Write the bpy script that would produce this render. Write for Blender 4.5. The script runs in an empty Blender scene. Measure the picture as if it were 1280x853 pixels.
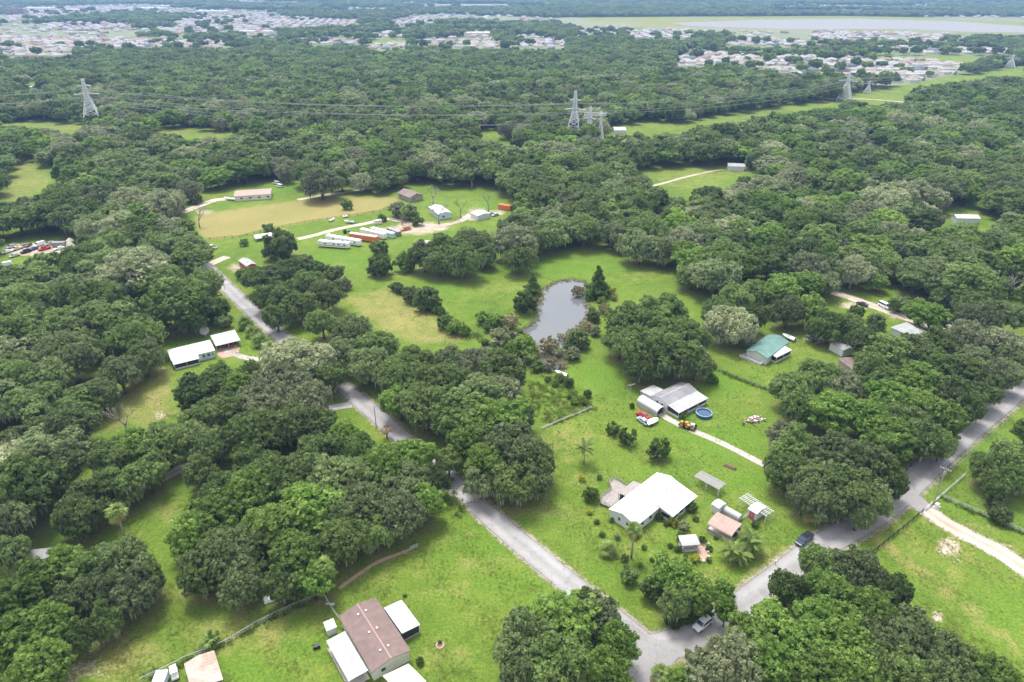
import bpy, math, random
import numpy as np
from mathutils import Vector, Matrix
R_ = math.radians
rng = np.random.default_rng(7)
random.seed(7)
scene = bpy.context.scene
col = scene.collection

# ------------------------------------------------------------------ camera, sky, sun, exposure
CAM_H, PITCH, FPX = 115.0, 27.8, 853.33
cam_d = bpy.data.cameras.new('camera')
cam_d.lens, cam_d.sensor_width = 24.0, 36.0
cam_d.clip_start, cam_d.clip_end = 1.0, 60000.0
cam = bpy.data.objects.new('camera', cam_d)
cam.location = (0, 0, CAM_H)
cam.rotation_euler = (R_(90 - PITCH), 0, 0)
col.objects.link(cam)
scene.camera = cam

SUN_EL, SUN_AZ = 68.0, 335.0          # degrees; azimuth clockwise from +Y (the far side)
world = bpy.data.worlds.new('World')
scene.world = world
world.use_nodes = True
wn, wl = world.node_tree.nodes, world.node_tree.links
wn.clear()
w_out = wn.new('ShaderNodeOutputWorld')
w_bg = wn.new('ShaderNodeBackground')
w_sky = wn.new('ShaderNodeTexSky')
w_sky.sky_type = 'NISHITA'
w_sky.sun_disc = False
w_sky.sun_elevation = R_(SUN_EL)
w_sky.sun_rotation = R_(SUN_AZ)
w_sky.altitude = 50
w_sky.air_density, w_sky.dust_density, w_sky.ozone_density = 1.0, 3.0, 1.0
w_hsv = wn.new('ShaderNodeHueSaturation')          # cloud cover: the blue sky whitened
w_hsv.inputs['Saturation'].default_value = 0.12
w_tc = wn.new('ShaderNodeTexCoord')
w_map = wn.new('ShaderNodeMapping')
w_map.inputs['Scale'].default_value = (1.0, 1.0, 2.2)
w_noise = wn.new('ShaderNodeTexNoise')
w_noise.inputs['Scale'].default_value = 3.2
w_noise.inputs['Detail'].default_value = 7.0
w_noise.inputs['Roughness'].default_value = 0.55
w_ramp = wn.new('ShaderNodeValToRGB')
w_ramp.color_ramp.elements[0].position = 0.36
w_ramp.color_ramp.elements[0].color = (0.62, 0.65, 0.72, 1)
w_ramp.color_ramp.elements[1].position = 0.66
w_ramp.color_ramp.elements[1].color = (1.25, 1.24, 1.22, 1)
w_mul = wn.new('ShaderNodeMix')
w_mul.data_type = 'RGBA'
w_mul.blend_type = 'MULTIPLY'
w_mul.inputs[0].default_value = 1.0
wl.new(w_sky.outputs[0], w_hsv.inputs['Color'])
wl.new(w_tc.outputs['Generated'], w_map.inputs[0])
wl.new(w_map.outputs[0], w_noise.inputs['Vector'])
wl.new(w_noise.outputs['Fac'], w_ramp.inputs[0])
wl.new(w_hsv.outputs[0], w_mul.inputs[6])
wl.new(w_ramp.outputs[0], w_mul.inputs[7])
wl.new(w_mul.outputs[2], w_bg.inputs['Color'])
w_bg.inputs['Strength'].default_value = 0.15
wl.new(w_bg.outputs[0], w_out.inputs['Surface'])

sun_d = bpy.data.lights.new('sun', 'SUN')
sun_d.energy = 1.3
sun_d.angle = R_(18)
sun_d.color = (1.0, 0.965, 0.91)
sun = bpy.data.objects.new('sun', sun_d)
_a, _e = R_(SUN_AZ), R_(SUN_EL)
sun.rotation_euler = Vector((-math.sin(_a) * math.cos(_e), -math.cos(_a) * math.cos(_e), -math.sin(_e))).to_track_quat('-Z', 'Y').to_euler()
sun.location = (0, 0, 300)
col.objects.link(sun)

scene.view_settings.view_transform = 'Standard'
scene.view_settings.look = 'None'
scene.view_settings.gamma = 1.0
scene.view_settings.exposure = 1.44
scene.view_settings.use_curve_mapping = False
cy = scene.cycles
cy.max_bounces, cy.diffuse_bounces, cy.glossy_bounces = 6, 4, 2
cy.transmission_bounces, cy.transparent_max_bounces, cy.volume_bounces = 3, 6, 0
cy.use_denoising = True
try:
    cy.denoiser = 'OPENIMAGEDENOISE'
except Exception:
    pass
cy.sample_clamp_indirect = 4.0

# ------------------------------------------------------------------ pixel <-> place
_p = R_(PITCH)
def g(x, y, z=0.0):
    """photo pixel -> the point at height z in that direction"""
    u, v = (x - 640.0) / FPX, (426.5 - y) / FPX
    d = Vector((u, math.cos(_p) + v * math.sin(_p), -math.sin(_p) + v * math.cos(_p)))
    t = (CAM_H - z) / -d.z
    return Vector((d.x * t, d.y * t, z))
def proj(P):
    P = np.asarray(P, float)
    x, y, z = P[..., 0], P[..., 1], P[..., 2] - CAM_H
    dep = y * math.cos(_p) - z * math.sin(_p)
    up = y * math.sin(_p) + z * math.cos(_p)
    dep = np.where(dep < 1e-3, 1e-3, dep)
    return 640 + FPX * x / dep, 426.5 - FPX * up / dep, dep
def inpoly(x, y, poly):
    x, y = np.asarray(x, float), np.asarray(y, float)
    r = np.zeros(x.shape, bool)
    n = len(poly)
    for i in range(n):
        x0, y0 = poly[i]
        x1, y1 = poly[(i + 1) % n]
        if y0 == y1:
            continue
        c = ((y0 > y) != (y1 > y)) & (x < (x1 - x0) * (y - y0) / (y1 - y0) + x0)
        r ^= c
    return r
def sdist(x, y, poly):
    """signed distance to a closed polygon, positive inside"""
    x, y = np.asarray(x, float), np.asarray(y, float)
    d = np.full(x.shape, 1e9)
    n = len(poly)
    for i in range(n):
        ax, ay = poly[i]
        bx, by = poly[(i + 1) % n]
        vx, vy = bx - ax, by - ay
        L = vx * vx + vy * vy + 1e-9
        t = np.clip(((x - ax) * vx + (y - ay) * vy) / L, 0, 1)
        d = np.minimum(d, np.hypot(x - ax - t * vx, y - ay - t * vy))
    return np.where(inpoly(x, y, poly), d, -d)
def pdist(x, y, line):
    d = np.full(np.asarray(x, float).shape, 1e9)
    for (ax, ay), (bx, by) in zip(line[:-1], line[1:]):
        vx, vy = bx - ax, by - ay
        L = vx * vx + vy * vy + 1e-9
        t = np.clip(((x - ax) * vx + (y - ay) * vy) / L, 0, 1)
        d = np.minimum(d, np.hypot(x - ax - t * vx, y - ay - t * vy))
    return d
def gp(poly):
    return [tuple(g(*p)[:2]) for p in poly]

# ------------------------------------------------------------------ materials
MATS = {}
def nt(name):
    m = bpy.data.materials.new(name)
    m.use_nodes = True
    n = m.node_tree.nodes
    return m, n, m.node_tree.links, n['Principled BSDF']
def ramp(n, stops):
    r = n.new('ShaderNodeValToRGB')
    e = r.color_ramp.elements
    while len(e) < len(stops):
        e.new(0.5)
    for k, (p, c) in enumerate(stops):
        e[k].position = p
        e[k].color = (*c, 1) if len(c) == 3 else c
    return r
def noise(n, l, scale, detail=4, rough=0.55, coord='Object', dist=0.0):
    tc = n.new('ShaderNodeTexCoord')
    t = n.new('ShaderNodeTexNoise')
    t.inputs['Scale'].default_value = scale
    t.inputs['Detail'].default_value = detail
    t.inputs['Roughness'].default_value = rough
    t.inputs['Distortion'].default_value = dist
    l.new(tc.outputs[coord], t.inputs['Vector'])
    return t
def mixc(n, l, fac, a, b, mode='MIX'):
    m = n.new('ShaderNodeMix')
    m.data_type = 'RGBA'
    m.blend_type = mode
    for sock, v in ((m.inputs[0], fac), (m.inputs[6], a), (m.inputs[7], b)):
        if hasattr(v, 'links') or isinstance(v, bpy.types.NodeSocket):
            l.new(v, sock)
        elif isinstance(v, (int, float)):
            sock.default_value = v
        else:
            sock.default_value = (*v, 1)
    return m.outputs[2]
def mathn(n, l, op, a, b=None, c=None, clamp=False):
    m = n.new('ShaderNodeMath')
    m.operation = op
    m.use_clamp = clamp
    for k, v in enumerate((a, b, c)):
        if v is None:
            continue
        if isinstance(v, bpy.types.NodeSocket):
            l.new(v, m.inputs[k])
        else:
            m.inputs[k].default_value = v
    return m.outputs[0]
def surf(name, c, rough=0.7, var=0.18, scale=1.2, metal=0.0, dirt=None, dirt_amt=0.4, spec=0.4, bump=0.0):
    """a plain painted or weathered surface: base colour, blotchy variation, dirt with its own shape"""
    if name in MATS:
        return MATS[name]
    m, n, l, b = nt(name)
    t = noise(n, l, scale, 6, 0.6)
    a = tuple(max(0, x * (1 - var)) for x in c)
    h = tuple(min(0.95, x * (1 + var)) for x in c)
    r = ramp(n, [(0.3, a), (0.7, h)])
    l.new(t.outputs['Fac'], r.inputs[0])
    out = r.outputs[0]
    if dirt:
        t2 = noise(n, l, scale * 0.45, 7, 0.65, dist=0.6)
        r2 = ramp(n, [(0.45, (0, 0, 0)), (0.7, (dirt_amt,) * 3)])
        l.new(t2.outputs['Fac'], r2.inputs[0])
        out = mixc(n, l, r2.outputs[0], out, dirt)
    l.new(out, b.inputs['Base Color'])
    b.inputs['Roughness'].default_value = rough
    b.inputs['Metallic'].default_value = metal
    b.inputs['Specular IOR Level'].default_value = spec
    if bump:
        bp = n.new('ShaderNodeBump')
        bp.inputs['Strength'].default_value = bump
        l.new(t.outputs['Fac'], bp.inputs['Height'])
        l.new(bp.outputs[0], b.inputs['Normal'])
    MATS[name] = m
    return m
def leafmat(name, dark, light, tint2=None, trans=0.28):
    """foliage: colour differs from tree to tree (object random), from clump to clump (tint) and along the crown"""
    if name in MATS:
        return MATS[name]
    m, n, l, b = nt(name)
    oi = n.new('ShaderNodeObjectInfo')
    at = n.new('ShaderNodeAttribute')
    at.attribute_name = 'tint'
    f = mathn(n, l, 'MULTIPLY_ADD', oi.outputs['Random'], 0.45, mathn(n, l, 'MULTIPLY', at.outputs['Fac'], 0.55), clamp=True)
    r = ramp(n, [(0.08, dark), (0.92, light)])
    l.new(f, r.inputs[0])
    out = r.outputs[0]
    if tint2:
        w = n.new('ShaderNodeTexWhiteNoise')
        w.noise_dimensions = '1D'
        l.new(oi.outputs['Random'], w.inputs['W'])
        r2 = ramp(n, [(0.45, (0, 0, 0)), (1.0, (0.75,) * 3)])
        l.new(w.outputs['Value'], r2.inputs[0])
        out = mixc(n, l, r2.outputs[0], out, tint2)
    w3 = n.new('ShaderNodeTexWhiteNoise')
    w3.noise_dimensions = '1D'
    l.new(mathn(n, l, 'ADD', oi.outputs['Random'], 3.7), w3.inputs['W'])
    lum = mathn(n, l, 'MULTIPLY_ADD', w3.outputs['Value'], 0.62, 0.66)
    cmb = n.new('ShaderNodeCombineColor')
    for k in range(3):
        l.new(lum, cmb.inputs[k])
    out = mixc(n, l, 1.0, out, cmb.outputs[0], 'MULTIPLY')
    l.new(out, b.inputs['Base Color'])
    b.inputs['Roughness'].default_value = 0.62
    b.inputs['Specular IOR Level'].default_value = 0.25
    tr = n.new('ShaderNodeBsdfTranslucent')
    l.new(out, tr.inputs['Color'])
    mx = n.new('ShaderNodeMixShader')
    mx.inputs[0].default_value = trans
    l.new(b.outputs[0], mx.inputs[1])
    l.new(tr.outputs[0], mx.inputs[2])
    l.new(mx.outputs[0], n['Material Output'].inputs['Surface'])
    MATS[name] = m
    return m

M = {
 'white_metal': surf('white_metal', (0.58, 0.58, 0.585), 0.5, 0.04, 0.8, dirt=(0.55, 0.54, 0.5), dirt_amt=0.25),
 'white_wall': surf('white_wall', (0.60, 0.61, 0.62), 0.7, 0.05, 1.0, dirt=(0.5, 0.5, 0.45), dirt_amt=0.35),
 'cream_wall': surf('cream_wall', (0.66, 0.63, 0.55), 0.7, 0.06, 0.9, dirt=(0.4, 0.4, 0.3), dirt_amt=0.3),
 'brown_roof': surf('brown_roof', (0.185, 0.128, 0.115), 0.85, 0.16, 0.9, dirt=(0.13, 0.092, 0.085), dirt_amt=0.6),
 'ridge_cap': surf('ridge_cap', (0.33, 0.21, 0.18), 0.8, 0.1, 1.0),
 'worn_metal': surf('worn_metal', (0.42, 0.41, 0.41), 0.55, 0.14, 0.7, dirt=(0.28, 0.265, 0.255), dirt_amt=0.7),
 'grey_metal': surf('grey_metal', (0.27, 0.265, 0.275), 0.6, 0.2, 0.35, dirt=(0.17, 0.165, 0.17), dirt_amt=0.6),
 'rust_metal': surf('rust_metal', (0.46, 0.37, 0.32), 0.7, 0.12, 0.5, dirt=(0.33, 0.17, 0.10), dirt_amt=0.8),
 'cream_metal': surf('cream_metal', (0.52, 0.46, 0.39), 0.7, 0.08, 0.5, dirt=(0.36, 0.22, 0.14), dirt_amt=0.75),
 'pink_metal': surf('pink_metal', (0.36, 0.255, 0.215), 0.65, 0.1, 0.6, dirt=(0.28, 0.19, 0.16), dirt_amt=0.5),
 'green_metal': surf('green_metal', (0.15, 0.265, 0.235), 0.5, 0.12, 0.5, dirt=(0.07, 0.15, 0.125), dirt_amt=0.5),
 'maroon_roof': surf('maroon_roof', (0.19, 0.135, 0.12), 0.85, 0.16, 0.5, dirt=(0.25, 0.2, 0.18), dirt_amt=0.5),
 'grey_shingle': surf('grey_shingle', (0.33, 0.33, 0.32), 0.9, 0.15, 0.7, dirt=(0.2, 0.21, 0.19), dirt_amt=0.5),
 'timber': surf('timber', (0.33, 0.29, 0.27), 0.85, 0.2, 2.0, dirt=(0.2, 0.18, 0.16), dirt_amt=0.6),
 'dark_screen': surf('dark_screen', (0.025, 0.028, 0.034), 0.45, 0.3, 2.0),
 'glass': surf('glass', (0.05, 0.07, 0.09), 0.12, 0.3, 1.0, spec=0.8),
 'black_paint': surf('black_paint', (0.015, 0.015, 0.018), 0.4, 0.3, 2.0),
 'tyre': surf('tyre', (0.018, 0.018, 0.018), 0.9, 0.3, 4.0),
 'chrome': surf('chrome', (0.55, 0.56, 0.58), 0.25, 0.1, 2.0, metal=0.9),
 'galv': surf('galv', (0.62, 0.63, 0.64), 0.5, 0.12, 0.6, metal=0.1),
 'wire': surf('wire', (0.22, 0.22, 0.23), 0.5, 0.2, 0.4),
 'bark': surf('bark', (0.115, 0.09, 0.07), 0.95, 0.35, 2.5, bump=0.5),
 'pale_bark': surf('pale_bark', (0.30, 0.265, 0.225), 0.95, 0.25, 2.5, bump=0.4),
 'palm_bark': surf('palm_bark', (0.33, 0.29, 0.245), 0.95, 0.2, 3.0, bump=0.6),
 'concrete': surf('concrete', (0.46, 0.42, 0.37), 0.9, 0.14, 0.6, dirt=(0.33, 0.29, 0.24), dirt_amt=0.5),
 'paver': surf('paver', (0.42, 0.28, 0.22), 0.9, 0.16, 1.2, dirt=(0.3, 0.2, 0.15), dirt_amt=0.5),
 'rock': surf('rock', (0.50, 0.46, 0.41), 0.95, 0.25, 1.5),
 'red_paint': surf('red_paint', (0.42, 0.035, 0.035), 0.4, 0.2, 1.0, dirt=(0.3, 0.03, 0.03), dirt_amt=0.4),
 'orange_paint': surf('orange_paint', (0.62, 0.17, 0.05), 0.55, 0.14, 0.6, dirt=(0.4, 0.12, 0.05), dirt_amt=0.5),
 'teal_paint': surf('teal_paint', (0.42, 0.58, 0.52), 0.5, 0.08, 0.6),
 'blue_paint': surf('blue_paint', (0.03, 0.09, 0.22), 0.4, 0.2, 1.0),
 'rim_blue': surf('rim_blue', (0.35, 0.50, 0.62), 0.4, 0.1, 1.0),
 'navy_paint': surf('navy_paint', (0.012, 0.018, 0.04), 0.22, 0.2, 1.0, spec=0.6),
 'green_paint': surf('green_paint', (0.02, 0.30, 0.10), 0.4, 0.15, 1.0),
 'yellow_paint': surf('yellow_paint', (0.62, 0.36, 0.06), 0.5, 0.2, 1.0),
 'pink_door': surf('pink_door', (0.50, 0.13, 0.15), 0.6, 0.1, 1.0),
 'white_paint': surf('white_paint', (0.80, 0.80, 0.81), 0.3, 0.02, 1.0, spec=0.5),
 'silver_paint': surf('silver_paint', (0.45, 0.46, 0.48), 0.3, 0.06, 1.0, metal=0.4),
 'grey_paint': surf('grey_paint', (0.20, 0.205, 0.22), 0.4, 0.1, 1.0),
 'tan_paint': surf('tan_paint', (0.50, 0.42, 0.33), 0.6, 0.1, 1.0),
 'brown_wood': surf('brown_wood', (0.17, 0.11, 0.075), 0.9, 0.3, 2.0),
 'lamp': surf('lamp', (0.85, 0.85, 0.8), 0.15, 0.02, 1.0),
 'tail': surf('tail', (0.4, 0.02, 0.02), 0.2, 0.1, 1.0),
 'light_blue_wall': surf('light_blue_wall', (0.50, 0.58, 0.66), 0.7, 0.06, 1.0),
}
LM = {
 'oak': leafmat('leaf_live_oak', (0.098, 0.160, 0.036), (0.250, 0.335, 0.102), (0.225, 0.270, 0.130), 0.44),
 'moss': leafmat('leaf_mossy_oak', (0.200, 0.235, 0.110), (0.395, 0.425, 0.235), None, 0.40),
 'bright': leafmat('leaf_bright', (0.104, 0.188, 0.030), (0.258, 0.375, 0.076), None, 0.44),
 'cypress': leafmat('leaf_cypress', (0.095, 0.17, 0.03), (0.22, 0.32, 0.065), None, 0.40),
 'rusty': leafmat('leaf_rusty', (0.24, 0.22, 0.105), (0.42, 0.38, 0.21), None, 0.38),
 'yellow': leafmat('leaf_yellow', (0.26, 0.29, 0.03), (0.52, 0.50, 0.07), None, 0.42),
 'shrub': leafmat('leaf_shrub', (0.095, 0.170, 0.032), (0.22, 0.32, 0.065), None, 0.42),
 'palm': leafmat('leaf_palm', (0.15, 0.23, 0.05), (0.34, 0.43, 0.12), None, 0.42),
 'dead_palm': leafmat('leaf_dead_palm', (0.22, 0.14, 0.08), (0.40, 0.27, 0.14)),
 'hang': leafmat('hanging_moss', (0.25, 0.27, 0.17), (0.40, 0.41, 0.29), None, 0.35),
 'grass': leafmat('leaf_grass', (0.13, 0.19, 0.03), (0.36, 0.36, 0.10), None, 0.35),
 'reed': leafmat('leaf_reed', (0.24, 0.22, 0.10), (0.42, 0.40, 0.22), None, 0.3),
}

# ------------------------------------------------------------------ mesh builder
class MB:
    def __init__(s):
        s.v, s.f, s.m = [], [], []
        s.mi = 0
    def add(s, vs, fs):
        o = len(s.v)
        s.v += [tuple(v) for v in vs]
        for f in fs:
            s.f.append(tuple(i + o for i in f))
            s.m.append(s.mi)
        return s
    def mat(s, i):
        s.mi = i
        return s
    def box(s, x0, x1, y0, y1, z0, z1):
        return s.add([(x0, y0, z0), (x1, y0, z0), (x1, y1, z0), (x0, y1, z0), (x0, y0, z1), (x1, y0, z1), (x1, y1, z1), (x0, y1, z1)],
                     [(3, 2, 1, 0), (4, 5, 6, 7), (0, 1, 5, 4), (1, 2, 6, 5), (2, 3, 7, 6), (3, 0, 4, 7)])
    def prism(s, pts, z0, z1):
        n = len(pts)
        a = sum(pts[i][0] * pts[(i + 1) % n][1] - pts[(i + 1) % n][0] * pts[i][1] for i in range(n))
        if a < 0:
            pts = pts[::-1]
        return s.add([(x, y, z0) for x, y in pts] + [(x, y, z1) for x, y in pts],
                     [tuple(range(n))[::-1], tuple(range(n, 2 * n))] + [(i, (i + 1) % n, (i + 1) % n + n, i + n) for i in range(n)])
    def slab(s, q, t):
        """a flat or sloping sheet given by its top corners, t thick downwards"""
        q = [Vector(p) for p in q]
        nrm = (q[1] - q[0]).cross(q[2] - q[0])
        if nrm.z < 0:
            q = q[::-1]
        n = len(q)
        lo = [p - Vector((0, 0, t)) for p in q]
        return s.add(lo + q, [tuple(range(n))[::-1], tuple(range(n, 2 * n))] + [(i, (i + 1) % n, (i + 1) % n + n, i + n) for i in range(n)])
    def bar(s, a, b, w, h=None):
        h = h or w
        a, b = Vector(a), Vector(b)
        d = (b - a)
        if d.length < 1e-6:
            return s
        d.normalize()
        up = Vector((0, 0, 1)) if abs(d.z) < 0.95 else Vector((1, 0, 0))
        x = d.cross(up).normalized() * (w / 2)
        y = d.cross(x).normalized() * (h / 2)
        vs = [p + i * x + j * y for p in (a, b) for i, j in ((-1, -1), (1, -1), (1, 1), (-1, 1))]
        return s.add(vs, [(0, 1, 2, 3), (7, 6, 5, 4), (0, 4, 5, 1), (1, 5, 6, 2), (2, 6, 7, 3), (3, 7, 4, 0)])
    def tube(s, pts, radii, n=8, cap=True):
        pts = [Vector(p) for p in pts]
        rings = []
        prev = None
        for k, p in enumerate(pts):
            d = (pts[min(k + 1, len(pts) - 1)] - pts[max(k - 1, 0)])
            if d.length < 1e-9:
                d = Vector((0, 0, 1))
            d.normalize()
            ref = prev if prev is not None else (Vector((1, 0, 0)) if abs(d.x) < 0.9 else Vector((0, 1, 0)))
            x = (ref - d * ref.dot(d))
            if x.length < 1e-6:
                x = Vector((0, 1, 0)) - d * d.y
            x.normalize()
            prev = x
            y = d.cross(x)
            r = radii[k] if hasattr(radii, '__len__') else radii
            rings.append([p + x * (r * math.cos(2 * math.pi * i / n)) + y * (r * math.sin(2 * math.pi * i / n)) for i in range(n)])
        vs = [v for r in rings for v in r]
        fs = []
        for k in range(len(rings) - 1):
            for i in range(n):
                j = (i + 1) % n
                fs.append((k * n + i, k * n + j, (k + 1) * n + j, (k + 1) * n + i))
        if cap:
            fs.append(tuple(range(n))[::-1])
            fs.append(tuple((len(rings) - 1) * n + i for i in range(n)))
        return s.add(vs, fs)
    def lathe(s, prof, n=20, at=(0, 0, 0)):
        vs, fs = [], []
        for r, z in prof:
            for i in range(n):
                a = 2 * math.pi * i / n
                vs.append((at[0] + r * math.cos(a), at[1] + r * math.sin(a), at[2] + z))
        for k in range(len(prof) - 1):
            for i in range(n):
                j = (i + 1) % n
                fs.append((k * n + i, k * n + j, (k + 1) * n + j, (k + 1) * n + i))
        fs.append(tuple((len(prof) - 1) * n + i for i in range(n)))
        return s.add(vs, fs)
    def loft(s, secs):
        """closed sections of equal length joined one after the other, ends capped"""
        n = len(secs[0])
        vs = [p for q in secs for p in q]
        fs = [(k * n + i, k * n + (i + 1) % n, (k + 1) * n + (i + 1) % n, (k + 1) * n + i) for k in range(len(secs) - 1) for i in range(n)]
        fs += [tuple(range(n))[::-1], tuple((len(secs) - 1) * n + i for i in range(n))]
        return s.add(vs, fs)
    def mesh(s, name, mats, smooth=False):
        me = bpy.data.meshes.new(name)
        me.from_pydata([tuple(v) for v in s.v], [], s.f)
        for m in (mats if isinstance(mats, (list, tuple)) else [mats]):
            me.materials.append(M[m] if isinstance(m, str) and m in M else (LM[m] if isinstance(m, str) else m))
        me.polygons.foreach_set('material_index', s.m)
        if smooth:
            me.polygons.foreach_set('use_smooth', [True] * len(s.f))
        me.update()
        return me
    def build(s, name, mats, parent=None, smooth=False):
        return link(name, s.mesh(name, mats, smooth), parent)
def link(name, data, parent=None):
    o = bpy.data.objects.new(name, data)
    col.objects.link(o)
    if parent is not None:
        o.parent = parent
    return o
def tag(o, label=None, cat=None, group=None, kind=None):
    for k, v in (('label', label), ('category', cat), ('group', group), ('kind', kind)):
        if v:
            o[k] = v
    return o
def thing(name, label, cat, loc=(0, 0, 0), rz=0.0, group=None, scale=1.0):
    o = bpy.data.objects.new(name, None)
    o.empty_display_size = 0.2
    col.objects.link(o)
    o.location = loc
    o.rotation_euler = (0, 0, rz)
    o.scale = (scale,) * 3 if not hasattr(scale, '__len__') else scale
    return tag(o, label, cat, group)
class Frame:
    """a thing's own axes: x from pixel A to pixel B (points at height z), y to the left towards pixel C"""
    def __init__(s, A, B, C, z=0.0):
        a, b, c = g(*A, z), g(*B, z), g(*C, z)
        ux = (b - a).normalized()
        if ux.cross(c - a).z < 0:
            a, b = b, a
            ux = -ux
        s.L = (b - a).length
        s.uy = Vector((-ux.y, ux.x, 0))
        s.W = (c - a).dot(s.uy)
        s.o = Vector((a.x, a.y, 0))
        s.ux = ux
        s.rz = math.atan2(ux.y, ux.x)
    def l(s, x, y, z=0.0):
        d = g(x, y, z) - s.o
        return Vector((d.dot(s.ux), d.dot(s.uy), z))
    def w(s, x, y, z=0.0):
        return s.o + s.ux * x + s.uy * y + Vector((0, 0, z))
def wiggle(line, step, amp, seed=0):
    """resample a ground polyline and roughen it"""
    r = random.Random(seed)
    out = []
    for (ax, ay), (bx, by) in zip(line[:-1], line[1:]):
        n = max(1, int(math.hypot(bx - ax, by - ay) / step))
        nx, ny = -(by - ay), bx - ax
        q = math.hypot(nx, ny) or 1
        for k in range(n):
            t = k / n
            o = r.uniform(-amp, amp)
            out.append((ax + (bx - ax) * t + nx / q * o, ay + (by - ay) * t + ny / q * o))
    out.append(line[-1])
    return out
def smooth_line(pts, k=4):
    """Catmull-Rom through 2-D points"""
    P = [pts[0]] + list(pts) + [pts[-1]]
    out = []
    for i in range(1, len(P) - 2):
        p0, p1, p2, p3 = (np.array(P[j], float) for j in (i - 1, i, i + 1, i + 2))
        for t in np.arange(k) / k:
            out.append(tuple(0.5 * ((2 * p1) + (-p0 + p2) * t + (2 * p0 - 5 * p1 + 4 * p2 - p3) * t * t + (-p0 + 3 * p1 - 3 * p2 + p3) * t ** 3)))
    out.append(tuple(P[-2]))
    return out

# ------------------------------------------------------------------ what the photograph shows where (pixel outlines)
POND = [(649,414),(658,409),(669,400),(674,377),(678,363),(690,355),(708,350),(726,351),(733,355),(731,370),(734,381),(740,385),(734,397),
        (726,407),(711,416),(710,428),(704,439),(706,453),(704,462),(690,464),(680,457),(669,451),(667,442),(669,434),(662,423)]
ROAD_MAIN = [(236,312),(247,323),(258,334),(297,372),(328,401),(355,424),(435,489),(488,534),(540,581),(587,622),(629,660),(675,699),(714,731),(765,772),(812,812)]
ROAD_EAST = [(812,812),(858,800),(900,778),(945,745),(1001,702),(1034,678),(1075,655),(1107,634),(1138,606),(1165,580),(1208,541),(1250,507),(1300,466),(1350,425)]
ROAD_SOUTH = [(812,812),(806,835),(797,860),(780,900),(760,950)]
DRIVE_EAST = [(1133,617),(1145,627),(1157,637),(1183,655),(1215,672),(1250,690),(1290,718),(1340,750)]
TAN = [(242,270),(291,262),(375,250),(425,246),(444,246),(497,247),(500,251),(475,264),(437,270),(381,278),(334,287),(297,295),(272,299),(252,298)]
LOTFIELD = [(432,372),(470,362),(484,358),(520,380),(575,412),(590,428),(560,432),(520,432),(480,415),(455,398)]
FARM = [(226,264),(240,246),(289,232),(339,226),(362,228),(364,240),(430,241),(440,243),(492,246),(492,233),(532,230),(545,236),(592,230),(625,234),(630,248),
        (642,256),(640,268),(600,281),(560,290),(536,300),(515,312),(500,322),(490,316),(482,302),(465,302),(462,335),(455,352),(430,356),(418,340),(385,333),
        (372,318),(366,300),(340,318),(322,334),(300,342),(275,330),(268,316),(262,302)]
MEADOW = [(497,352),(520,346),(560,343),(615,335),(640,322),(690,310),(762,309),(776,320),(790,330),(830,334),(856,338),(835,352),(800,362),(770,368),(745,362),
          (745,384),(730,410),(725,440),(745,445),(770,468),(800,478),(850,476),(892,470),(892,446),(910,440),(925,430),(940,416),(960,408),(1000,402),(1030,418),
          (1066,428),(1078,450),(1085,470),(1060,468),(1010,455),(985,470),(965,500),(955,540),(945,580),(990,640),(1010,665),(1045,648),(1100,625),(1140,600),
          (1185,566),(1290,480),(1300,560),(1280,860),(1170,810),(1120,740),(1060,690),(1000,730),(930,740),(900,770),(830,810),(790,800),(770,765),(700,720),
          (660,685),(625,640),(655,620),(692,600),(698,560),(670,520),(660,490),(640,455),(600,425),(560,420),(530,395)]
LOT_OPEN = [(432,370),(484,357),(530,388),(590,425),(560,432),(525,432),(480,412)]
ROADS_OPEN = [(248,330),(268,325),(300,366),(335,400),(362,419),(372,434),(350,430),(318,400),(290,374),(255,340)]
MID_ROAD = [(418,480),(446,486),(500,535),(487,549),(445,524),(418,517)]
SW_LAWN = [(76,856),(84,838),(110,806),(150,806),(190,780),(200,736),(212,730),(242,757),(318,752),(400,748),(416,722),(470,698),(556,655),(574,632),(556,592),
           (566,588),(604,622),(640,655),(705,712),(700,735),(662,742),(625,790),(628,856)]
W_CLEAR = [(200,456),(218,464),(216,500),(224,517),(195,536),(161,532),(118,547),(134,513),(161,487),(188,464)]
W_HOUSE = [(203,436),(204,425),(240,412),(262,400),(300,408),(330,434),(338,446),(300,450),(240,462),(206,456)]
W_LAWN = [(198,632),(235,602),(242,604),(242,632),(215,652),(196,680),(190,692),(165,682),(120,672),(136,659)]
W_PATH = [(206,582),(236,575),(250,578),(246,592),(216,596)]
W_CARS = [(0,306),(14,300),(60,298),(92,297),(92,310),(40,320),(14,326),(0,340)]
W_ROADBIT = [(104,331),(121,331),(123,341),(105,342)]
NW_CLEAR = [(0,235),(20,200),(37,200),(60,217),(63,232),(50,241),(20,251),(0,256)]
CORR_A = [(0,152),(44,153),(107,155),(100,168),(80,166),(50,161),(0,157)]
CORR_B = [(190,160),(218,159),(255,162),(299,164),(292,169),(262,171),(218,171)]
CORR_C = [(600,160),(633,166),(640,176),(612,179)]
CORR_D = [(750,161),(781,154),(821,152),(850,153),(900,146),(934,139),(984,133),(1052,124),(1065,116),(1085,113),(1139,104),(1220,92),(1285,79),(1285,97),
          (1246,95),(1206,102),(1152,105),(1132,118),(1129,129),(1065,127),(1031,135),(984,142),(934,149),(884,157),(845,165),(794,166),(761,172)]
NW_HOUSE = [(29,104),(40,100),(48,103),(40,113),(29,113)]
E_CLEAR = [(789,217),(855,206),(914,208),(936,204),(941,213),(956,218),(917,223),(897,236),(855,238),(825,236),(821,224)]
E_SMALL = [(1078,172),(1104,172),(1104,184),(1080,184)]
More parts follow.
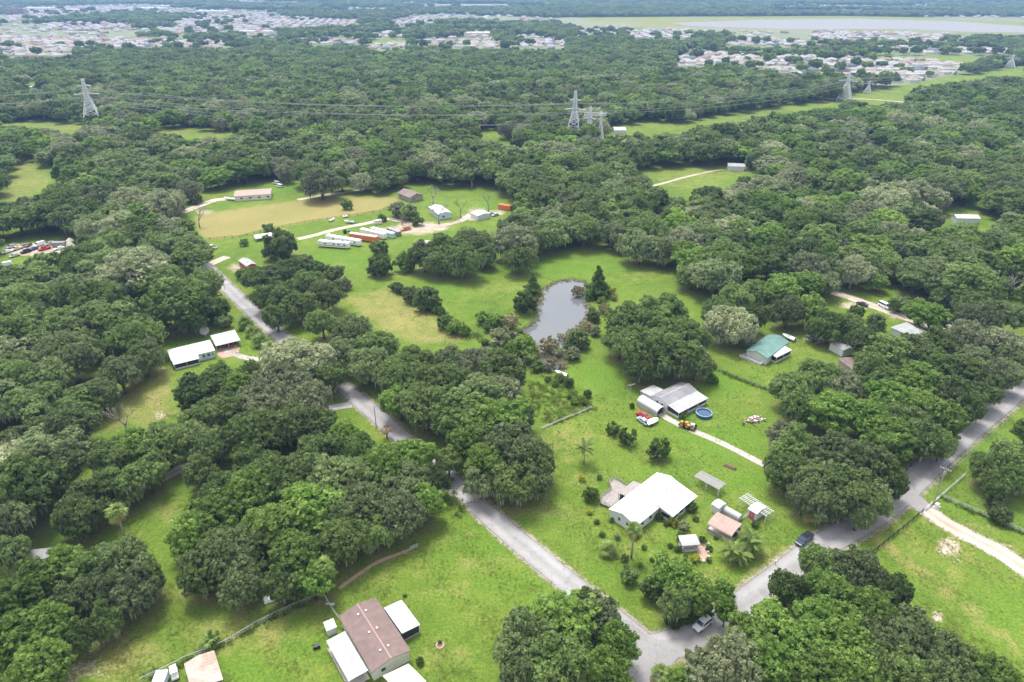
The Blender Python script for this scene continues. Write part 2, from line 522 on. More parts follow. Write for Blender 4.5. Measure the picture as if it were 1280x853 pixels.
E_ROOF = [(1176,264),(1245,266),(1245,275),(1176,275)]
E_DRIVE = [(1040,364),(1062,364),(1088,376),(1114,384),(1122,393),(1095,394),(1068,384),(1046,376)]
E_GREY = [(1112,406),(1134,401),(1155,416),(1152,424),(1118,414)]
E_VAN = [(1182,398),(1200,400),(1200,413),(1184,412)]
OPEN = [FARM, MEADOW, LOT_OPEN, ROADS_OPEN, MID_ROAD, SW_LAWN, W_CLEAR, W_HOUSE, W_LAWN, W_PATH, W_CARS, W_ROADBIT, NW_CLEAR, CORR_A, CORR_B, CORR_C, CORR_D,
        NW_HOUSE, E_CLEAR, E_SMALL, E_ROOF, E_DRIVE, E_GREY, E_VAN]
TOWNS = [
 [(840,76),(861,62),(902,66),(953,73),(1002,69),(1033,74),(1081,73),(1149,74),(1232,85),(1184,95),(1143,104),(1112,108),(1074,109),(1070,102),(1033,92),(991,95),(953,88),(909,80),(861,86),(840,86)],
 [(1087,60),(1149,60),(1290,63),(1290,70),(1149,68),(1094,67)],
 [(-10,44),(67,49),(134,50),(208,50),(302,54),(319,55),(296,60),(235,61),(181,60),(128,61),(84,63),(111,66),(94,71),(-10,73)],
 [(195,36),(235,21),(329,19),(403,24),(450,27),(450,32),(353,35),(285,40),(222,43)],
 [(30,10),(138,9),(200,12),(138,16),(60,21),(10,28)],
 [(480,28),(525,21),(562,29),(500,35)], [(470,42),(508,39),(508,48),(470,49)], [(455,58),(500,54),(528,62),(465,64)], [(583,41),(617,41),(617,49),(583,49)],
 [(600,54),(642,55),(642,61),(600,61)], [(718,36),(777,36),(777,45),(718,45)], [(655,54),(708,54),(708,62),(655,62)], [(1008,39),(1142,42),(1142,51),(1008,49)],
 [(640,44),(700,46),(708,62),(640,61)], [(520,52),(600,49),(645,56),(600,62),(525,61)], [(780,40),(850,38),(900,44),(850,50),(785,48)], [(350,50),(440,48),(455,56),(360,58)], [(900,50),(1000,49),(1085,56),(1000,60),(905,58)], [(60,30),(130,28),(190,34),(130,40),(60,38)],
 [(295,36),(350,34),(350,48),(300,46)], [(1150,44),(1215,46),(1215,53),(1150,52)],
]
LAKES = [[(838,29),(950,25),(1070,24),(1195,27),(1290,34),(1290,41),(1225,41),(1140,37),(990,37),(920,35),(860,33)],
         [(965,9),(1195,10),(1200,13),(965,13)], [(500,6),(640,5),(640,7),(500,8)]]
MARSH = [(700,22),(840,21),(1050,20),(1290,24),(1290,45),(1140,41),(990,41),(860,37),(740,33),(700,29)]
FARFIELDS = [[(140,41),(175,41),(175,48),(140,48)], [(425,51),(520,50),(520,56),(425,57)], [(900,60),(960,60),(960,65),(900,64)], [(1150,68),(1232,70),(1215,80),(1140,76)],
             [(0,62),(60,62),(60,68),(0,69)], [(560,32),(640,33),(640,37),(560,36)], [(930,48),(1010,49),(1010,54),(930,53)]]

# ------------------------------------------------------------------ the ground sheet
def axis(a, b, step, lo, hi, grow=1.22):
    v = list(np.arange(a, b + 0.01, step))
    s, x = step, b
    while x < hi:
        s *= grow
        x += s
        v.append(x)
    s, x = step, a
    pre = []
    while x > lo:
        s *= grow
        x -= s
        pre.append(x)
    return np.array(pre[::-1] + v)
GX = axis(-300, 300, 2.2, -14000, 14000, 1.06)
GY = axis(40, 640, 2.2, -900, 17000, 1.045)
XX, YY = np.meshgrid(GX, GY)
PXX, PYY, DEP = proj(np.stack([XX, YY, np.zeros_like(XX)], -1))
ok_px = YY > 30
PXX = np.where(ok_px, PXX, -9999)
def softmask(polys, soft_px=2.0):
    r = np.zeros_like(XX)
    for p in polys:
        pa = np.array(p, float)
        x0, y0, x1, y1 = pa[:, 0].min() - 12, pa[:, 1].min() - 12, pa[:, 0].max() + 12, pa[:, 1].max() + 12
        s = ok_px & (PXX > x0) & (PXX < x1) & (PYY > y0) & (PYY < y1)
        if s.any():
            d = sdist(PXX[s], PYY[s], p)
            r[s] = np.maximum(r[s], np.clip(0.5 + d / (2 * soft_px), 0, 1))
    return r
def blob(cx, cy, rx, ry, a=1.0):
    """a soft patch centred on a pixel; radii in pixels"""
    d = np.sqrt(((PXX - cx) / rx) ** 2 + ((PYY - cy) / ry) ** 2)
    return np.where(ok_px, a * np.clip(1.35 - d, 0, 1), 0)
ZZ = np.zeros_like(XX)
pond_g = gp(smooth_line(POND + [POND[0]], 3)[:-1])
_pa = np.array(pond_g)
_s = (XX > _pa[:, 0].min() - 12) & (XX < _pa[:, 0].max() + 12) & (YY > _pa[:, 1].min() - 12) & (YY < _pa[:, 1].max() + 12)
pond_d = np.full(XX.shape, -99.0)
pond_d[_s] = sdist(XX[_s], YY[_s], pond_g)
ZZ -= np.clip((pond_d + 2.5) * 0.16, 0, 1.6)
dry = softmask([TAN], 3) * 1.0
dry = np.maximum(dry, softmask([LOTFIELD], 5) * 0.62)
dry = np.maximum(dry, softmask([W_CLEAR], 6) * 0.55)
dry = np.maximum(dry, softmask([NW_CLEAR, CORR_A, CORR_B], 3) * 0.45)
dry = np.maximum(dry, softmask([CORR_C, CORR_D], 3) * 0.30)
dry = np.maximum(dry, softmask([E_CLEAR], 4) * 0.35)
dry = np.maximum(dry, softmask([MARSH], 2) * 0.6)
dry = np.maximum(dry, softmask(FARFIELDS, 2) * 0.3)
for b in [(700,555,60,30,.38),(690,640,60,14,.42),(640,640,26,12,.45),(735,600,30,16,.38),(770,690,40,14,.4),(300,790,90,30,.5),(150,820,70,40,.6),(250,745,70,18,.45),(340,740,40,14,.5),
          (560,820,40,22,.42),(600,700,50,25,.3),(470,720,60,14,.38),(560,735,40,12,.3),(880,720,30,18,.35),(960,690,18,10,.45),(500,390,60,24,.7),(190,500,24,22,.75),(205,470,12,8,.7),(210,640,26,18,.5),
          (960,425,40,8,.55),(1150,660,30,20,.25),(1225,660,50,14,.35),(1215,700,30,20,.3),(1180,720,60,24,.25),(1210,770,40,24,.3),(1270,690,30,20,.35),(620,360,60,12,.3),(800,345,40,10,.35),
          (860,560,60,16,.15),(430,330,30,12,.2),(1040,690,40,10,.2),(1110,660,24,14,.35),(360,318,30,10,.35),(585,252,16,8,.35)]:
    dry = np.maximum(dry, blob(*b))
for line, wd, am in (([(1105,640),(1095,665),(1120,690),(1180,730),(1250,790),(1290,830)], 1.1, .6), ([(1100,646),(1092,668),(1116,694),(1174,736),(1242,797)], 1.1, .5),
                     ([(620,640),(665,672),(705,705),(745,735)], 1.3, .55), ([(905,745),(950,712),(985,688)], 1.2, .5), ([(470,705),(520,690),(560,672),(590,668)], 1.0, .4), ([(800,700),(830,690),(870,702),(910,712)], 1.2, .4),
                     ([(560,760),(590,720),(610,690)], 1.0, .35), ([(880,530),(910,520),(940,500),(960,470)], 1.2, .3), ([(430,330),(470,345),(520,345),(600,350),(640,345)], 1.4, .35), ([(860,600),(880,630),(880,650)], .9, .4)):
    q_ = smooth_line(gp(line), 4)
    dd_ = pdist(XX, YY, q_)
    dry = np.maximum(dry, am * np.clip(1.5 - dd_ / wd, 0, 1))
bare = np.zeros_like(XX)
for b in [(1185,683,17,13,1.0),(1195,696,9,16,.6),(1172,771,10,10,1.0),(1205,735,5,4,.5),(1225,810,5,3,.6),(1236,660,14,5,.6),(1262,682,14,6,.6),(1105,655,16,10,.75),(300,815,18,14,.45),(830,668,8,5,.55),
          (205,460,7,4,.7),(202,520,14,9,.6),(196,505,9,6,.4),(215,650,9,6,.5),(205,728,7,8,.7),(876,690,6,10,.7),(770,660,14,5,.3),(552,826,3,14,.5),(948,690,5,4,.6),(937,700,14,7,.35),(885,538,10,3,.45),(815,535,8,5,.5),(853,534,8,4,.4),
          (868,546,6,3,.5),(805,531,10,6,.6),(833,516,9,5,.7),(520,285,34,10,1.0),(545,284,22,6,.9),(480,288,16,6,.6),(590,272,22,6,.8),(620,266,18,5,.7),(596,264,18,8,.6),(45,312,46,10,1.0),(255,265,20,6,.6),(262,252,10,4,.5),(298,335,18,8,.7),
          (440,505,16,8,.5),(284,440,14,5,.5),(1075,382,40,6,.8),(1120,395,20,6,.6),(1190,408,20,8,.6),(228,586,22,8,.9),(60,440,14,10,0),(1210,270,30,5,.6),(1092,179,10,4,.5),(820,240,10,3,.4),(340,262,6,3,0),
          (905,525,9,4,.3),(943,528,8,4,.6),(1010,425,12,5,.6),(1040,440,10,8,.3),(890,715,5,4,.3),(1120,735,12,6,.5),(1030,720,20,12,.4),(1150,745,20,10,.5),(338,752,14,7,.6),(110,835,40,22,.55),(72,850,30,20,.6),(55,692,20,6,.6)]:
    if b[4]:
        bare = np.maximum(bare, blob(*b))
def far_gap(X, Y):
    return np.sin(X * 0.0031 + 2.0) * np.cos(Y * 0.0050) + 0.6 * np.sin(X * 0.0071 + Y * 0.0055) + 0.4 * np.sin(X * 0.019 - Y * 0.013)
town = softmask(TOWNS, 2)
town = np.maximum(town, np.where((YY > 1500) & (PYY < 62) & (PYY > -30), np.clip((far_gap(XX, YY) - np.where(PXX < 600, -0.1, 0.15)) * 2.5, 0, 0.8), 0))
bare = np.maximum(bare, np.clip((pond_d + 1.2) / 1.2, 0, 1) * 0.45 * (pond_d < 3))
lush = np.zeros_like(XX)
for b in [(600,680,60,30,.7),(640,730,50,24,.6),(560,690,50,24,.5),(900,550,70,30,.9),(900,480,60,20,.9),(750,470,40,16,.9),(960,600,60,18,.9),(830,590,60,14,.5),(690,335,120,14,.7),(560,360,50,12,.6),(420,325,50,16,.8),
          (1160,640,40,30,.6),(1230,560,40,40,.7),(1260,770,50,40,.8),(1100,740,60,20,.4),(300,840,60,20,.8),(390,810,40,20,.8),(190,800,30,10,.4),(230,655,14,6,.7),(230,605,14,8,.8),(590,258,50,8,.6),(350,235,60,6,.6),(320,430,16,12,.9),(905,225,30,6,.8),
          (1240,640,50,30,.6),(1090,720,20,20,.4),(250,425,30,5,.4),(700,490,30,16,.55),(980,670,20,8,.5),(920,720,22,10,.6),(755,720,30,12,.5),(660,650,20,6,.3)]:
    lush = np.maximum(lush, blob(*b))
ground_me = bpy.data.meshes.new('ground')
_h, _w = XX.shape
_vid = np.arange(_h * _w).reshape(_h, _w)
_f = np.stack([_vid[:-1, :-1], _vid[:-1, 1:], _vid[1:, 1:], _vid[1:, :-1]], -1).reshape(-1, 4)
def np_mesh(me, V, Fq):
    me.vertices.add(len(V))
    me.vertices.foreach_set('co', np.asarray(V, np.float32).ravel())
    k = Fq.shape[1]
    me.loops.add(Fq.size)
    me.loops.foreach_set('vertex_index', Fq.astype(np.int32).ravel())
    me.polygons.add(len(Fq))
    me.polygons.foreach_set('loop_start', (np.arange(len(Fq)) * k).astype(np.int32))
    me.update(calc_edges=True)
    return me
np_mesh(ground_me, np.stack([XX, YY, ZZ], -1).reshape(-1, 3), _f)
def fattr(me, name, a):
    at = me.attributes.new(name, 'FLOAT', 'POINT')
    at.data.foreach_set('value', np.asarray(a, np.float32).ravel())
ground = link('ground', ground_me)
tag(ground, kind='structure')

def ground_material():
    m, n, l, b = nt('meadow_ground')
    def att(nm):
        a = n.new('ShaderNodeAttribute')
        a.attribute_name = nm
        return a.outputs['Fac']
    def contrast(x):
        return mathn(n, l, 'MULTIPLY_ADD', x, 2.6, -0.8, clamp=True)
    big = noise(n, l, 0.035, 5, 0.6).outputs['Fac']
    mid = noise(n, l, 0.22, 6, 0.65).outputs['Fac']
    fine = noise(n, l, 1.6, 5, 0.7).outputs['Fac']
    vfine = noise(n, l, 7.0, 3, 0.7).outputs['Fac']
    r1 = ramp(n, [(0.33, (0.080, 0.138, 0.018)), (0.50, (0.124, 0.190, 0.025)), (0.68, (0.200, 0.236, 0.046))])
    l.new(mathn(n, l, 'ADD', mathn(n, l, 'MULTIPLY', big, 0.5), mathn(n, l, 'MULTIPLY', mid, 0.5)), r1.inputs[0])
    c = r1.outputs[0]
    c = mixc(n, l, mathn(n, l, 'MULTIPLY', att('lush'), 0.75), c, (0.105, 0.205, 0.020))
    # dry, tan grass: its edge is broken up by the noises
    dn = mathn(n, l, 'ADD', att('dry'), mathn(n, l, 'MULTIPLY_ADD', mid, 1.1, -0.55))
    dn = mathn(n, l, 'ADD', dn, mathn(n, l, 'MULTIPLY_ADD', fine, 0.5, -0.25))
    rd = ramp(n, [(0.21, (0, 0, 0)), (0.88, (1, 1, 1))])
    l.new(dn, rd.inputs[0])
    c = mixc(n, l, mathn(n, l, 'MULTIPLY', rd.outputs[0], 0.82), c, mixc(n, l, contrast(big), (0.255, 0.225, 0.080), (0.325, 0.258, 0.105)))
    # leaf litter and bare earth under the trees
    ln = mathn(n, l, 'ADD', att('litter'), mathn(n, l, 'MULTIPLY_ADD', mid, 0.9, -0.45))
    rl = ramp(n, [(0.35, (0, 0, 0)), (0.9, (1, 1, 1))])
    l.new(ln, rl.inputs[0])
    c = mixc(n, l, mathn(n, l, 'MULTIPLY', rl.outputs[0], 0.6), c, (0.185, 0.160, 0.080))
    c = mixc(n, l, mathn(n, l, 'MULTIPLY', att('pave'), 0.75), c, mixc(n, l, contrast(mid), (0.17, 0.18, 0.13), (0.30, 0.28, 0.25)))
    # sand, limestone and dirt
    bn = mathn(n, l, 'ADD', att('bare'), mathn(n, l, 'MULTIPLY_ADD', fine, 1.2, -0.6))
    bn = mathn(n, l, 'ADD', bn, mathn(n, l, 'MULTIPLY_ADD', mid, 0.6, -0.3))
    rb = ramp(n, [(0.42, (0, 0, 0)), (0.72, (1, 1, 1))])
    l.new(bn, rb.inputs[0])
    rc = ramp(n, [(0.35, (0.36, 0.265, 0.19)), (0.62, (0.52, 0.44, 0.355))])
    l.new(mid, rc.inputs[0])
    c = mixc(n, l, mathn(n, l, 'MULTIPLY', rb.outputs[0], 0.92), c, rc.outputs[0])
    c = mixc(n, l, 1.0, c, mixc(n, l, contrast(fine), (0.58, 0.60, 0.60), (1.32, 1.30, 1.30)), 'MULTIPLY')
    c = mixc(n, l, 1.0, c, mixc(n, l, contrast(vfine), (0.78, 0.78, 0.78), (1.2, 1.2, 1.2)), 'MULTIPLY')
    l.new(c, b.inputs['Base Color'])
    b.inputs['Roughness'].default_value = 0.95
    b.inputs['Specular IOR Level'].default_value = 0.1
    bp = n.new('ShaderNodeBump')
    bp.inputs['Strength'].default_value = 0.5
    bp.inputs['Distance'].default_value = 0.25
    l.new(mathn(n, l, 'ADD', fine, vfine), bp.inputs['Height'])
    l.new(bp.outputs[0], b.inputs['Normal'])
    return m
ground_me.materials.append(ground_material())

# ------------------------------------------------------------------ roads, drives, paths
def asphalt(name, lo, hi, stain, track=(0.9, 1.12), edge=0.0):
    m, n, l, b = nt(name)
    at = n.new('ShaderNodeAttribute')
    at.attribute_name = 'across'
    ac = mathn(n, l, 'ABSOLUTE', at.outputs['Fac'])
    big = noise(n, l, 0.10, 6, 0.65, dist=0.5).outputs['Fac']
    mid = noise(n, l, 0.55, 5, 0.65).outputs['Fac']
    fine = noise(n, l, 2.2, 6, 0.7).outputs['Fac']
    r = ramp(n, [(0.36, lo), (0.64, hi)])
    l.new(mathn(n, l, 'ADD', mathn(n, l, 'MULTIPLY', big, 0.6), mathn(n, l, 'MULTIPLY', fine, 0.4)), r.inputs[0])
    # the two wheel tracks of each side polished paler, the middle and edges darker
    rt = ramp(n, [(0.0, (track[0],) * 3), (0.22, (1, 1, 1)), (0.45, (track[1],) * 3), (0.72, (1, 1, 1)), (1.0, (track[0] * 0.97,) * 3)])
    l.new(mathn(n, l, 'ADD', ac, mathn(n, l, 'MULTIPLY_ADD', mid, 0.4, -0.2)), rt.inputs[0])
    c = mixc(n, l, 1.0, r.outputs[0], rt.outputs[0], 'MULTIPLY')
    # repairs: darker patches with their own outline
    pt = noise(n, l, 0.06, 2, 0.4).outputs['Fac']
    rp = ramp(n, [(0.60, (0, 0, 0)), (0.615, (0.55,) * 3)])
    l.new(pt, rp.inputs[0])
    c = mixc(n, l, rp.outputs[0], c, tuple(x * 0.78 for x in lo))
    v = n.new('ShaderNodeTexVoronoi')
    v.feature = 'DISTANCE_TO_EDGE'
    v.inputs['Scale'].default_value = 0.16
    tc = n.new('ShaderNodeTexCoord')
    wv = n.new('ShaderNodeVectorMath')
    nz = noise(n, l, 0.5, 4, 0.6)
    l.new(nz.outputs['Color'], wv.inputs[0])
    wv.operation = 'MULTIPLY_ADD'
    wv.inputs[1].default_value = (4, 4, 0)
    l.new(tc.outputs['Object'], wv.inputs[2])
    l.new(wv.outputs[0], v.inputs['Vector'])
    rv = ramp(n, [(0.0, (0.6, 0.6, 0.6)), (0.014, (0, 0, 0))])
    l.new(v.outputs['Distance'], rv.inputs[0])
    c = mixc(n, l, rv.outputs[0], c, stain)
    l.new(c, b.inputs['Base Color'])
    b.inputs['Roughness'].default_value = 0.9
    b.inputs['Specular IOR Level'].default_value = 0.2
    if edge:
        e = mathn(n, l, 'ADD', ac, mathn(n, l, 'MULTIPLY_ADD', mid, edge, -edge * 0.5))
        e = mathn(n, l, 'ADD', e, mathn(n, l, 'MULTIPLY_ADD', fine, edge, -edge * 0.5))
        re = ramp(n, [(0.80, (1, 1, 1)), (0.97, (0, 0, 0))])
        l.new(e, re.inputs[0])
        l.new(re.outputs[0], b.inputs['Alpha'])
    return m
M['asphalt'] = asphalt('old_asphalt', (0.245, 0.234, 0.227), (0.345, 0.331, 0.322), (0.165, 0.157, 0.152), edge=0.22)
M['dark_asphalt'] = asphalt('dark_asphalt', (0.25, 0.24, 0.23), (0.34, 0.32, 0.31), (0.19, 0.18, 0.18), edge=0.3)
M['dirt'] = asphalt('limestone_dirt', (0.34, 0.275, 0.215), (0.50, 0.43, 0.35), (0.30, 0.24, 0.17), (0.82, 1.2), 0.7)
M['sand'] = asphalt('sand_shoulder', (0.23, 0.21, 0.13), (0.38, 0.335, 0.26), (0.18, 0.17, 0.08), (1, 1), 1.1)
M['walk'] = asphalt('old_concrete', (0.34, 0.305, 0.265), (0.47, 0.43, 0.38), (0.25, 0.21, 0.16), (1, 1), 0.4)
def strip(name, px, width, z, mat, seed, amp=0.12, step=2.0, kind='structure', ground_pts=None):
    c = smooth_line(ground_pts or gp(px), 5)
    r = random.Random(seed)
    pts = wiggle(c, step, 0.0)
    lft, rgt = [], []
    for i, p in enumerate(pts):
        a, b2 = pts[max(i - 1, 0)], pts[min(i + 1, len(pts) - 1)]
        dx, dy = b2[0] - a[0], b2[1] - a[1]
        q = math.hypot(dx, dy) or 1
        nx, ny = -dy / q, dx / q
        w0 = width / 2 + r.uniform(-amp, amp) * 0.3
        w1 = width / 2 + r.uniform(-amp, amp) * 0.3
        for k in range(7):
            t = -1 + k / 3.0
            w_ = w0 if t > 0 else w1
            lft.append((p[0] + nx * w_ * t, p[1] + ny * w_ * t, z))
            rgt.append(t)
    mb = MB()
    n = len(pts)
    mb.add(lft, [(i * 7 + k, (i + 1) * 7 + k, (i + 1) * 7 + k + 1, i * 7 + k + 1) for i in range(n - 1) for k in range(6)])
    o = mb.build(name, mat)
    fattr(o.data, 'across', rgt)
    return tag(o, kind=kind)
strip('road_shoulder', ROAD_MAIN, 7.7, 0.010, 'sand', 1, 0.45, 1.2)
strip('road_shoulder', ROAD_EAST, 9.0, 0.014, 'sand', 2, 0.40, 1.2)
strip('road_shoulder', ROAD_SOUTH, 8.4, 0.018, 'sand', 3, 0.45, 1.2)
strip('road', ROAD_MAIN, 6.2, 0.028, 'asphalt', 4, 0.16, 1.2)
strip('road', ROAD_SOUTH, 6.6, 0.024, 'asphalt', 6, 0.2, 1.2)
strip('road', ROAD_EAST, 7.3, 0.033, 'asphalt', 5, 0.16, 1.2)
strip('driveway', DRIVE_EAST[2:], 6.2, 0.016, 'dirt', 7, 0.5, 1.2)
strip('driveway_apron', DRIVE_EAST[:3], 5.8, 0.022, 'dark_asphalt', 8, 0.2, 1.0)
def sheet(name, px, z, mat, kind='structure', sm=4, amp=0.15, seed=1):
    pts = wiggle(smooth_line(gp(px) + [gp(px)[0]], sm), 1.5, amp, seed)[:-1]
    a = sum(pts[i - 1][0] * pts[i][1] - pts[i][0] * pts[i - 1][1] for i in range(len(pts)))
    if a < 0:
        pts = pts[::-1]
    mb = MB()
    mb.add([(x, y, z) for x, y in pts], [tuple(range(len(pts)))])
    return tag(mb.build(name, mat), kind=kind)
sheet('road_junction', [(772,768),(792,782),(822,799),(858,797),(868,800),(850,820),(832,838),(824,856),(788,856),(797,832),(796,812),(782,795),(760,776)], 0.038, 'asphalt')
sheet('driveway_apron', [(1118,630),(1134,606),(1141,600),(1147,616),(1160,634),(1152,641),(1140,633)], 0.036, 'dark_asphalt')
strip('path', [(824,517),(847,530),(872,541),(900,553),(930,568),(958,583),(985,599),(1020,625),(1050,648)], 2.6, 0.012, 'walk', 9, 0.12)
strip('driveway', [(282,437),(296,444),(312,448),(330,448),(348,441),(362,428)], 2.9, 0.012, 'walk', 10, 0.1)
sheet('patio', [(270,437),(290,431),(300,436),(292,445),(276,447)], 0.008, 'paver')
strip('farm_track', [(372,299),(390,295),(424,286),(460,279),(482,274),(500,276),(530,281),(555,281),(576,276),(588,268)], 4.6, 0.012, 'dirt', 11, 0.5)
strip('farm_track', [(262,331),(272,326),(284,321)], 5.5, 0.012, 'dirt', 12, 0.4)
strip('farm_track', [(226,266),(240,261),(255,255),(270,250),(285,249)], 7.0, 0.012, 'dirt', 13, 0.5)
strip('farm_track', [(372,250),(405,244),(430,241),(455,237)], 4.4, 0.014, 'dirt', 14, 0.4)
strip('driveway', [(440,506),(424,508),(405,512),(380,520)], 4.0, 0.012, 'asphalt', 15, 0.3)
strip('farm_track', [(200,600),(218,590),(240,580),(262,572)], 4.0, 0.012, 'dirt', 16, 0.4)
strip('farm_track', [(100,338),(114,335),(128,334),(150,331),(190,322),(232,312)], 5.0, 0.012, 'dirt', 17, 0.4)
strip('farm_track', [(1040,366),(1062,372),(1090,382),(1115,391),(1150,404),(1200,418)], 6.0, 0.012, 'dirt', 18, 0.5)
strip('farm_track', [(805,235),(830,229),(855,222),(890,214),(905,212)], 3.0, 0.012, 'dirt', 19, 0.3)
strip('farm_track', [(1052,123),(1080,124),(1110,126),(1130,128)], 5.0, 0.02, 'dirt', 20, 0.5)

# ------------------------------------------------------------------ water
def water_mat(name, base, rough, bump, spec=1.0):
    m, n, l, b = nt(name)
    b.inputs['Base Color'].default_value = (*base, 1)
    b.inputs['Roughness'].default_value = rough
    b.inputs['IOR'].default_value = 1.4
    b.inputs['Specular IOR Level'].default_value = spec
    t = noise(n, l, 0.6, 4, 0.6)
    bp = n.new('ShaderNodeBump')
    bp.inputs['Strength'].default_value = bump
    bp.inputs['Distance'].default_value = 0.1
    l.new(t.outputs['Fac'], bp.inputs['Height'])
    l.new(bp.outputs[0], b.inputs['Normal'])
    return m
mb = MB()
_ex = [(x, y) for x, y in pond_g]
_cx, _cy = np.mean(_ex, 0)
_pp = [(x + 3.0 * (x - _cx) / math.hypot(x - _cx, y - _cy), y + 3.0 * (y - _cy) / math.hypot(x - _cx, y - _cy)) for x, y in _ex]
if sum(_pp[i - 1][0] * _pp[i][1] - _pp[i][0] * _pp[i - 1][1] for i in range(len(_pp))) < 0:
    _pp = _pp[::-1]
mb.add([(x, y, -0.28) for x, y in _pp], [tuple(range(len(_pp)))])
tag(mb.build('pond_water', water_mat('pond_water', (0.125, 0.13, 0.135), 0.04, 0.03, 1.0)), kind='structure')
wm = water_mat('lake_water', (0.21, 0.20, 0.185), 0.5, 0.1, 0.15)
for k, p in enumerate(LAKES):
    q = gp(p)
    if sum(q[i - 1][0] * q[i][1] - q[i][0] * q[i - 1][1] for i in range(len(q))) < 0:
        q = q[::-1]
    mb = MB()
    mb.add([(x, y, 0.3) for x, y in q], [tuple(range(len(q)))])
    tag(mb.build('lake_water', wm), kind='structure')

# ------------------------------------------------------------------ foliage meshes
def leaf_cards(rs, C, N, size, jit=0.42, aspect=0.66):
    """one four-sided leaf clump at each point C, facing roughly along N"""
    n = len(C)
    D = N + rs.normal(0, jit, (n, 3))
    D /= np.linalg.norm(D, axis=1)[:, None] + 1e-9
    T = np.cross(D, rs.normal(0, 1, (n, 3)))
    T /= np.linalg.norm(T, axis=1)[:, None] + 1e-9
    B = np.cross(D, T)
    s = size * rs.uniform(0.6, 1.35, n)[:, None]
    a = aspect * rs.uniform(0.7, 1.3, n)[:, None]
    k = rs.uniform(-0.35, 0.35, (n, 1))
    q = np.stack([C - T * s, C - B * s * a + T * s * k, C + T * s, C + B * s * a + T * s * k], 1)
    return q
def quads_mesh(name, Q, tint, mat, extra=None):
    me = bpy.data.meshes.new(name)
    V = Q.reshape(-1, 3)
    np_mesh(me, V, np.arange(len(V)).reshape(-1, 4))
    fattr(me, 'tint', np.repeat(tint, 4))
    me.materials.append(mat)
    if extra is not None:
        me.materials.append(extra[0])
        mi = np.zeros(len(Q), np.int32)
        mi[extra[1]:] = 1
        me.polygons.foreach_set('material_index', mi)
    return me
def sphere_dirs(rs, n, zmin=-1.0):
    z = rs.uniform(zmin, 1, n)
    a = rs.uniform(0, 2 * math.pi, n)
    r = np.sqrt(1 - z * z)
    return np.stack([r * np.cos(a), r * np.sin(a), z], 1)
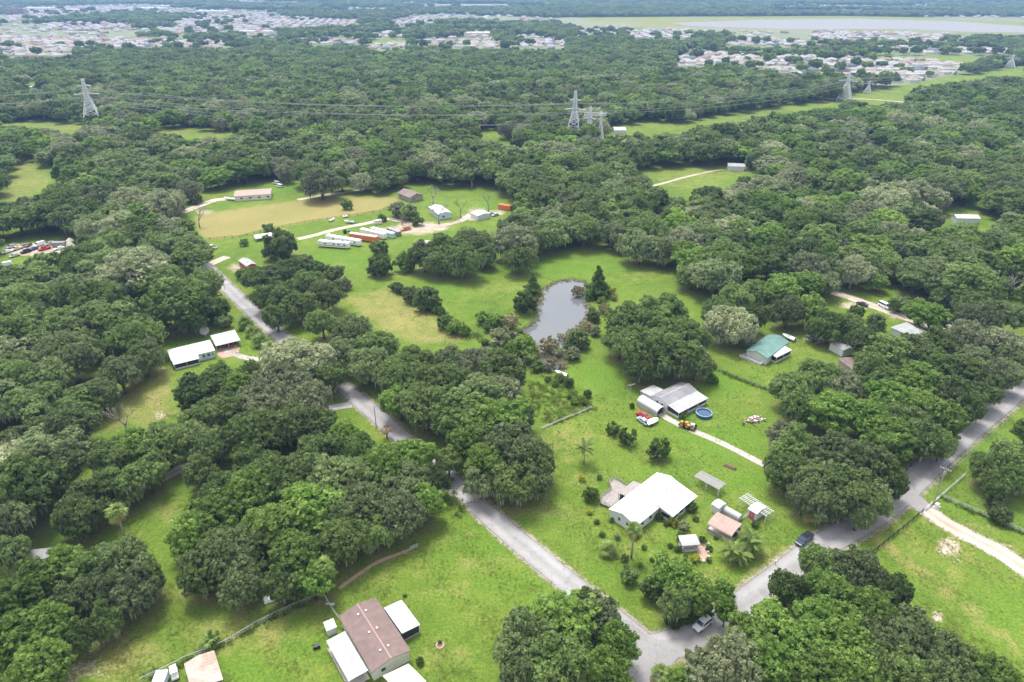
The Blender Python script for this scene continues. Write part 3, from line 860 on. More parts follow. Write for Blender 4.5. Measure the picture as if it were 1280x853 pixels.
def crown(seed, R=8.0, H=14.0, lobes=30, cards=12000, size=0.42, style='dome', fill=0.12):
    tuftf = 1 / 26.0
    """cards, tints of a crown whose tree stands at the origin"""
    rs = np.random.default_rng(seed)
    if style == 'cone':
        k = lobes
        t = (np.arange(k) + rs.uniform(0, 1, k)) / k
        z = H * (0.10 + 0.86 * t)
        rad = R * (1 - t) ** 0.85 * rs.uniform(0.35, 0.75, k)
        a = rs.uniform(0, 2 * math.pi, k)
        LC = np.stack([rad * np.cos(a), rad * np.sin(a), z], 1)
        LR = np.maximum(0.35, R * (1 - t) ** 0.8 * 0.52 + 0.25)
    else:
        zc, hz = (H * 0.60, H * 0.40) if style == 'dome' else (H * 0.5, H * 0.5)
        D = sphere_dirs(rs, lobes * 4, -0.55 if style == 'dome' else -0.9)
        # spread the lobes
        pick = [0]
        for _ in range(lobes - 1):
            d = np.min(np.linalg.norm(D[:, None] - D[pick][None], axis=2), axis=1)
            pick.append(int(np.argmax(d + rs.uniform(0, 0.25, len(d)))))
        D = D[pick]
        ax = rs.uniform(0.82, 1.12, 2)
        f = rs.uniform(0.50, 0.86, lobes)[:, None]
        LR = R * rs.uniform(0.17, 0.33, lobes)
        LC = D * f * np.array([R * ax[0], R * ax[1], hz]) + np.array([0, 0, zc])
        LC[:, 2] = np.maximum(LC[:, 2], LR * 0.85 + (H * 0.13 if style == 'dome' else 0.0))
        # a few lobes inside so that the crown is not hollow
        m = max(3, lobes // 6)
        IC = sphere_dirs(rs, m) * rs.uniform(0.1, 0.4, m)[:, None] * np.array([R, R, hz]) + np.array([0, 0, zc])
        LC = np.concatenate([LC, IC])
        LR = np.concatenate([LR, R * rs.uniform(0.25, 0.38, m)])
    w = LR ** 2
    cnt = np.maximum(8, (cards * (1 - fill) * w / w.sum())).astype(int)
    P, Nn, T = [], [], []
    ltint = rs.uniform(0.15, 0.85, len(LR))
    for i in range(len(LR)):
        # tufts: small rounded sprays set on the lobe, so that its outline breaks up
        nt_ = max(5, int(cnt[i] * tuftf))
        td = sphere_dirs(rs, nt_)
        sq = np.array([1, 1, 0.80])
        tr_ = LR[i] * rs.uniform(0.24, 0.50, nt_) * (1 if len(LR) < 60 else 0.9)
        tc = LC[i] + td * (LR[i] * rs.uniform(0.62, 1.0, nt_))[:, None] * sq
        own = rs.integers(0, nt_, cnt[i])
        e = sphere_dirs(rs, cnt[i]) + td[own] * 0.55 + np.array([0, 0, 0.15])
        e /= np.linalg.norm(e, axis=1)[:, None]
        p = tc[own] + e * (tr_[own] * rs.uniform(0.7, 1.05, cnt[i]))[:, None] * np.array([1, 1, 0.75])
        P.append(p)
        Nn.append(e)
        T.append(np.clip(ltint[i] + rs.uniform(-0.22, 0.22, nt_)[own] + rs.normal(0, 0.06, cnt[i]), 0, 1))
    P, Nn, T = np.concatenate(P), np.concatenate(Nn), np.concatenate(T)
    # drop what lies deep inside another lobe
    keep = np.ones(len(P), bool)
    for i in range(len(LR)):
        keep &= np.linalg.norm((P - LC[i]) / np.array([1, 1, 0.8]), axis=1) > LR[i] * 0.55
    P, Nn, T = P[keep], Nn[keep], T[keep]
    Q = leaf_cards(rs, P, Nn, size)
    # inner leaves, larger and sparse
    k = int(cards * fill)
    j = rs.integers(0, len(LR), k)
    C2 = LC[j] + sphere_dirs(rs, k) * (LR[j] * rs.uniform(0.3, 0.8, k))[:, None]
    Q2 = leaf_cards(rs, C2, sphere_dirs(rs, k), size * 1.9)
    Q = np.concatenate([Q, Q2])
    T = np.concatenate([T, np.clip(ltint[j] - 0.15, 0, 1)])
    Q[:, :, 2] = np.maximum(Q[:, :, 2], 0.03)
    return Q, T, LC, LR
def moss_strands(seed, LC, LR, n, length):
    rs = np.random.default_rng(seed)
    j = rs.integers(0, len(LR), n)
    d = sphere_dirs(rs, n)
    d[:, 2] = -np.abs(d[:, 2]) * 0.6
    p = LC[j] + d * LR[j][:, None]
    a = rs.uniform(0, math.pi, n)
    x = np.stack([np.cos(a), np.sin(a), 0 * a], 1) * rs.uniform(0.12, 0.32, n)[:, None]
    L = rs.uniform(0.5, 1.0, n)[:, None] * length
    dn = np.array([0, 0, -1.0]) * L
    q = np.stack([p - x, p + x, p + x * 0.35 + dn, p - x * 0.35 + dn], 1)
    q[:, :, 2] = np.maximum(q[:, :, 2], 0.5)
    return q
def trunk_mb(seed, LC, LR, H, r0, limbs=7):
    rs = random.Random(seed)
    mb = MB()
    fork = H * rs.uniform(0.22, 0.32)
    lean = (rs.uniform(-0.4, 0.4), rs.uniform(-0.4, 0.4))
    top = Vector((lean[0], lean[1], fork))
    mb.tube([(0, 0, -0.2), (lean[0] * 0.3, lean[1] * 0.3, fork * 0.35), top], [r0 * 1.35, r0 * 0.95, r0 * 0.85], 9)
    idx = list(range(len(LR)))
    rs.shuffle(idx)
    for i in idx[:limbs]:
        c = Vector(LC[i])
        mid = top.lerp(c, 0.5) + Vector((rs.uniform(-.6, .6), rs.uniform(-.6, .6), rs.uniform(-0.2, 0.9)))
        mb.tube([top - Vector((0, 0, 0.25)), mid, c], [r0 * 0.5, r0 * 0.3, r0 * 0.09], 6)
    return mb
CROWNS = {}      # kind -> list of (crown mesh, trunk mesh, R, H)
def make_kind(kind, n, R, H, lobes, cards, size, style, mat, bark, r0, strands=0, jit=0.1, seed=0, fill=0.12):
    out = []
    for k in range(n):
        sd = 100 * (seed or sum(map(ord, kind))) + k
        rr = random.Random(sd)
        r, h = R * rr.uniform(1 - jit, 1 + jit), H * rr.uniform(1 - jit, 1 + jit)
        Q, T, LC, LR = crown(sd, r, h, lobes, cards, size, style, fill)
        extra = None
        if strands:
            S = moss_strands(sd, LC, LR, strands, 2.2)
            extra = (LM['hang'], len(Q))
            Q = np.concatenate([Q, S])
            T = np.concatenate([T, rng.uniform(0, 1, len(S))])
        cm = quads_mesh(kind + '_crown', Q, T, LM[mat], extra)
        tm = trunk_mb(sd, LC, LR, h, r0).mesh(kind + '_trunk', bark, True) if r0 else None
        out.append((cm, tm, r, h))
    CROWNS[kind] = out
make_kind('oak', 4, 8.0, 13.5, 34, 19000, 0.33, 'dome', 'oak', 'bark', 0.55, strands=260)
_o = CROWNS['oak']
make_kind('oak', 3, 8.0, 13.5, 20, 17000, 0.34, 'dome', 'oak', 'bark', 0.6, strands=500, seed=77, fill=0.06)
_o = _o + CROWNS['oak']
make_kind('oak', 3, 8.0, 13.5, 52, 19000, 0.32, 'dome', 'oak', 'bark', 0.5, strands=120, seed=91)
CROWNS['oak'] = _o + CROWNS['oak']
make_kind('bright', 5, 7.0, 13.5, 36, 17000, 0.31, 'dome', 'bright', 'bark', 0.42)
make_kind('moss', 4, 8.0, 13.0, 40, 15000, 0.32, 'dome', 'moss', 'pale_bark', 0.55, strands=1400)
make_kind('cypress', 3, 2.9, 9.5, 26, 7000, 0.26, 'cone', 'cypress', 'bark', 0.25)
make_kind('shrub', 4, 1.6, 2.3, 16, 2600, 0.15, 'ball', 'shrub', 'bark', 0.07)
make_kind('rusty', 2, 2.6, 3.2, 18, 2400, 0.2, 'ball', 'rusty', 'pale_bark', 0.10, fill=0.05)
make_kind('yellow', 2, 2.2, 3.4, 16, 3000, 0.2, 'ball', 'yellow', 'bark', 0.08)
make_kind('hedge_oak', 2, 3.4, 5.2, 22, 6000, 0.26, 'ball', 'oak', 'bark', 0.16)
make_kind('hedge_bright', 2, 3.2, 4.8, 20, 5500, 0.26, 'ball', 'bright', 'bark', 0.14)
make_kind('pale_bush', 2, 2.8, 4.2, 20, 4500, 0.22, 'ball', 'moss', 'pale_bark', 0.14)
# coarser ones for the woodland that goes on behind
make_kind('oak_mid', 5, 8.0, 13.5, 30, 5200, 0.66, 'dome', 'oak', 'bark', 0)
make_kind('bright_mid', 3, 7.2, 13.5, 26, 4600, 0.64, 'dome', 'bright', 'bark', 0)
make_kind('moss_mid', 2, 8.0, 13.0, 28, 4600, 0.64, 'dome', 'moss', 'bark', 0)
make_kind('oak_far', 4, 8.0, 13.0, 22, 1300, 1.25, 'dome', 'oak', 'bark', 0)
make_kind('bright_far', 2, 8.0, 13.0, 22, 1300, 1.25, 'dome', 'bright', 'bark', 0)

# ------------------------------------------------------------------ the trees one can pick out, as crowns in the photograph: centre, width, kind
MANUAL = [
 # grove between the road and the narrow lot
 (402,402,40,'oak'),(440,415,52,'oak'),(472,430,54,'oak'),(428,440,48,'oak'),(462,454,54,'oak'),(520,452,54,'oak'),(505,470,74,'oak'),(560,454,56,'oak'),(552,482,80,'oak'),(600,456,52,'moss'),
 (625,462,62,'oak'),(632,488,48,'moss'),(600,492,70,'oak'),(530,505,74,'oak'),(575,520,80,'oak'),(500,500,50,'bright'),(620,522,84,'bright'),(648,517,44,'oak'),(590,548,70,'bright'),(640,560,84,'oak'),(665,578,62,'oak'),
 (612,580,72,'bright'),(640,604,60,'oak'),(600,600,44,'oak'),(672,600,44,'oak'),(640,456,26,'moss'),
 # north edge of the lot and the pond
 (498,360,16,'hedge_oak'),(515,368,24,'hedge_oak'),(533,374,36,'hedge_oak'),(555,403,22,'shrub'),(568,410,22,'hedge_bright'),(580,414,18,'shrub'),(603,396,22,'hedge_bright'),(620,402,26,'hedge_bright'),(638,402,26,'rusty'),
 (657,378,32,'hedge_oak'),(665,355,20,'cypress'),(630,424,36,'pale_bush'),(656,432,34,'hedge_bright'),(640,438,26,'hedge_bright'),(663,448,18,'hedge_oak'),(722,424,30,'hedge_oak'),(715,442,20,'pale_bush'),(687,430,26,'rusty'),
 (706,422,9,'rusty'),(747,354,28,'cypress'),(722,363,17,'rusty'),(763,363,13,'yellow'),(756,385,18,'rusty'),(742,396,18,'hedge_oak'),(734,408,16,'rusty'),(744,414,16,'pale_bush'),(752,375,12,'hedge_bright'),
 (790,402,64,'oak'),(830,395,70,'oak'),(862,422,60,'oak'),(808,432,74,'oak'),(846,446,66,'oak'),(775,425,46,'oak'),(800,458,40,'oak'),(870,452,44,'oak'),(838,418,60,'oak'),
 (913,404,56,'moss'),(895,388,40,'oak'),(938,396,40,'oak'),(935,425,24,'pale_bush'),(975,362,56,'bright'),(1005,355,50,'bright'),(1012,385,44,'bright'),(985,388,44,'oak'),(950,365,48,'oak'),(920,372,46,'oak'),
 # trees at the back of the meadow
 (474,311,24,'hedge_oak'),(475,332,32,'hedge_oak'),(507,327,30,'hedge_bright'),(530,318,44,'oak'),(560,308,56,'oak'),(590,304,50,'oak'),(548,326,40,'oak'),(580,324,50,'oak'),(608,318,30,'oak'),(645,300,54,'moss'),(650,322,40,'oak'),
 (603,298,26,'bright'),(776,309,20,'yellow'),(800,306,50,'oak'),(825,310,46,'oak'),(690,290,50,'oak'),(730,285,50,'oak'),(670,300,40,'oak'),(765,290,40,'oak'),
 # farm
 (350,306,44,'hedge_oak'),(305,303,12,'shrub'),(335,285,14,'hedge_oak'),(400,225,56,'oak'),(385,215,40,'oak'),(426,222,34,'oak'),(478,272,12,'hedge_bright'),(498,262,24,'pale_bush'),(511,266,24,'hedge_oak'),(434,256,16,'shrub'),(521,276,16,'shrub'),
 (380,330,26,'hedge_oak'),(397,336,22,'hedge_oak'),(417,342,26,'hedge_oak'),(364,338,40,'oak'),(340,345,40,'oak'),(320,348,34,'oak'),(385,355,50,'oak'),(350,368,50,'oak'),(408,366,44,'oak'),(375,382,44,'oak'),(330,372,34,'oak'),(430,355,20,'pale_bush'),
 (302,342,18,'hedge_bright'),(345,395,34,'oak'),(215,248,26,'pale_bush'),(235,236,30,'moss'),(245,249,16,'hedge_oak'),
 # the plot with the white house
 (767,536,20,'shrub'),(783,546,26,'shrub'),(823,562,32,'shrub'),(740,618,24,'shrub'),(749,596,9,'shrub'),(728,598,10,'yellow'),(781,697,11,'shrub'),(764,650,7,'shrub'),(793,667,15,'shrub'),(825,646,12,'shrub'),(865,634,15,'shrub'),
 (842,652,14,'yellow'),(855,657,15,'pale_bush'),(851,670,16,'shrub'),(848,686,10,'shrub'),(805,684,8,'shrub'),(878,675,11,'shrub'),(869,698,12,'yellow'),(944,655,11,'shrub'),(886,685,9,'shrub'),(886,700,8,'shrub'),(786,719,24,'hedge_oak'),
 (845,720,62,'bright'),(820,735,40,'hedge_oak'),(875,742,50,'bright'),(846,752,44,'oak'),(905,738,30,'hedge_bright'),(860,768,26,'hedge_bright'),(842,776,24,'hedge_oak'),(880,764,24,'hedge_bright'),(905,758,24,'hedge_oak'),(752,565,0,'none'),
 (854,518,13,'shrub'),(891,473,17,'hedge_bright'),(790,507,9,'shrub'),(960,575,11,'shrub'),(712,478,16,'shrub'),(735,492,14,'shrub'),(728,500,14,'hedge_bright'),(700,472,14,'hedge_bright'),(775,525,0,'none'),
 (838,682,8,'shrub'),(830,690,7,'yellow'),(815,700,7,'shrub'),(800,706,8,'shrub'),(857,695,8,'shrub'),(895,672,7,'shrub'),(772,672,8,'pale_bush'),(753,668,9,'shrub'),(746,652,8,'shrub'),(737,640,9,'yellow'),(870,648,9,'shrub'),(918,668,8,'shrub'),(846,642,9,'hedge_bright'),(833,654,9,'shrub'),
 # the oak by the junction, the oaks at the bottom edge
 (660,800,84,'oak'),(705,770,90,'bright'),(748,775,66,'oak'),(770,805,60,'bright'),(700,830,100,'oak'),(755,842,74,'bright'),(650,838,60,'oak'),(735,755,40,'oak'),
 (908,762,30,'bright'),(985,735,44,'oak'),(1026,704,50,'oak'),(1066,712,62,'oak'),(1036,742,70,'bright'),(1085,765,78,'bright'),(1030,775,78,'bright'),(1060,800,80,'bright'),(1010,806,70,'bright'),(1108,803,78,'oak'),(965,772,56,'bright'),
 (936,794,58,'bright'),(963,822,80,'bright'),(918,824,66,'moss'),(884,836,56,'pale_bush'),(1066,840,90,'bright'),(1018,842,80,'bright'),(1140,785,56,'oak'),(1152,818,74,'oak'),(1190,824,68,'oak'),(1222,838,56,'bright'),(1252,850,56,'bright'),
 (1118,846,90,'oak'),(1118,738,46,'oak'),(1090,728,40,'oak'),(850,850,40,'hedge_bright'),(1185,850,60,'oak'),
 # grove at the bend of the side road
 (1000,560,66,'oak'),(1042,572,76,'oak'),(1084,580,72,'oak'),(1110,600,48,'oak'),(1058,612,76,'oak'),(1018,600,62,'oak'),(982,588,50,'oak'),(985,545,46,'moss'),(1088,622,50,'oak'),(1075,640,40,'oak'),(1035,628,48,'oak'),(1005,620,40,'oak'),
 (992,482,54,'oak'),(1024,472,62,'oak'),(1052,485,56,'moss'),(1004,506,52,'oak'),(1042,512,72,'bright'),(1080,520,72,'bright'),(1112,500,70,'bright'),(1150,478,66,'bright'),(1150,512,70,'bright'),(1108,545,72,'bright'),(1150,548,60,'oak'),
 (1182,525,54,'bright'),(1185,492,60,'oak'),(1212,508,44,'oak'),(1232,488,46,'oak'),(1200,468,60,'oak'),(1245,466,44,'moss'),(1178,556,30,'oak'),(1130,528,60,'oak'),(1260,470,40,'oak'),
 (1038,406,46,'oak'),(1020,410,26,'oak'),(1062,408,36,'oak'),(1088,428,52,'oak'),(1112,440,60,'oak'),(1090,456,50,'oak'),(1140,440,56,'oak'),(1165,395,46,'bright'),(1150,388,36,'bright'),(1175,430,50,'oak'),(1215,425,64,'moss'),(1250,430,60,'moss'),
 (1070,390,22,'hedge_bright'),(1095,402,24,'hedge_oak'),(1125,380,26,'hedge_oak'),(1170,455,50,'oak'),(1130,470,44,'oak'),(1216,455,54,'oak'),(1265,450,40,'oak'),(1105,476,44,'oak'),
 (1236,584,44,'oak'),(1262,598,40,'oak'),(1266,572,50,'oak'),(1248,630,26,'hedge_oak'),(1250,645,26,'hedge_oak'),(1285,590,40,'oak'),(1244,610,30,'oak'),(1285,540,36,'bright'),
 # west side
 (356,480,72,'moss'),(384,498,60,'moss'),(330,505,66,'moss'),(248,490,62,'oak'),(275,515,66,'oak'),(300,480,44,'bright'),(318,538,70,'oak'),(360,530,66,'oak'),(398,530,50,'oak'),(275,470,36,'oak'),(250,525,50,'oak'),(412,470,44,'oak'),(395,445,34,'hedge_oak'),(312,466,30,'oak'),
 (225,375,88,'oak'),(165,336,84,'moss'),(228,306,62,'oak'),(195,310,50,'oak'),(255,355,50,'oak'),(200,350,60,'oak'),(270,388,34,'hedge_oak'),(280,402,20,'hedge_oak'),(240,398,40,'oak'),
 (128,405,84,'oak'),(165,420,66,'oak'),(180,445,50,'oak'),(150,465,56,'oak'),
 (205,555,66,'oak'),(235,548,56,'oak'),(170,560,60,'bright'),(140,572,60,'oak'),(262,555,50,'oak'),(185,590,50,'oak'),(150,605,60,'oak'),(120,620,66,'oak'),(95,645,60,'oak'),
 (240,668,66,'bright'),(272,640,76,'bright'),(312,618,84,'bright'),(352,598,84,'oak'),(290,690,84,'oak'),(340,660,86,'bright'),(388,636,86,'bright'),(372,694,78,'bright'),(252,712,64,'oak'),(300,730,54,'oak'),(422,600,84,'oak'),
 (448,636,80,'oak'),(428,672,70,'oak'),(395,722,54,'bright'),(352,728,56,'oak'),(478,586,80,'bright'),(508,606,72,'oak'),(498,640,66,'oak'),(532,628,50,'bright'),(545,600,36,'oak'),(515,572,60,'bright'),(400,568,74,'oak'),(450,565,56,'oak'),(320,580,60,'oak'),(285,610,60,'oak'),(470,665,50,'oak'),
 (560,575,34,'oak'),(428,545,50,'bright'),(250,590,44,'oak'),
 (150,698,70,'oak'),(168,738,66,'oak'),(124,738,62,'oak'),(132,776,46,'oak'),(184,722,44,'oak'),(82,705,56,'bright'),(30,740,84,'bright'),(18,800,90,'bright'),(62,785,70,'bright'),(50,835,86,'bright'),(88,750,48,'oak'),(110,712,56,'oak'),
 (15,690,50,'oak'),(100,795,40,'oak'),(525,826,13,'shrub'),(264,799,22,'shrub'),(506,744,6,'shrub'),(550,803,6,'shrub'),
]
_hr = random.Random(5)
for _k in range(46):
    _t = _k / 45
    _x, _y = 490 + (742 - 490) * _t, 356 + (512 - 356) * _t
    if (0.30 < _t and _hr.random() < .72) or _hr.random() < .15:
        continue
    MANUAL.append((_x + _hr.uniform(-5, 5), _y + _hr.uniform(-4, 4), _hr.uniform(7, 14), _hr.choice(['shrub', 'hedge_bright', 'shrub', 'hedge_bright', 'shrub'])))
for _x, _y, _w, _kd in [(697,440,14,'pale_bush'),(690,452,16,'rusty'),(672,458,18,'hedge_bright'),(700,456,10,'rusty'),(684,460,12,'pale_bush'),(710,432,14,'hedge_oak'),(650,420,16,'hedge_bright'),
                    (612,408,18,'hedge_bright'),(700,420,10,'rusty'),(728,414,10,'rusty'),(768,372,10,'rusty'),(740,388,10,'shrub')]:
    MANUAL.append((_x, _y, _w, _kd))
LANDMARKS = [
 (560,470,'in the grove between main road and narrow lot'), (640,580,'at the house end of the grove beside the main road'), (440,420,'at the far end of the grove beside the main road'),
 (525,372,'on the overgrown boundary line behind the dry lot'), (640,400,'on the west shore of the pond'), (735,400,'on the east shore of the pond'), (747,354,'at the far shore of the pond'), (690,430,'standing in the shallow south end of the pond'),
 (820,425,'in the clump between pond and grey-roofed house'), (950,380,'behind the green-roofed house'), (560,315,'in the clump at the back of the pond meadow'), (474,320,'beside the parked trailers at the meadow corner'),
 (770,300,'along the far edge of the pond meadow'), (350,306,'beside the low white farm shelter'), (500,264,'in the dusty farmyard'), (400,222,'behind the tan hay field'), (370,360,'between the main road and trailer pasture'),
 (238,245,'by the lane to the long barn'), (790,660,'in the garden of the white-roofed house'), (775,540,'on the lawn behind the white-roofed house'), (860,670,'around the little white gazebo'), (860,745,'at the lot corner by the junction'), (740,615,'beside the timber deck of the white-roofed house'),
 (850,510,'beside the grey-roofed house'), (720,490,'along the boundary between lot and pond'), (705,800,'in the oak clump inside the road junction'), (1000,800,'in the thicket on the near side of the side road'), (1150,815,'at the pasture end of the thicket near the side road'), (1050,710,'at the thicket edge opposite the parked pickup'),
 (1045,595,'in the grove at the bend of the side road'), (1040,495,'in the grove behind the rubbish pile'), (1130,515,'in the bright grove along the side road'), (1210,480,'overhanging the far stretch of the side road'),
 (1100,440,'around the grey-roofed cottage in the woods'), (1160,390,'beside the sandy parking lane'), (1250,590,'in the fenced pasture by the utility pole'), (1235,430,'in the woods beyond the sandy parking lane'),
 (360,500,'in the moss-hung grove beside the main road'), (270,500,'at the edge of the dry west clearing'), (225,365,'in the woods above the long trailer home'), (140,430,'in the woods west of the dry clearing'), (165,580,'along the sandy track in the west woods'),
 (300,680,'in the big grove north of the brown-roofed home'), (400,650,'in the middle of the grove by the brown-roofed home'), (510,610,'at the road end of the grove by the brown-roofed home'), (145,735,'in the round clump on the west lawn'), (40,790,'in the bright thicket beside the west lawn'),
 (525,820,'beside the brown-roofed home'), (262,800,'behind the rusty carport'), (950,575,'beside the concrete path'),
 (60,520,'deep in the west woods'), (40,400,'in the woods south of the car yard'), (120,290,'in the woods north of the car yard'), (150,230,'in the woods west of the long barn'), (300,200,'in the woods behind the long barn'), (500,205,'in the woods behind the maroon-roofed farmhouse'),
 (700,240,'in the woods between farm and pylons'), (900,280,'in the wide woods behind the pond'), (1100,280,'in the wide woods east of the pond'), (1220,340,'in the woods along the east edge'), (1100,200,'in the woods below the power line corridor'), (850,190,'by the small clearing below the pylons'), (1250,200,'in the far east woods'),
 (300,120,'in the far woods beyond the west pylon'), (600,110,'in the far woods beyond the pylons'), (60,180,'in the woods at the foot of the west pylon'), (20,270,'beside the west hay clearing'), (20,620,'in the dark woods beyond the west lawn'), (60,680,'around the half-hidden house'),
]
LM_G = np.array([tuple(g(x, y)[:2]) for x, y, _ in LANDMARKS])
NOUN = {'oak': ('oak_tree', 'dark green oak', 'tree'), 'bright': ('leafy_tree', 'bright green leafy tree', 'tree'), 'moss': ('moss_draped_oak', 'pale grey moss-draped oak', 'tree'), 'cypress': ('cypress_tree', 'pointed green cypress', 'tree'),
        'shrub': ('shrub', 'rounded green shrub', 'shrub'), 'rusty': ('marsh_bush', 'rusty brown bush', 'bush'), 'yellow': ('yellow_bush', 'yellow-green bush', 'bush'), 'hedge_oak': ('young_oak', 'dark bushy young oak', 'tree'),
        'hedge_bright': ('young_tree', 'bright green young tree', 'tree'), 'pale_bush': ('pale_bush', 'pale greyish bush', 'bush')}
trees = []       # (x, y, r, h, kind, manual)
for cx, cyy, w, kind in MANUAL:
    if kind == 'none':
        continue
    R0, H0 = CROWNS[kind][0][2], CROWNS[kind][0][3]
    base = {'oak': 8.0, 'bright': 7.0, 'moss': 8.0}.get(kind)
    zc = 7.0 if base else 2.0
    for _ in range(3):
        p = g(cx, cyy, zc)
        dep = proj(p)[2]
        r = 0.5 * w * 1.06 * float(dep) / FPX
        if base:
            h = min(19.0, max(8.0, 5.5 + 0.95 * r))
            zc = 0.62 * h
        elif kind == 'cypress':
            h = r * 2.9
            zc = 0.45 * h
        else:
            h = r * (1.45 if w < 20 else 1.55)
            zc = 0.5 * h
    trees.append((p.x, p.y, r, h, kind, True))
man = np.array([(t[0], t[1], t[2]) for t in trees])
roads_g = [gp(ROAD_MAIN), gp(ROAD_EAST), gp(ROAD_SOUTH), gp(DRIVE_EAST)]
def blocked(x, y, r, h, fr=0.82, polys=None):
    """whether a crown here would cover something the photograph shows open"""
    pts = [(0, 0, h * 0.97), (-fr * r, 0, h * 0.6), (fr * r, 0, h * 0.6), (0, -fr * r, h * 0.35), (0, 0, h * 0.55), (-0.6 * r, 0, h * 0.88), (0.6 * r, 0, h * 0.88), (0, -0.5 * r, h * 0.15)]
    b = np.zeros(len(x), bool)
    for dx, dy, z in pts:
        z = z if hasattr(z, '__len__') else np.full(len(x), z)
        px, py, _ = proj(np.stack([x + dx, y + dy, z], -1))
        for p in polys or OPEN:
            b |= inpoly(px, py, p)
    return b
def scatter(ymin, ymax, sp, rmin, rmax, rs, margin=40):
    xs = np.arange(-ymax * 0.82 - margin, ymax * 0.82 + margin, sp)
    ys = np.arange(ymin, ymax, sp * 0.87)
    X, Y = np.meshgrid(xs, ys)
    X = X + (np.arange(len(ys)) % 2)[:, None] * sp * 0.5
    X = X + rs.uniform(-0.36, 0.36, X.shape) * sp
    Y = Y + rs.uniform(-0.36, 0.36, Y.shape) * sp
    X, Y = X.ravel(), Y.ravel()
    s = np.abs(X) < Y * 0.80 + margin
    X, Y = X[s], Y[s]
    r = rs.uniform(rmin, rmax, len(X))
    return X, Y, r
# middle distance woods, tree by tree
X, Y, r = scatter(60, 900, 12.0, 5.0, 12.0, rng)
h = np.clip(5.0 + 0.85 * r + rng.uniform(-2.5, 3.5, len(r)), 7.5, 18.5)
bad = blocked(X, Y, r, h)
for x, y, rr in man:
    bad |= np.hypot(X - x, Y - y) < 0.62 * (r + rr)
for rd in roads_g:
    bad |= pdist(X, Y, rd) < 4.6
# the central block is drawn by hand
px, py, _ = proj(np.stack([X, Y, h * 0.6], -1))
bad |= (py > 700) | ((py > 300) & (px > 400) & (px < 690)) | ((py > 540) & (px > 210)) | ((py > 372) & (px > 1100) & (py > 400)) | ((py > 440) & (px > 690))
bad |= ((px > 690) & (px < 1100) & (py > 352) & (py > 352 + (px - 860) * 0.06))
X, Y, r, h = X[~bad], Y[~bad], r[~bad], h[~bad]
sel = rng.uniform(0, 1, len(X))
clump = np.sin(X * 0.021 + 1.3) * np.cos(Y * 0.017 - 0.4) + 0.5 * np.sin(X * 0.05 + Y * 0.043)
kinds = np.where(sel + 0.18 * clump < 0.14, 'moss', np.where(sel - 0.20 * clump > 0.80, 'bright', 'oak'))
for a in zip(X, Y, r, h, kinds):
    trees.append((*map(float, a[:4]), str(a[4]), False))
# size in the picture decides which stand as things of their own
def pxsize(t):
    px, py, dep = proj((t[0], t[1], t[3] * 0.6))
    inside = -25 < px < 1305 and -10 < py < 885
    return (t[2] * FPX / float(dep)) if inside else 0.0
order = sorted(range(len(trees)), key=lambda i: -pxsize(trees[i]))
quota = {'oak': 300, 'bright': 300, 'moss': 300}
single, rest = [], []
for i in order:
    t = trees[i]
    s = pxsize(t)
    if t[5] or (s > 4 and quota[t[4]] > 0 and s > 0):
        if t[4] in quota:
            quota[t[4]] -= 1
        single.append(t)
    else:
        rest.append(t)
def plant_tree(t, k):
    x, y, r, h, kind, manual = t
    v = CROWNS[kind][k % len(CROWNS[kind])]
    nm, noun, cat = NOUN[kind]
    ph = LANDMARKS[int(np.argmin(np.hypot(LM_G[:, 0] - x, LM_G[:, 1] - y)))][2]
    size = ''
    if kind in ('oak', 'bright', 'moss'):
        size = 'broad ' if r > 8.6 else ('slim ' if r < 6.2 else 'mid-sized ')
    else:
        size = 'large ' if r > 3.2 else ('small ' if r < 1.5 else '')
    o = thing(nm, f'{size}{noun} {ph}', cat, (x, y, 0), rnd.uniform(0, 6.283), f'{size}{noun}s {ph}', (r / v[2], r / v[2], h / v[3]))
    c = link('crown' if cat == 'tree' else 'foliage', v[0], o)
    link('trunk' if cat == 'tree' else 'stem', v[1], o)
    return o
rnd = random.Random(11)
planted = {}
for t in single:
    o = plant_tree(t, rnd.randrange(100))
    planted.setdefault(o['label'], []).append((t[2], o))
for lab, lst in planted.items():        # the largest and the smallest of look-alikes can be told by their size
    if len(lst) > 1:
        lst.sort(key=lambda q: q[0])
        for adj, (sz, o) in ((('largest ' if len(lst) > 2 else 'larger '), lst[-1]), (('smallest ' if len(lst) > 2 else 'smaller '), lst[0])):
            w = (adj + lab).split()
            if len(w) <= 16 and lst[-1][0] > lst[0][0] * 1.12:
                o['label'] = ' '.join(w)

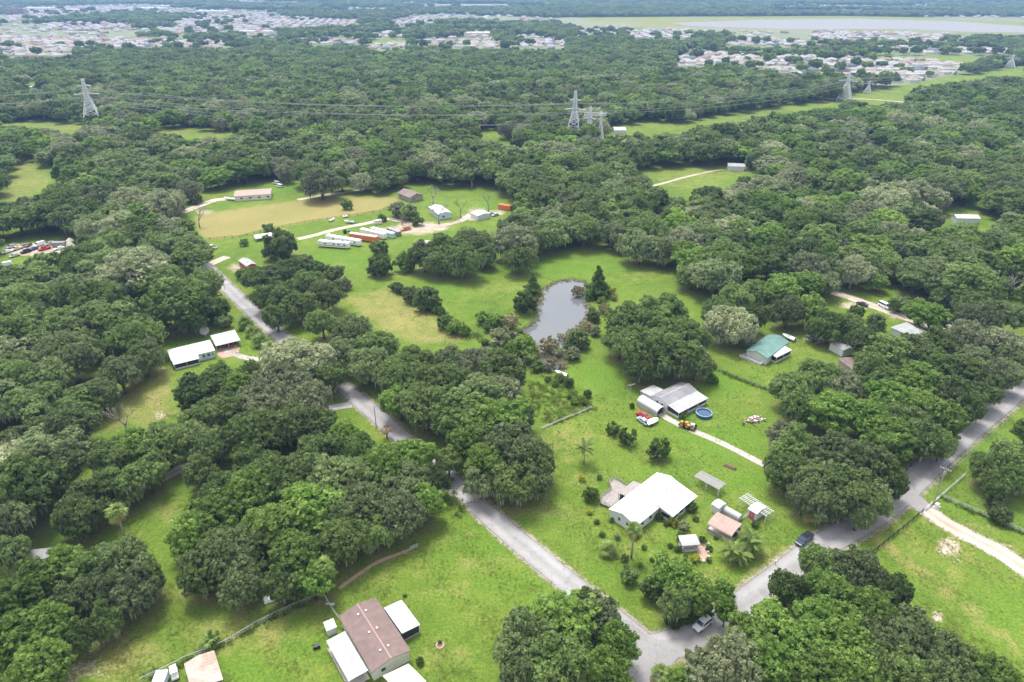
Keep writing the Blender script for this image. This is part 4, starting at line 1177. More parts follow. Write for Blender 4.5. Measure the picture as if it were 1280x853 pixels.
# ------------------------------------------------------------------ the rest of the woods: too many to count
def instancer(name, pts, idx, sc, scz, protos, label):
    me = bpy.data.meshes.new(name)
    me.vertices.add(len(pts))
    me.vertices.foreach_set('co', np.asarray(pts, np.float32).ravel())
    a = me.attributes.new('pick', 'INT', 'POINT')
    a.data.foreach_set('value', np.asarray(idx, np.int32))
    a = me.attributes.new('size', 'FLOAT_VECTOR', 'POINT')
    a.data.foreach_set('vector', np.stack([sc, sc, scz], -1).astype(np.float32).ravel())
    a = me.attributes.new('turn', 'FLOAT_VECTOR', 'POINT')
    z = np.zeros(len(pts))
    a.data.foreach_set('vector', np.stack([z, z, rng.uniform(0, 6.283, len(pts))], -1).astype(np.float32).ravel())
    cc = bpy.data.collections.new(name + '_kinds')
    for k, p in enumerate(protos):
        ob = bpy.data.objects.new(f'{name}_kind_{k:02d}', p)
        cc.objects.link(ob)
    o = link(name, me)
    ng = bpy.data.node_groups.new(name, 'GeometryNodeTree')
    ng.interface.new_socket('Geometry', in_out='INPUT', socket_type='NodeSocketGeometry')
    ng.interface.new_socket('Geometry', in_out='OUTPUT', socket_type='NodeSocketGeometry')
    N, Lk = ng.nodes, ng.links
    gi, go = N.new('NodeGroupInput'), N.new('NodeGroupOutput')
    ci = N.new('GeometryNodeCollectionInfo')
    ci.inputs['Collection'].default_value = cc
    ci.inputs['Separate Children'].default_value = True
    ci.inputs['Reset Children'].default_value = True
    ip = N.new('GeometryNodeInstanceOnPoints')
    ip.inputs['Pick Instance'].default_value = True
    def na(nm, ty):
        q = N.new('GeometryNodeInputNamedAttribute')
        q.data_type = ty
        q.inputs['Name'].default_value = nm
        return q.outputs['Attribute']
    Lk.new(gi.outputs[0], ip.inputs['Points'])
    Lk.new(ci.outputs[0], ip.inputs['Instance'])
    Lk.new(na('pick', 'INT'), ip.inputs['Instance Index'])
    Lk.new(na('size', 'FLOAT_VECTOR'), ip.inputs['Scale'])
    Lk.new(na('turn', 'FLOAT_VECTOR'), ip.inputs['Rotation'])
    Lk.new(ip.outputs[0], go.inputs[0])
    md = o.modifiers.new('scatter', 'NODES')
    md.node_group = ng
    return tag(o, label, kind='stuff')
pr_mid = [c[0] for c in CROWNS['oak_mid']] + [c[0] for c in CROWNS['bright_mid']] + [c[0] for c in CROWNS['moss_mid']]
A = np.array([(t[0], t[1], t[2], t[3]) for t in rest])
kk = np.array([t[4] for t in rest])
idx = np.where(kk == 'oak', rng.integers(0, 5, len(kk)), np.where(kk == 'bright', rng.integers(5, 8, len(kk)), rng.integers(8, 10, len(kk))))
instancer('woodland', np.c_[A[:, :2], np.zeros(len(A))], idx, A[:, 2] / 7.9, A[:, 3] / 13.4, pr_mid, 'dense oak woodland filling the middle distance')
# far woods, towns and lakes left free
def far(ymin, ymax, sp, rmin, rmax, thin=0.0):
    X, Y, r = scatter(ymin, ymax, sp, rmin, rmax, rng, 150)
    h = np.clip(5 + 0.6 * r + rng.uniform(-3, 4, len(r)), 7, 19)
    px, py, _ = proj(np.stack([X, Y, np.zeros_like(X)], -1))
    b = blocked(X, Y, r, h, 0.7, [CORR_A, CORR_B, CORR_C, CORR_D, NW_HOUSE])
    px2, py2, _ = proj(np.stack([X, Y, h * 0.9], -1))
    for p in TOWNS:
        q = inpoly(px, py, p) | inpoly(px2, py2, p)
        b |= q & (rng.uniform(0, 1, len(X)) > 0.05)
    for p in LAKES + FARFIELDS + [MARSH]:
        b |= inpoly(px, py, p) | inpoly(px2, py2, p)
    b |= (py < 62) & (Y > 1500) & (far_gap(X, Y) + rng.normal(0, 0.22, len(X)) > np.where(px < 600, -0.12, 0.12)) & ~((py > 12) & (py < 21) & (px > 640))
    b |= rng.uniform(0, 1, len(X)) < thin
    return X[~b], Y[~b], r[~b], h[~b]
pr_far = [c[0] for c in CROWNS['oak_far']] + [c[0] for c in CROWNS['bright_far']]
parts = [far(900, 1700, 12.5, 6.0, 11.5), far(1700, 3200, 16.0, 8.0, 13.0), far(3200, 7500, 34.0, 14.0, 26.0)]
X, Y, r, h = (np.concatenate([p[k] for p in parts]) for k in range(4))
cl = np.sin(X * 0.009 + 0.4) * np.cos(Y * 0.008)
idx = np.where(rng.uniform(0, 1, len(X)) + 0.2 * cl > 0.84, rng.integers(4, 6, len(X)), rng.integers(0, 4, len(X)))
instancer('far_woodland', np.c_[X, Y, np.zeros(len(X))], idx, r / 8.0, h / 13.0, pr_far, 'far woodland between the housing estates and the lake')
# leaf litter and thin grass under the crowns
lit = np.zeros_like(XX)
for x, y, r, h, k, m_ in trees:
    if r < 3:
        continue
    i0, i1 = np.searchsorted(GX, [x - r * 1.3, x + r * 1.3])
    j0, j1 = np.searchsorted(GY, [y - r * 1.3, y + r * 1.3])
    if i1 > i0 and j1 > j0:
        d = np.hypot(XX[j0:j1, i0:i1] - x, YY[j0:j1, i0:i1] - y) / r
        lit[j0:j1, i0:i1] = np.maximum(lit[j0:j1, i0:i1], np.clip(1.25 - d, 0, 1))
for nm, a in (('dry', dry), ('bare', bare), ('lush', lush), ('litter', lit), ('pave', town)):
    fattr(ground_me, nm, a)

# ------------------------------------------------------------------ builders for houses, sheds, vehicles
def seams(mb, p00, p10, p01, step, w=0.06, h=0.05):
    """standing seams down a roof plane: p00-p10 along the eave, p00-p01 up the slope"""
    a, b, c = Vector(p00), Vector(p10), Vector(p01)
    n = max(2, int((b - a).length / step))
    for k in range(1, n):
        q = a.lerp(b, k / n) + Vector((0, 0, h / 2))
        mb.bar(q, q + (c - a), w, h)
def window(parent, x0, x1, y0, y1, z0, z1, axis, out, frame='white_metal', pane='glass', name='window'):
    """a framed window on a wall plane; axis 'x' means the wall runs along x at y0; out is the way it faces"""
    f, p = MB(), MB()
    t = 0.07
    if axis == 'x':
        ya, yb = (y0 - 0.05, y0 + 0.02) if out < 0 else (y0 - 0.02, y0 + 0.05)
        f.box(x0, x1, ya, yb, z0, z0 + t).box(x0, x1, ya, yb, z1 - t, z1).box(x0, x0 + t, ya, yb, z0 + t, z1 - t).box(x1 - t, x1, ya, yb, z0 + t, z1 - t)
        p.box(x0 + t, x1 - t, y0 - 0.015, y0 + 0.015, z0 + t, z1 - t)
    else:
        xa, xb = (x0 - 0.05, x0 + 0.02) if out < 0 else (x0 - 0.02, x0 + 0.05)
        f.box(xa, xb, y0, y1, z0, z0 + t).box(xa, xb, y0, y1, z1 - t, z1).box(xa, xb, y0, y0 + t, z0 + t, z1 - t).box(xa, xb, y1 - t, y1, z0 + t, z1 - t)
        p.box(x0 - 0.015, x0 + 0.015, y0 + t, y1 - t, z0 + t, z1 - t)
    o = f.build(name, frame, parent)
    p.build('pane', pane, o)
    return o
def gable(root, L, W, eave, rise, over=0.4, wall='white_wall', roof='white_metal', seam=0.9, wins=(), doors=(), x0=0.0, y0=0.0, t=0.14, cap=None):
    """walls and a ridged roof (ridge along x) as parts of root"""
    w = MB()
    secs = []
    for x in (x0, x0 + L):
        secs.append([(x, y0, 0), (x, y0 + W, 0), (x, y0 + W, eave), (x, y0 + W / 2, eave + rise), (x, y0, eave)])
    w.loft(secs)
    wo = w.build('wall', wall, root)
    r = MB()
    s = rise / (W / 2)
    zl = eave - over * s + 0.13
    zt = eave + rise + 0.13
    xa, xb, ya, yb, ym = x0 - over, x0 + L + over, y0 - over, y0 + W + over, y0 + W / 2
    r.slab([(xa, ya, zl), (xb, ya, zl), (xb, ym, zt), (xa, ym, zt)], t)
    r.slab([(xa, ym + 0.002, zt), (xb, ym + 0.002, zt), (xb, yb, zl), (xa, yb, zl)], t)
    if seam:
        seams(r, (xa, ya, zl), (xb, ya, zl), (xa, ym, zt), seam)
        seams(r, (xa, yb, zl), (xb, yb, zl), (xa, ym, zt), seam)
    ro = r.build('roof', roof, root)
    if cap:
        c = MB()
        c.slab([(xa, ym - 0.14, zt + 0.01), (xb, ym - 0.14, zt + 0.01), (xb, ym + 0.14, zt + 0.01), (xa, ym + 0.14, zt + 0.01)], 0.05)
        c.build('ridge_cap', cap, ro)
    for side, u, z, ww, hh in wins:
        if side == 'front':
            window(root, x0 + u, x0 + u + ww, y0, y0, z, z + hh, 'x', -1)
        elif side == 'back':
            window(root, x0 + u, x0 + u + ww, y0 + W, y0 + W, z, z + hh, 'x', 1)
        elif side == 'left':
            window(root, x0, x0, y0 + u, y0 + u + ww, z, z + hh, 'y', -1)
        else:
            window(root, x0 + L, x0 + L, y0 + u, y0 + u + ww, z, z + hh, 'y', 1)
    for side, u, ww, m in doors:
        d = MB()
        if side == 'front':
            d.box(x0 + u, x0 + u + ww, y0 - 0.05, y0 + 0.02, 0.1, 2.15)
        elif side == 'back':
            d.box(x0 + u, x0 + u + ww, y0 + W - 0.02, y0 + W + 0.05, 0.1, 2.15)
        elif side == 'left':
            d.box(x0 - 0.05, x0 + 0.02, y0 + u, y0 + u + ww, 0.1, 2.15)
        else:
            d.box(x0 + L - 0.02, x0 + L + 0.05, y0 + u, y0 + u + ww, 0.1, 2.15)
        d.build('door', m, root)
    return wo, ro
def leanto(root, q, t, mat, posts=(), post='white_metal', seam=0.8, name='porch_roof', pw=0.12):
    """a sloping sheet roof on its top corners q (first edge the low eave, then up), with posts under given local points"""
    m = MB()
    q = [Vector(p) for p in q]
    m.slab(q, t)
    if seam:
        seams(m, q[0], q[1], q[3], seam)
    o = m.build(name, mat, root)
    for p in posts:
        b = MB()
        b.box(p[0] - pw / 2, p[0] + pw / 2, p[1] - pw / 2, p[1] + pw / 2, 0, p[2])
        b.build('post', post, root)
    return o
def railing(root, pts, z0, h, mat='timber', gap=0.9, name='railing'):
    for (ax, ay), (bx, by) in zip(pts[:-1], pts[1:]):
        m = MB()
        d = math.hypot(bx - ax, by - ay)
        n = max(1, int(d / gap))
        for k in range(n + 1):
            x, y = ax + (bx - ax) * k / n, ay + (by - ay) * k / n
            m.box(x - 0.05, x + 0.05, y - 0.05, y + 0.05, z0, z0 + h)
        for zz in (h * 0.35, h * 0.68, h):
            m.bar((ax, ay, z0 + zz), (bx, by, z0 + zz), 0.05, 0.09)
        m.build(name, mat, root)
def arch_secs(W, h0, h1, n=9):
    pts = []
    for k in range(n + 1):
        a = math.pi * k / n
        pts.append((W / 2 - W / 2 * math.cos(a), h0 + (h1 - h0) * math.sin(a)))
    return pts
def arch_roof(root, L, W, h0, h1, t, mat, name='roof', ribs=0.8, n=9, x0=0.0, y0=0.0):
    pts = arch_secs(W, h0, h1, n)
    inner = [(y, z - t) for y, z in pts]
    ring = pts + inner[::-1]
    m = MB()
    m.loft([[(x, y0 + y, z) for y, z in ring] for x in (x0, x0 + L)])
    if ribs:
        k = int(L / ribs)
        for i in range(1, k):
            x = x0 + L * i / k
            for (a, b), (c, d) in zip(pts[:-1], pts[1:]):
                m.bar((x, y0 + a, b + 0.015), (x, y0 + c, d + 0.015), 0.05, 0.04)
    return m.build(name, mat, root)
def vehicle(name, label, cat, A, B, kind='sedan', paint='white_paint', group=None, side=0.0, detail=True, loc=None, rz=None):
    """A: pixel under the nose, B: pixel under the tail"""
    if loc is None:
        a, b = g(*A), g(*B)
        d = a - b
        c = (a + b) / 2
        rz = math.atan2(d.y, d.x)
        loc = (c.x, c.y, 0.03)
    root = thing(name, label, cat, loc, rz, group)
    Lh, Wh, hb, hr = {'sedan': (2.3, 0.90, 0.92, 1.42), 'suv': (2.3, 0.94, 1.02, 1.70), 'pickup': (2.8, 0.98, 1.10, 1.80), 'van': (2.6, 0.98, 1.15, 2.05)}[kind]
    body = MB()
    def sec(x, w, z0, z1, c=0.12):
        return [(x, -w, z0 + c), (x, -w + c, z0), (x, w - c, z0), (x, w, z0 + c), (x, w, z1 - c), (x, w - c, z1), (x, -w + c, z1), (x, -w, z1 - c)]
    nose = hb * 0.86
    body.loft([sec(-Lh, Wh * 0.86, 0.42, hb * 0.88), sec(-Lh + 0.25, Wh * 0.98, 0.30, hb), sec(-0.4, Wh, 0.27, hb), sec(Lh * 0.42, Wh, 0.27, hb), sec(Lh - 0.3, Wh * 0.95, 0.30, nose), sec(Lh, Wh * 0.80, 0.40, nose * 0.84)])
    cx = {'sedan': (-1.75, -1.05, 0.45, 1.15), 'suv': (-2.2, -1.85, 0.45, 1.1), 'pickup': (-0.75, -0.45, 0.75, 1.35), 'van': (-2.5, -2.35, 1.2, 1.75)}[kind]
    body.loft([[(x, -w, z) for w, z in ((Wh * 0.93 * s, za), (-Wh * 0.93 * s, za), (-Wh * 0.93 * s2, zb), (Wh * 0.93 * s2, zb))] for x, s, s2, za, zb in
               ((cx[0], 1.0, 0.94, hb - 0.05, hb - 0.02), (cx[1], 0.99, 0.80, hb - 0.05, hr), (cx[2], 0.99, 0.80, hb - 0.05, hr), (cx[3], 1.0, 0.94, hb - 0.05, hb - 0.02))])
    body.build('body', paint, root)
    if detail:
        g1 = MB()
        g1.add([(cx[3] - 0.04, -Wh * 0.80, hb + 0.03), (cx[3] - 0.04, Wh * 0.80, hb + 0.03), (cx[2] + 0.04, Wh * 0.70, hr - 0.07), (cx[2] + 0.04, -Wh * 0.70, hr - 0.07)], [(0, 1, 2, 3)])
        for v in range(4):
            x, y, z = g1.v[v]
            g1.v[v] = (x + 0.025, y, z + 0.03)
        g1.build('windscreen', 'glass', root)
        g2 = MB()
        g2.add([(cx[0] + 0.03, Wh * 0.80, hb + 0.03), (cx[0] + 0.03, -Wh * 0.80, hb + 0.03), (cx[1] - 0.03, -Wh * 0.70, hr - 0.09), (cx[1] - 0.03, Wh * 0.70, hr - 0.09)], [(0, 1, 2, 3)])
        for v in range(4):
            x, y, z = g2.v[v]
            g2.v[v] = (x - 0.03, y, z + 0.03)
        g2.build('rear_window', 'glass', root)
        for s in (-1, 1):
            g3 = MB()
            f = lambda z: Wh * 0.93 * (0.99 + (0.80 - 0.99) * (z - hb + 0.05) / (hr - hb + 0.05)) + 0.012
            z0, z1 = hb + 0.05, hr - 0.12
            g3.add([(cx[0] * 0.75 + cx[1] * 0.25, s * f(z0), z0), (cx[3] * 0.75 + cx[2] * 0.25, s * f(z0), z0), (cx[2] - 0.05, s * f(z1), z1), (cx[1] + 0.05, s * f(z1), z1)], [(0, 1, 2, 3) if s < 0 else (3, 2, 1, 0)])
            g3.build('side_window', 'glass', root)
            h = MB()
            h.box(Lh - 0.16, Lh - 0.02, s * Wh * 0.62 - 0.16, s * Wh * 0.62 + 0.16, nose * 0.70, nose * 0.84)
            h.build('headlight', 'lamp', root)
            tl = MB()
            tl.box(-Lh - 0.01, -Lh + 0.1, s * Wh * 0.68 - 0.12, s * Wh * 0.68 + 0.12, hb * 0.66, hb * 0.84)
            tl.build('tail_light', 'tail', root)
            mr = MB()
            mr.box(cx[3] - 0.35, cx[3] - 0.2, s * Wh * 1.0 - 0.02, s * Wh * 1.0 + 0.16 * s + 0.02, hb + 0.02, hb + 0.18)
            mr.build('wing_mirror', paint, root)
        gr = MB()
        gr.box(Lh - 0.05, Lh + 0.015, -Wh * 0.42, Wh * 0.42, nose * 0.52, nose * 0.74)
        gr.build('grille', 'black_paint', root)
        if kind == 'pickup':
            bd = MB()
            bd.box(-Lh + 0.12, -0.85, -Wh * 0.86, Wh * 0.86, hb - 0.02, hb + 0.015)
            bd.build('bed_cover', 'black_paint', root)
        for sx in (-Lh * 0.60, Lh * 0.62):
            for s in (-1, 1):
                w = MB()
                y0, y1 = s * (Wh - 0.20), s * (Wh + 0.01)
                w.tube([(sx, y0, 0.34), (sx, y1, 0.34)], 0.34, 14)
                wo = w.build('wheel', 'tyre', root)
                rm = MB()
                rm.tube([(sx, y1 - s * 0.02, 0.34), (sx, y1 + s * 0.012, 0.34)], 0.20, 10)
                rm.build('rim', 'chrome', wo)
    else:
        w = MB()
        for sx in (-Lh * 0.60, Lh * 0.62):
            for s in (-1, 1):
                w = MB()
                w.tube([(sx, s * (Wh - 0.20), 0.33), (sx, s * (Wh + 0.01), 0.33)], 0.33, 8)
                w.build('wheel', 'tyre', root)
        g1 = MB()
        g1.add([(cx[3] - 0.01, -Wh * 0.80, hb + 0.05), (cx[3] - 0.01, Wh * 0.80, hb + 0.05), (cx[2] + 0.07, Wh * 0.70, hr - 0.04), (cx[2] + 0.07, -Wh * 0.70, hr - 0.04)], [(0, 1, 2, 3)])
        g1.build('windscreen', 'glass', root)
    return root
def boat(name, label, A, B, hull='white_paint', inside='tan_paint', W=2.0, z=0.45, trailer=True, group=None, canopy=None):
    a, b = g(*A), g(*B)
    d = a - b
    L = d.length
    root = thing(name, label, 'boat', ((a + b) / 2).to_tuple()[:2] + (0,), math.atan2(d.y, d.x), group)
    h = MB()
    def sec(x, w, k, top):
        return [(x, 0, z + k), (x, w * 0.7, z + k + 0.12), (x, w, z + top), (x, -w, z + top), (x, -w * 0.7, z + k + 0.12)]
    h.loft([sec(-L / 2, W * 0.46, 0.05, 0.75), sec(-L * 0.1, W * 0.5, 0.0, 0.78), sec(L * 0.22, W * 0.42, 0.05, 0.85), sec(L * 0.42, W * 0.2, 0.3, 0.95), sec(L * 0.5, 0.04, 0.6, 1.0)])
    h.build('hull', hull, root)
    c = MB()
    c.prism([(-L * 0.44, -W * 0.34), (L * 0.18, -W * 0.30), (L * 0.18, W * 0.30), (-L * 0.44, W * 0.34)], z + 0.70, z + 0.88)
    c.build('cockpit', inside, root)
    s = MB()
    s.slab([(L * 0.06, -W * 0.30, z + 0.88), (L * 0.06, W * 0.30, z + 0.88), (-L * 0.04, W * 0.26, z + 1.35), (-L * 0.04, -W * 0.26, z + 1.35)], 0.04)
    s.build('windscreen', 'glass', root)
    m = MB()
    m.box(-L / 2 - 0.35, -L / 2 - 0.02, -0.18, 0.18, z + 0.25, z + 1.15)
    m.build('outboard_motor', 'black_paint', root)
    if trailer:
        t = MB()
        t.bar((-L * 0.4, -W * 0.3, 0.4), (L * 0.35, -W * 0.12, 0.4), 0.08).bar((-L * 0.4, W * 0.3, 0.4), (L * 0.35, W * 0.12, 0.4), 0.08).bar((L * 0.3, 0, 0.4), (L * 0.62, 0, 0.4), 0.08)
        t.build('trailer_frame', 'galv', root)
        for s_ in (-1, 1):
            w = MB()
            w.tube([(-L * 0.2, s_ * W * 0.40, 0.28), (-L * 0.2, s_ * W * 0.50, 0.28)], 0.28, 10)
            w.build('wheel', 'tyre', root)
    return root
def container(name, label, cat, A, B, W, H, paint, roofm, group=None, z0=0.15, arch=False, wheels=False, ribs=True):
    a, b = g(*A), g(*B)
    d = b - a
    L = d.length
    root = thing(name, label, cat, a.to_tuple()[:2] + (0,), math.atan2(d.y, d.x), group)
    m = MB()
    m.box(0, L, -W / 2, W / 2, z0, z0 + H)
    if ribs:
        k = int(L / 0.6)
        for i in range(k):
            x = L * (i + 0.3) / k
            m.box(x, x + 0.18, -W / 2 - 0.03, W / 2 + 0.03, z0 + 0.12, z0 + H - 0.12)
    m.build('wall', paint, root)
    r = MB()
    r.slab([(-0.05, -W / 2 - 0.05, z0 + H + 0.09), (L + 0.05, -W / 2 - 0.05, z0 + H + 0.09), (L + 0.05, W / 2 + 0.05, z0 + H + 0.09), (-0.05, W / 2 + 0.05, z0 + H + 0.09)], 0.085)
    r.build('roof', roofm, root)
    for s in (-1, 1):
        dd = MB()
        dd.box(L, L + 0.05, 0.03 if s > 0 else -W / 2 + 0.06, W / 2 - 0.06 if s > 0 else -0.03, z0 + 0.1, z0 + H - 0.1)
        dd.build('door', paint, root)
    if wheels:
        for x in (L * 0.5, L * 0.58):
            for s in (-1, 1):
                w = MB()
                w.tube([(x, s * (W / 2 - 0.2), 0.36), (x, s * (W / 2 + 0.0), 0.36)], 0.36, 10)
                w.build('wheel', 'tyre', root)
    return root
def camper(name, label, A, B, W=2.5, H=2.6, group=None):
    a, b = g(*A), g(*B)
    d = b - a
    L = d.length
    root = thing(name, label, 'caravan', a.to_tuple()[:2] + (0,), math.atan2(d.y, d.x), group)
    m = MB()
    prof = [(0.0, 1.1), (0.25, 0.6), (L - 0.1, 0.6), (L, 0.75), (L, H + 0.45), (L - 0.2, H + 0.6), (1.9, H + 0.6), (1.6, H + 0.75), (0.35, H + 0.7), (0.0, H + 0.2)]
    m.loft([[(x, y, z) for x, z in prof] for y in (W / 2, -W / 2)])
    m.build('body', 'white_paint', root)
    for y, s in ((-W / 2, -1), (W / 2, 1)):
        for u in (0.22, 0.5, 0.66, 0.85):
            window(root, L * u, L * u + 0.9, y, y, 1.7, 2.4, 'x', s, 'black_paint', 'glass')
        st = MB()
        st.box(0.4, L - 0.4, y - 0.012 if s < 0 else y - 0.004, y + 0.004 if s < 0 else y + 0.012, 1.15, 1.38)
        st.build('stripe', 'grey_paint', root)
    for u in (0.35, 0.6):
        v = MB()
        v.box(L * u, L * u + 0.8, -0.4, 0.4, H + 0.58, H + 0.82)
        v.build('roof_vent', 'worn_metal', root)
    for x in (L * 0.62, L * 0.70):
        for s in (-1, 1):
            w = MB()
            w.tube([(x, s * (W / 2 - 0.25), 0.36), (x, s * (W / 2 - 0.02), 0.36)], 0.36, 10)
            w.build('wheel', 'tyre', root)
    hitch = MB()
    hitch.bar((0.2, 0, 0.75), (-1.1, 0, 0.75), 0.12)
    hitch.build('hitch', 'black_paint', root)
    return root
def fence(name, label, px, mat, h=1.2, gap=3.0, rails=(0.35, 0.75, 1.1), rail_w=(0.04, 0.10), pw=0.10, group=None, mesh=None, cat='fence'):
    pts = [g(*p) for p in px]
    o0 = pts[0]
    root = thing(name, label, cat, (o0.x, o0.y, 0), 0, group)
    P = [(p.x - o0.x, p.y - o0.y) for p in pts]
    post = MB().box(-pw / 2, pw / 2, -pw / 2, pw / 2, 0, h).mesh('post', mat)
    for (ax, ay), (bx, by) in zip(P[:-1], P[1:]):
        d = math.hypot(bx - ax, by - ay)
        n = max(1, round(d / gap))
        for k in range(n + 1):
            o = link('post', post, root)
            o.location = (ax + (bx - ax) * k / n, ay + (by - ay) * k / n, 0)
        for z in rails:
            m = MB()
            m.bar((ax, ay, z), (bx, by, z), rail_w[0], rail_w[1])
            m.build('rail', mat, root)
        if mesh:
            m = MB()
            k = int(d / mesh)
            ux, uy = (bx - ax) / d, (by - ay) / d
            for i in range(k):
                for s in (-1, 1):
                    t0 = d * i / k
                    t1 = t0 + s * h * 0.9
                    if 0 <= t1 <= d:
                        m.bar((ax + ux * t0, ay + uy * t0, 0.08), (ax + ux * t1, ay + uy * t1, h - 0.06), 0.018)
            m.build('wire_mesh', mat, root)
    return root
def fan_frond(seed, L=1.7):
    """a palmetto leaf: stalk and a ring of pointed blades"""
    rs = random.Random(seed)
    mb = MB()
    mb.tube([(0, 0, 0), (L * 0.32, 0, L * 0.22), (L * 0.62, 0, L * 0.28)], [0.035, 0.025, 0.015], 4)
    c = Vector((L * 0.62, 0, L * 0.28))
    for k in range(13):
        a = R_(-105 + 210 * k / 12)
        ln = L * (0.62 - 0.16 * abs(k - 6) / 6) * rs.uniform(0.9, 1.1)
        d = Vector((math.cos(a), math.sin(a), -0.15 - 0.35 * rs.random()))
        s = Vector((-math.sin(a), math.cos(a), 0)) * 0.085
        mb.add([c, c + d * ln * 0.5 + s, c + d * ln + Vector((0, 0, -0.22 * L * rs.random())), c + d * ln * 0.5 - s], [(0, 1, 2, 3)])
    return mb
def feather_frond(seed, L=3.2):
    """an arching feather leaf"""
    rs = random.Random(seed)
    mb = MB()
    pts = [Vector((L * t * 0.92, 0, L * (0.42 * t - 0.62 * t * t))) for t in np.linspace(0, 1, 8)]
    mb.tube(pts, [0.05, 0.045, 0.04, 0.035, 0.03, 0.022, 0.015, 0.008], 4)
    for k in range(30):
        t = 0.12 + 0.86 * k / 29
        i = min(6, int(t * 7))
        p = pts[i].lerp(pts[i + 1], t * 7 - i)
        ln = L * 0.24 * (1.1 - abs(t - 0.45)) * rs.uniform(0.85, 1.15)
        for s in (-1, 1):
            e = p + Vector((ln * 0.55, s * ln * 0.8, -ln * rs.uniform(0.15, 0.55)))
            w = Vector((0.10, 0, 0))
            mb.add([p - w, p + w, e], [(0, 1, 2)])
    return mb
def tinted(me, seed):
    r = np.random.default_rng(seed)
    fattr(me, 'tint', np.repeat(r.uniform(0.2, 0.9), len(me.vertices)))
    return me
FAN = [tinted(fan_frond(k).mesh('fan_frond', 'palm'), k) for k in range(4)]
FANDEAD = [tinted(fan_frond(k + 9).mesh('dead_frond', 'dead_palm'), k) for k in range(2)]
FEATHER = [tinted(feather_frond(k).mesh('feather_frond', 'palm'), k) for k in range(4)]
def palm(name, label, base, h, fronds=26, kind='fan', scale=1.0, group=None, stems=1, dead=4, lean=(0, 0)):
    b = g(*base)
    root = thing(name, label, 'palm', (b.x, b.y, 0), rnd.uniform(0, 6), group)
    for s in range(stems):
        ox, oy = (0, 0) if stems == 1 else (rnd.uniform(-1.0, 1.0), rnd.uniform(-1.0, 1.0))
        hh = h * (1 if stems == 1 else rnd.uniform(0.7, 1.05))
        top = Vector((ox + lean[0], oy + lean[1], hh))
        if hh > 0.3:
            t = MB()
            r0 = 0.19 * (1 if kind == 'fan' else 0.75) * scale ** 0.5
            t.tube([(ox, oy, -0.1), (ox * 1.0 + lean[0] * 0.3, oy + lean[1] * 0.3, hh * 0.5), top], [r0 * 1.25, r0, r0 * 1.05], 9)
            t.build('trunk', 'palm_bark', root, True)
        n = max(7, fronds // stems)
        for k in range(n):
            isd = k < dead // stems
            isd = isd and kind == 'fan'
            me = rnd.choice(FANDEAD if isd else (FAN if kind == 'fan' else FEATHER))
            o = link('frond', me, root)
            o.location = top
            el = R_(-35 if isd else (75 - 95 * (k / n)))
            if kind == 'feather':
                el = R_(52 - 72 * (k / n))
            o.rotation_mode = 'XYZ'
            o.rotation_euler = (0, -el, k * 2.39996 + rnd.uniform(-0.25, 0.25))
            o.scale = (scale * rnd.uniform(0.85, 1.12),) * 3
    return root
def bare_tree(name, label, base, h, mat='pale_bark', seed=1, spread=0.8, levels=4, tuft=None):
    b = g(*base)
    rs = random.Random(seed)
    root = thing(name, label, 'tree', (b.x, b.y, 0), 0)
    trunk, limbs = MB(), MB()
    tips = []
    def grow(p, d, L, r, lv, mb):
        q = p + d * L
        mid = p.lerp(q, 0.5) + Vector((rs.uniform(-1, 1), rs.uniform(-1, 1), 0)) * L * 0.06
        mb.tube([p, mid, q], [r, r * 0.85, r * 0.65], 6 if lv > 1 else 4)
        if lv == 0:
            tips.append(q)
            return
        for _ in range(rs.choice((2, 3, 3))):
            n = (d + Vector((rs.uniform(-1, 1), rs.uniform(-1, 1), rs.uniform(-0.25, 0.6))) * spread).normalized()
            grow(q, n, L * rs.uniform(0.62, 0.85), r * 0.58, lv - 1, limbs)
    grow(Vector((0, 0, -0.1)), Vector((rs.uniform(-.1, .1), rs.uniform(-.1, .1), 1)).normalized(), h * 0.30, h * 0.034, levels, trunk)
    trunk.build('trunk', mat, root, True)
    limbs.build('branches', mat, root, True)
    if tuft:
        rr = np.random.default_rng(seed)
        C = np.repeat(np.array([tuple(t) for t in tips]), tuft[1], 0)
        C = C + rr.normal(0, 0.55, C.shape)
        Q = leaf_cards(rr, C, sphere_dirs(rr, len(C)), 0.28)
        link('crown', quads_mesh('crown', Q, rr.uniform(0, 1, len(Q)), LM[tuft[0]]), root)
    return root

# ------------------------------------------------------------------ brown-roofed home at the bottom edge
def quad4(f, A, B, C, zs):
    """local corners of a parallelogram roof: A-B low edge pixels, C over A's far side; zs heights of low and high edge"""
    a, b, c = f.l(*A, zs[0]), f.l(*B, zs[0]), f.l(*C, zs[1])
    d = b + (c - a)
    return [a, b, Vector((d.x, d.y, zs[1])), c]
def start(name, label, cat, f):
    return thing(name, label, cat, (f.o.x, f.o.y, 0), f.rz)
f = Frame((423.3, 770.4), (464.4, 841), (470, 747.3), 2.9)
home = start('mobile_home', 'cream mobile home with a brown shingle roof and side porches', 'house', f)
ov = 0.3
gable(home, f.L - 2 * ov, f.W - 2 * ov, 2.85, 0.85, ov, 'cream_wall', 'brown_roof', 0, [('back', 2, 1.0, 1.4, 1.1), ('back', 12.5, 1.0, 1.2, 1.1), ('front', 3, 1.0, 1.4, 1.1), ('right', 1.6, 1.1, 1.0, 1.0)], [('front', 12.0, 0.95, 'white_paint')], ov, ov, cap='ridge_cap')
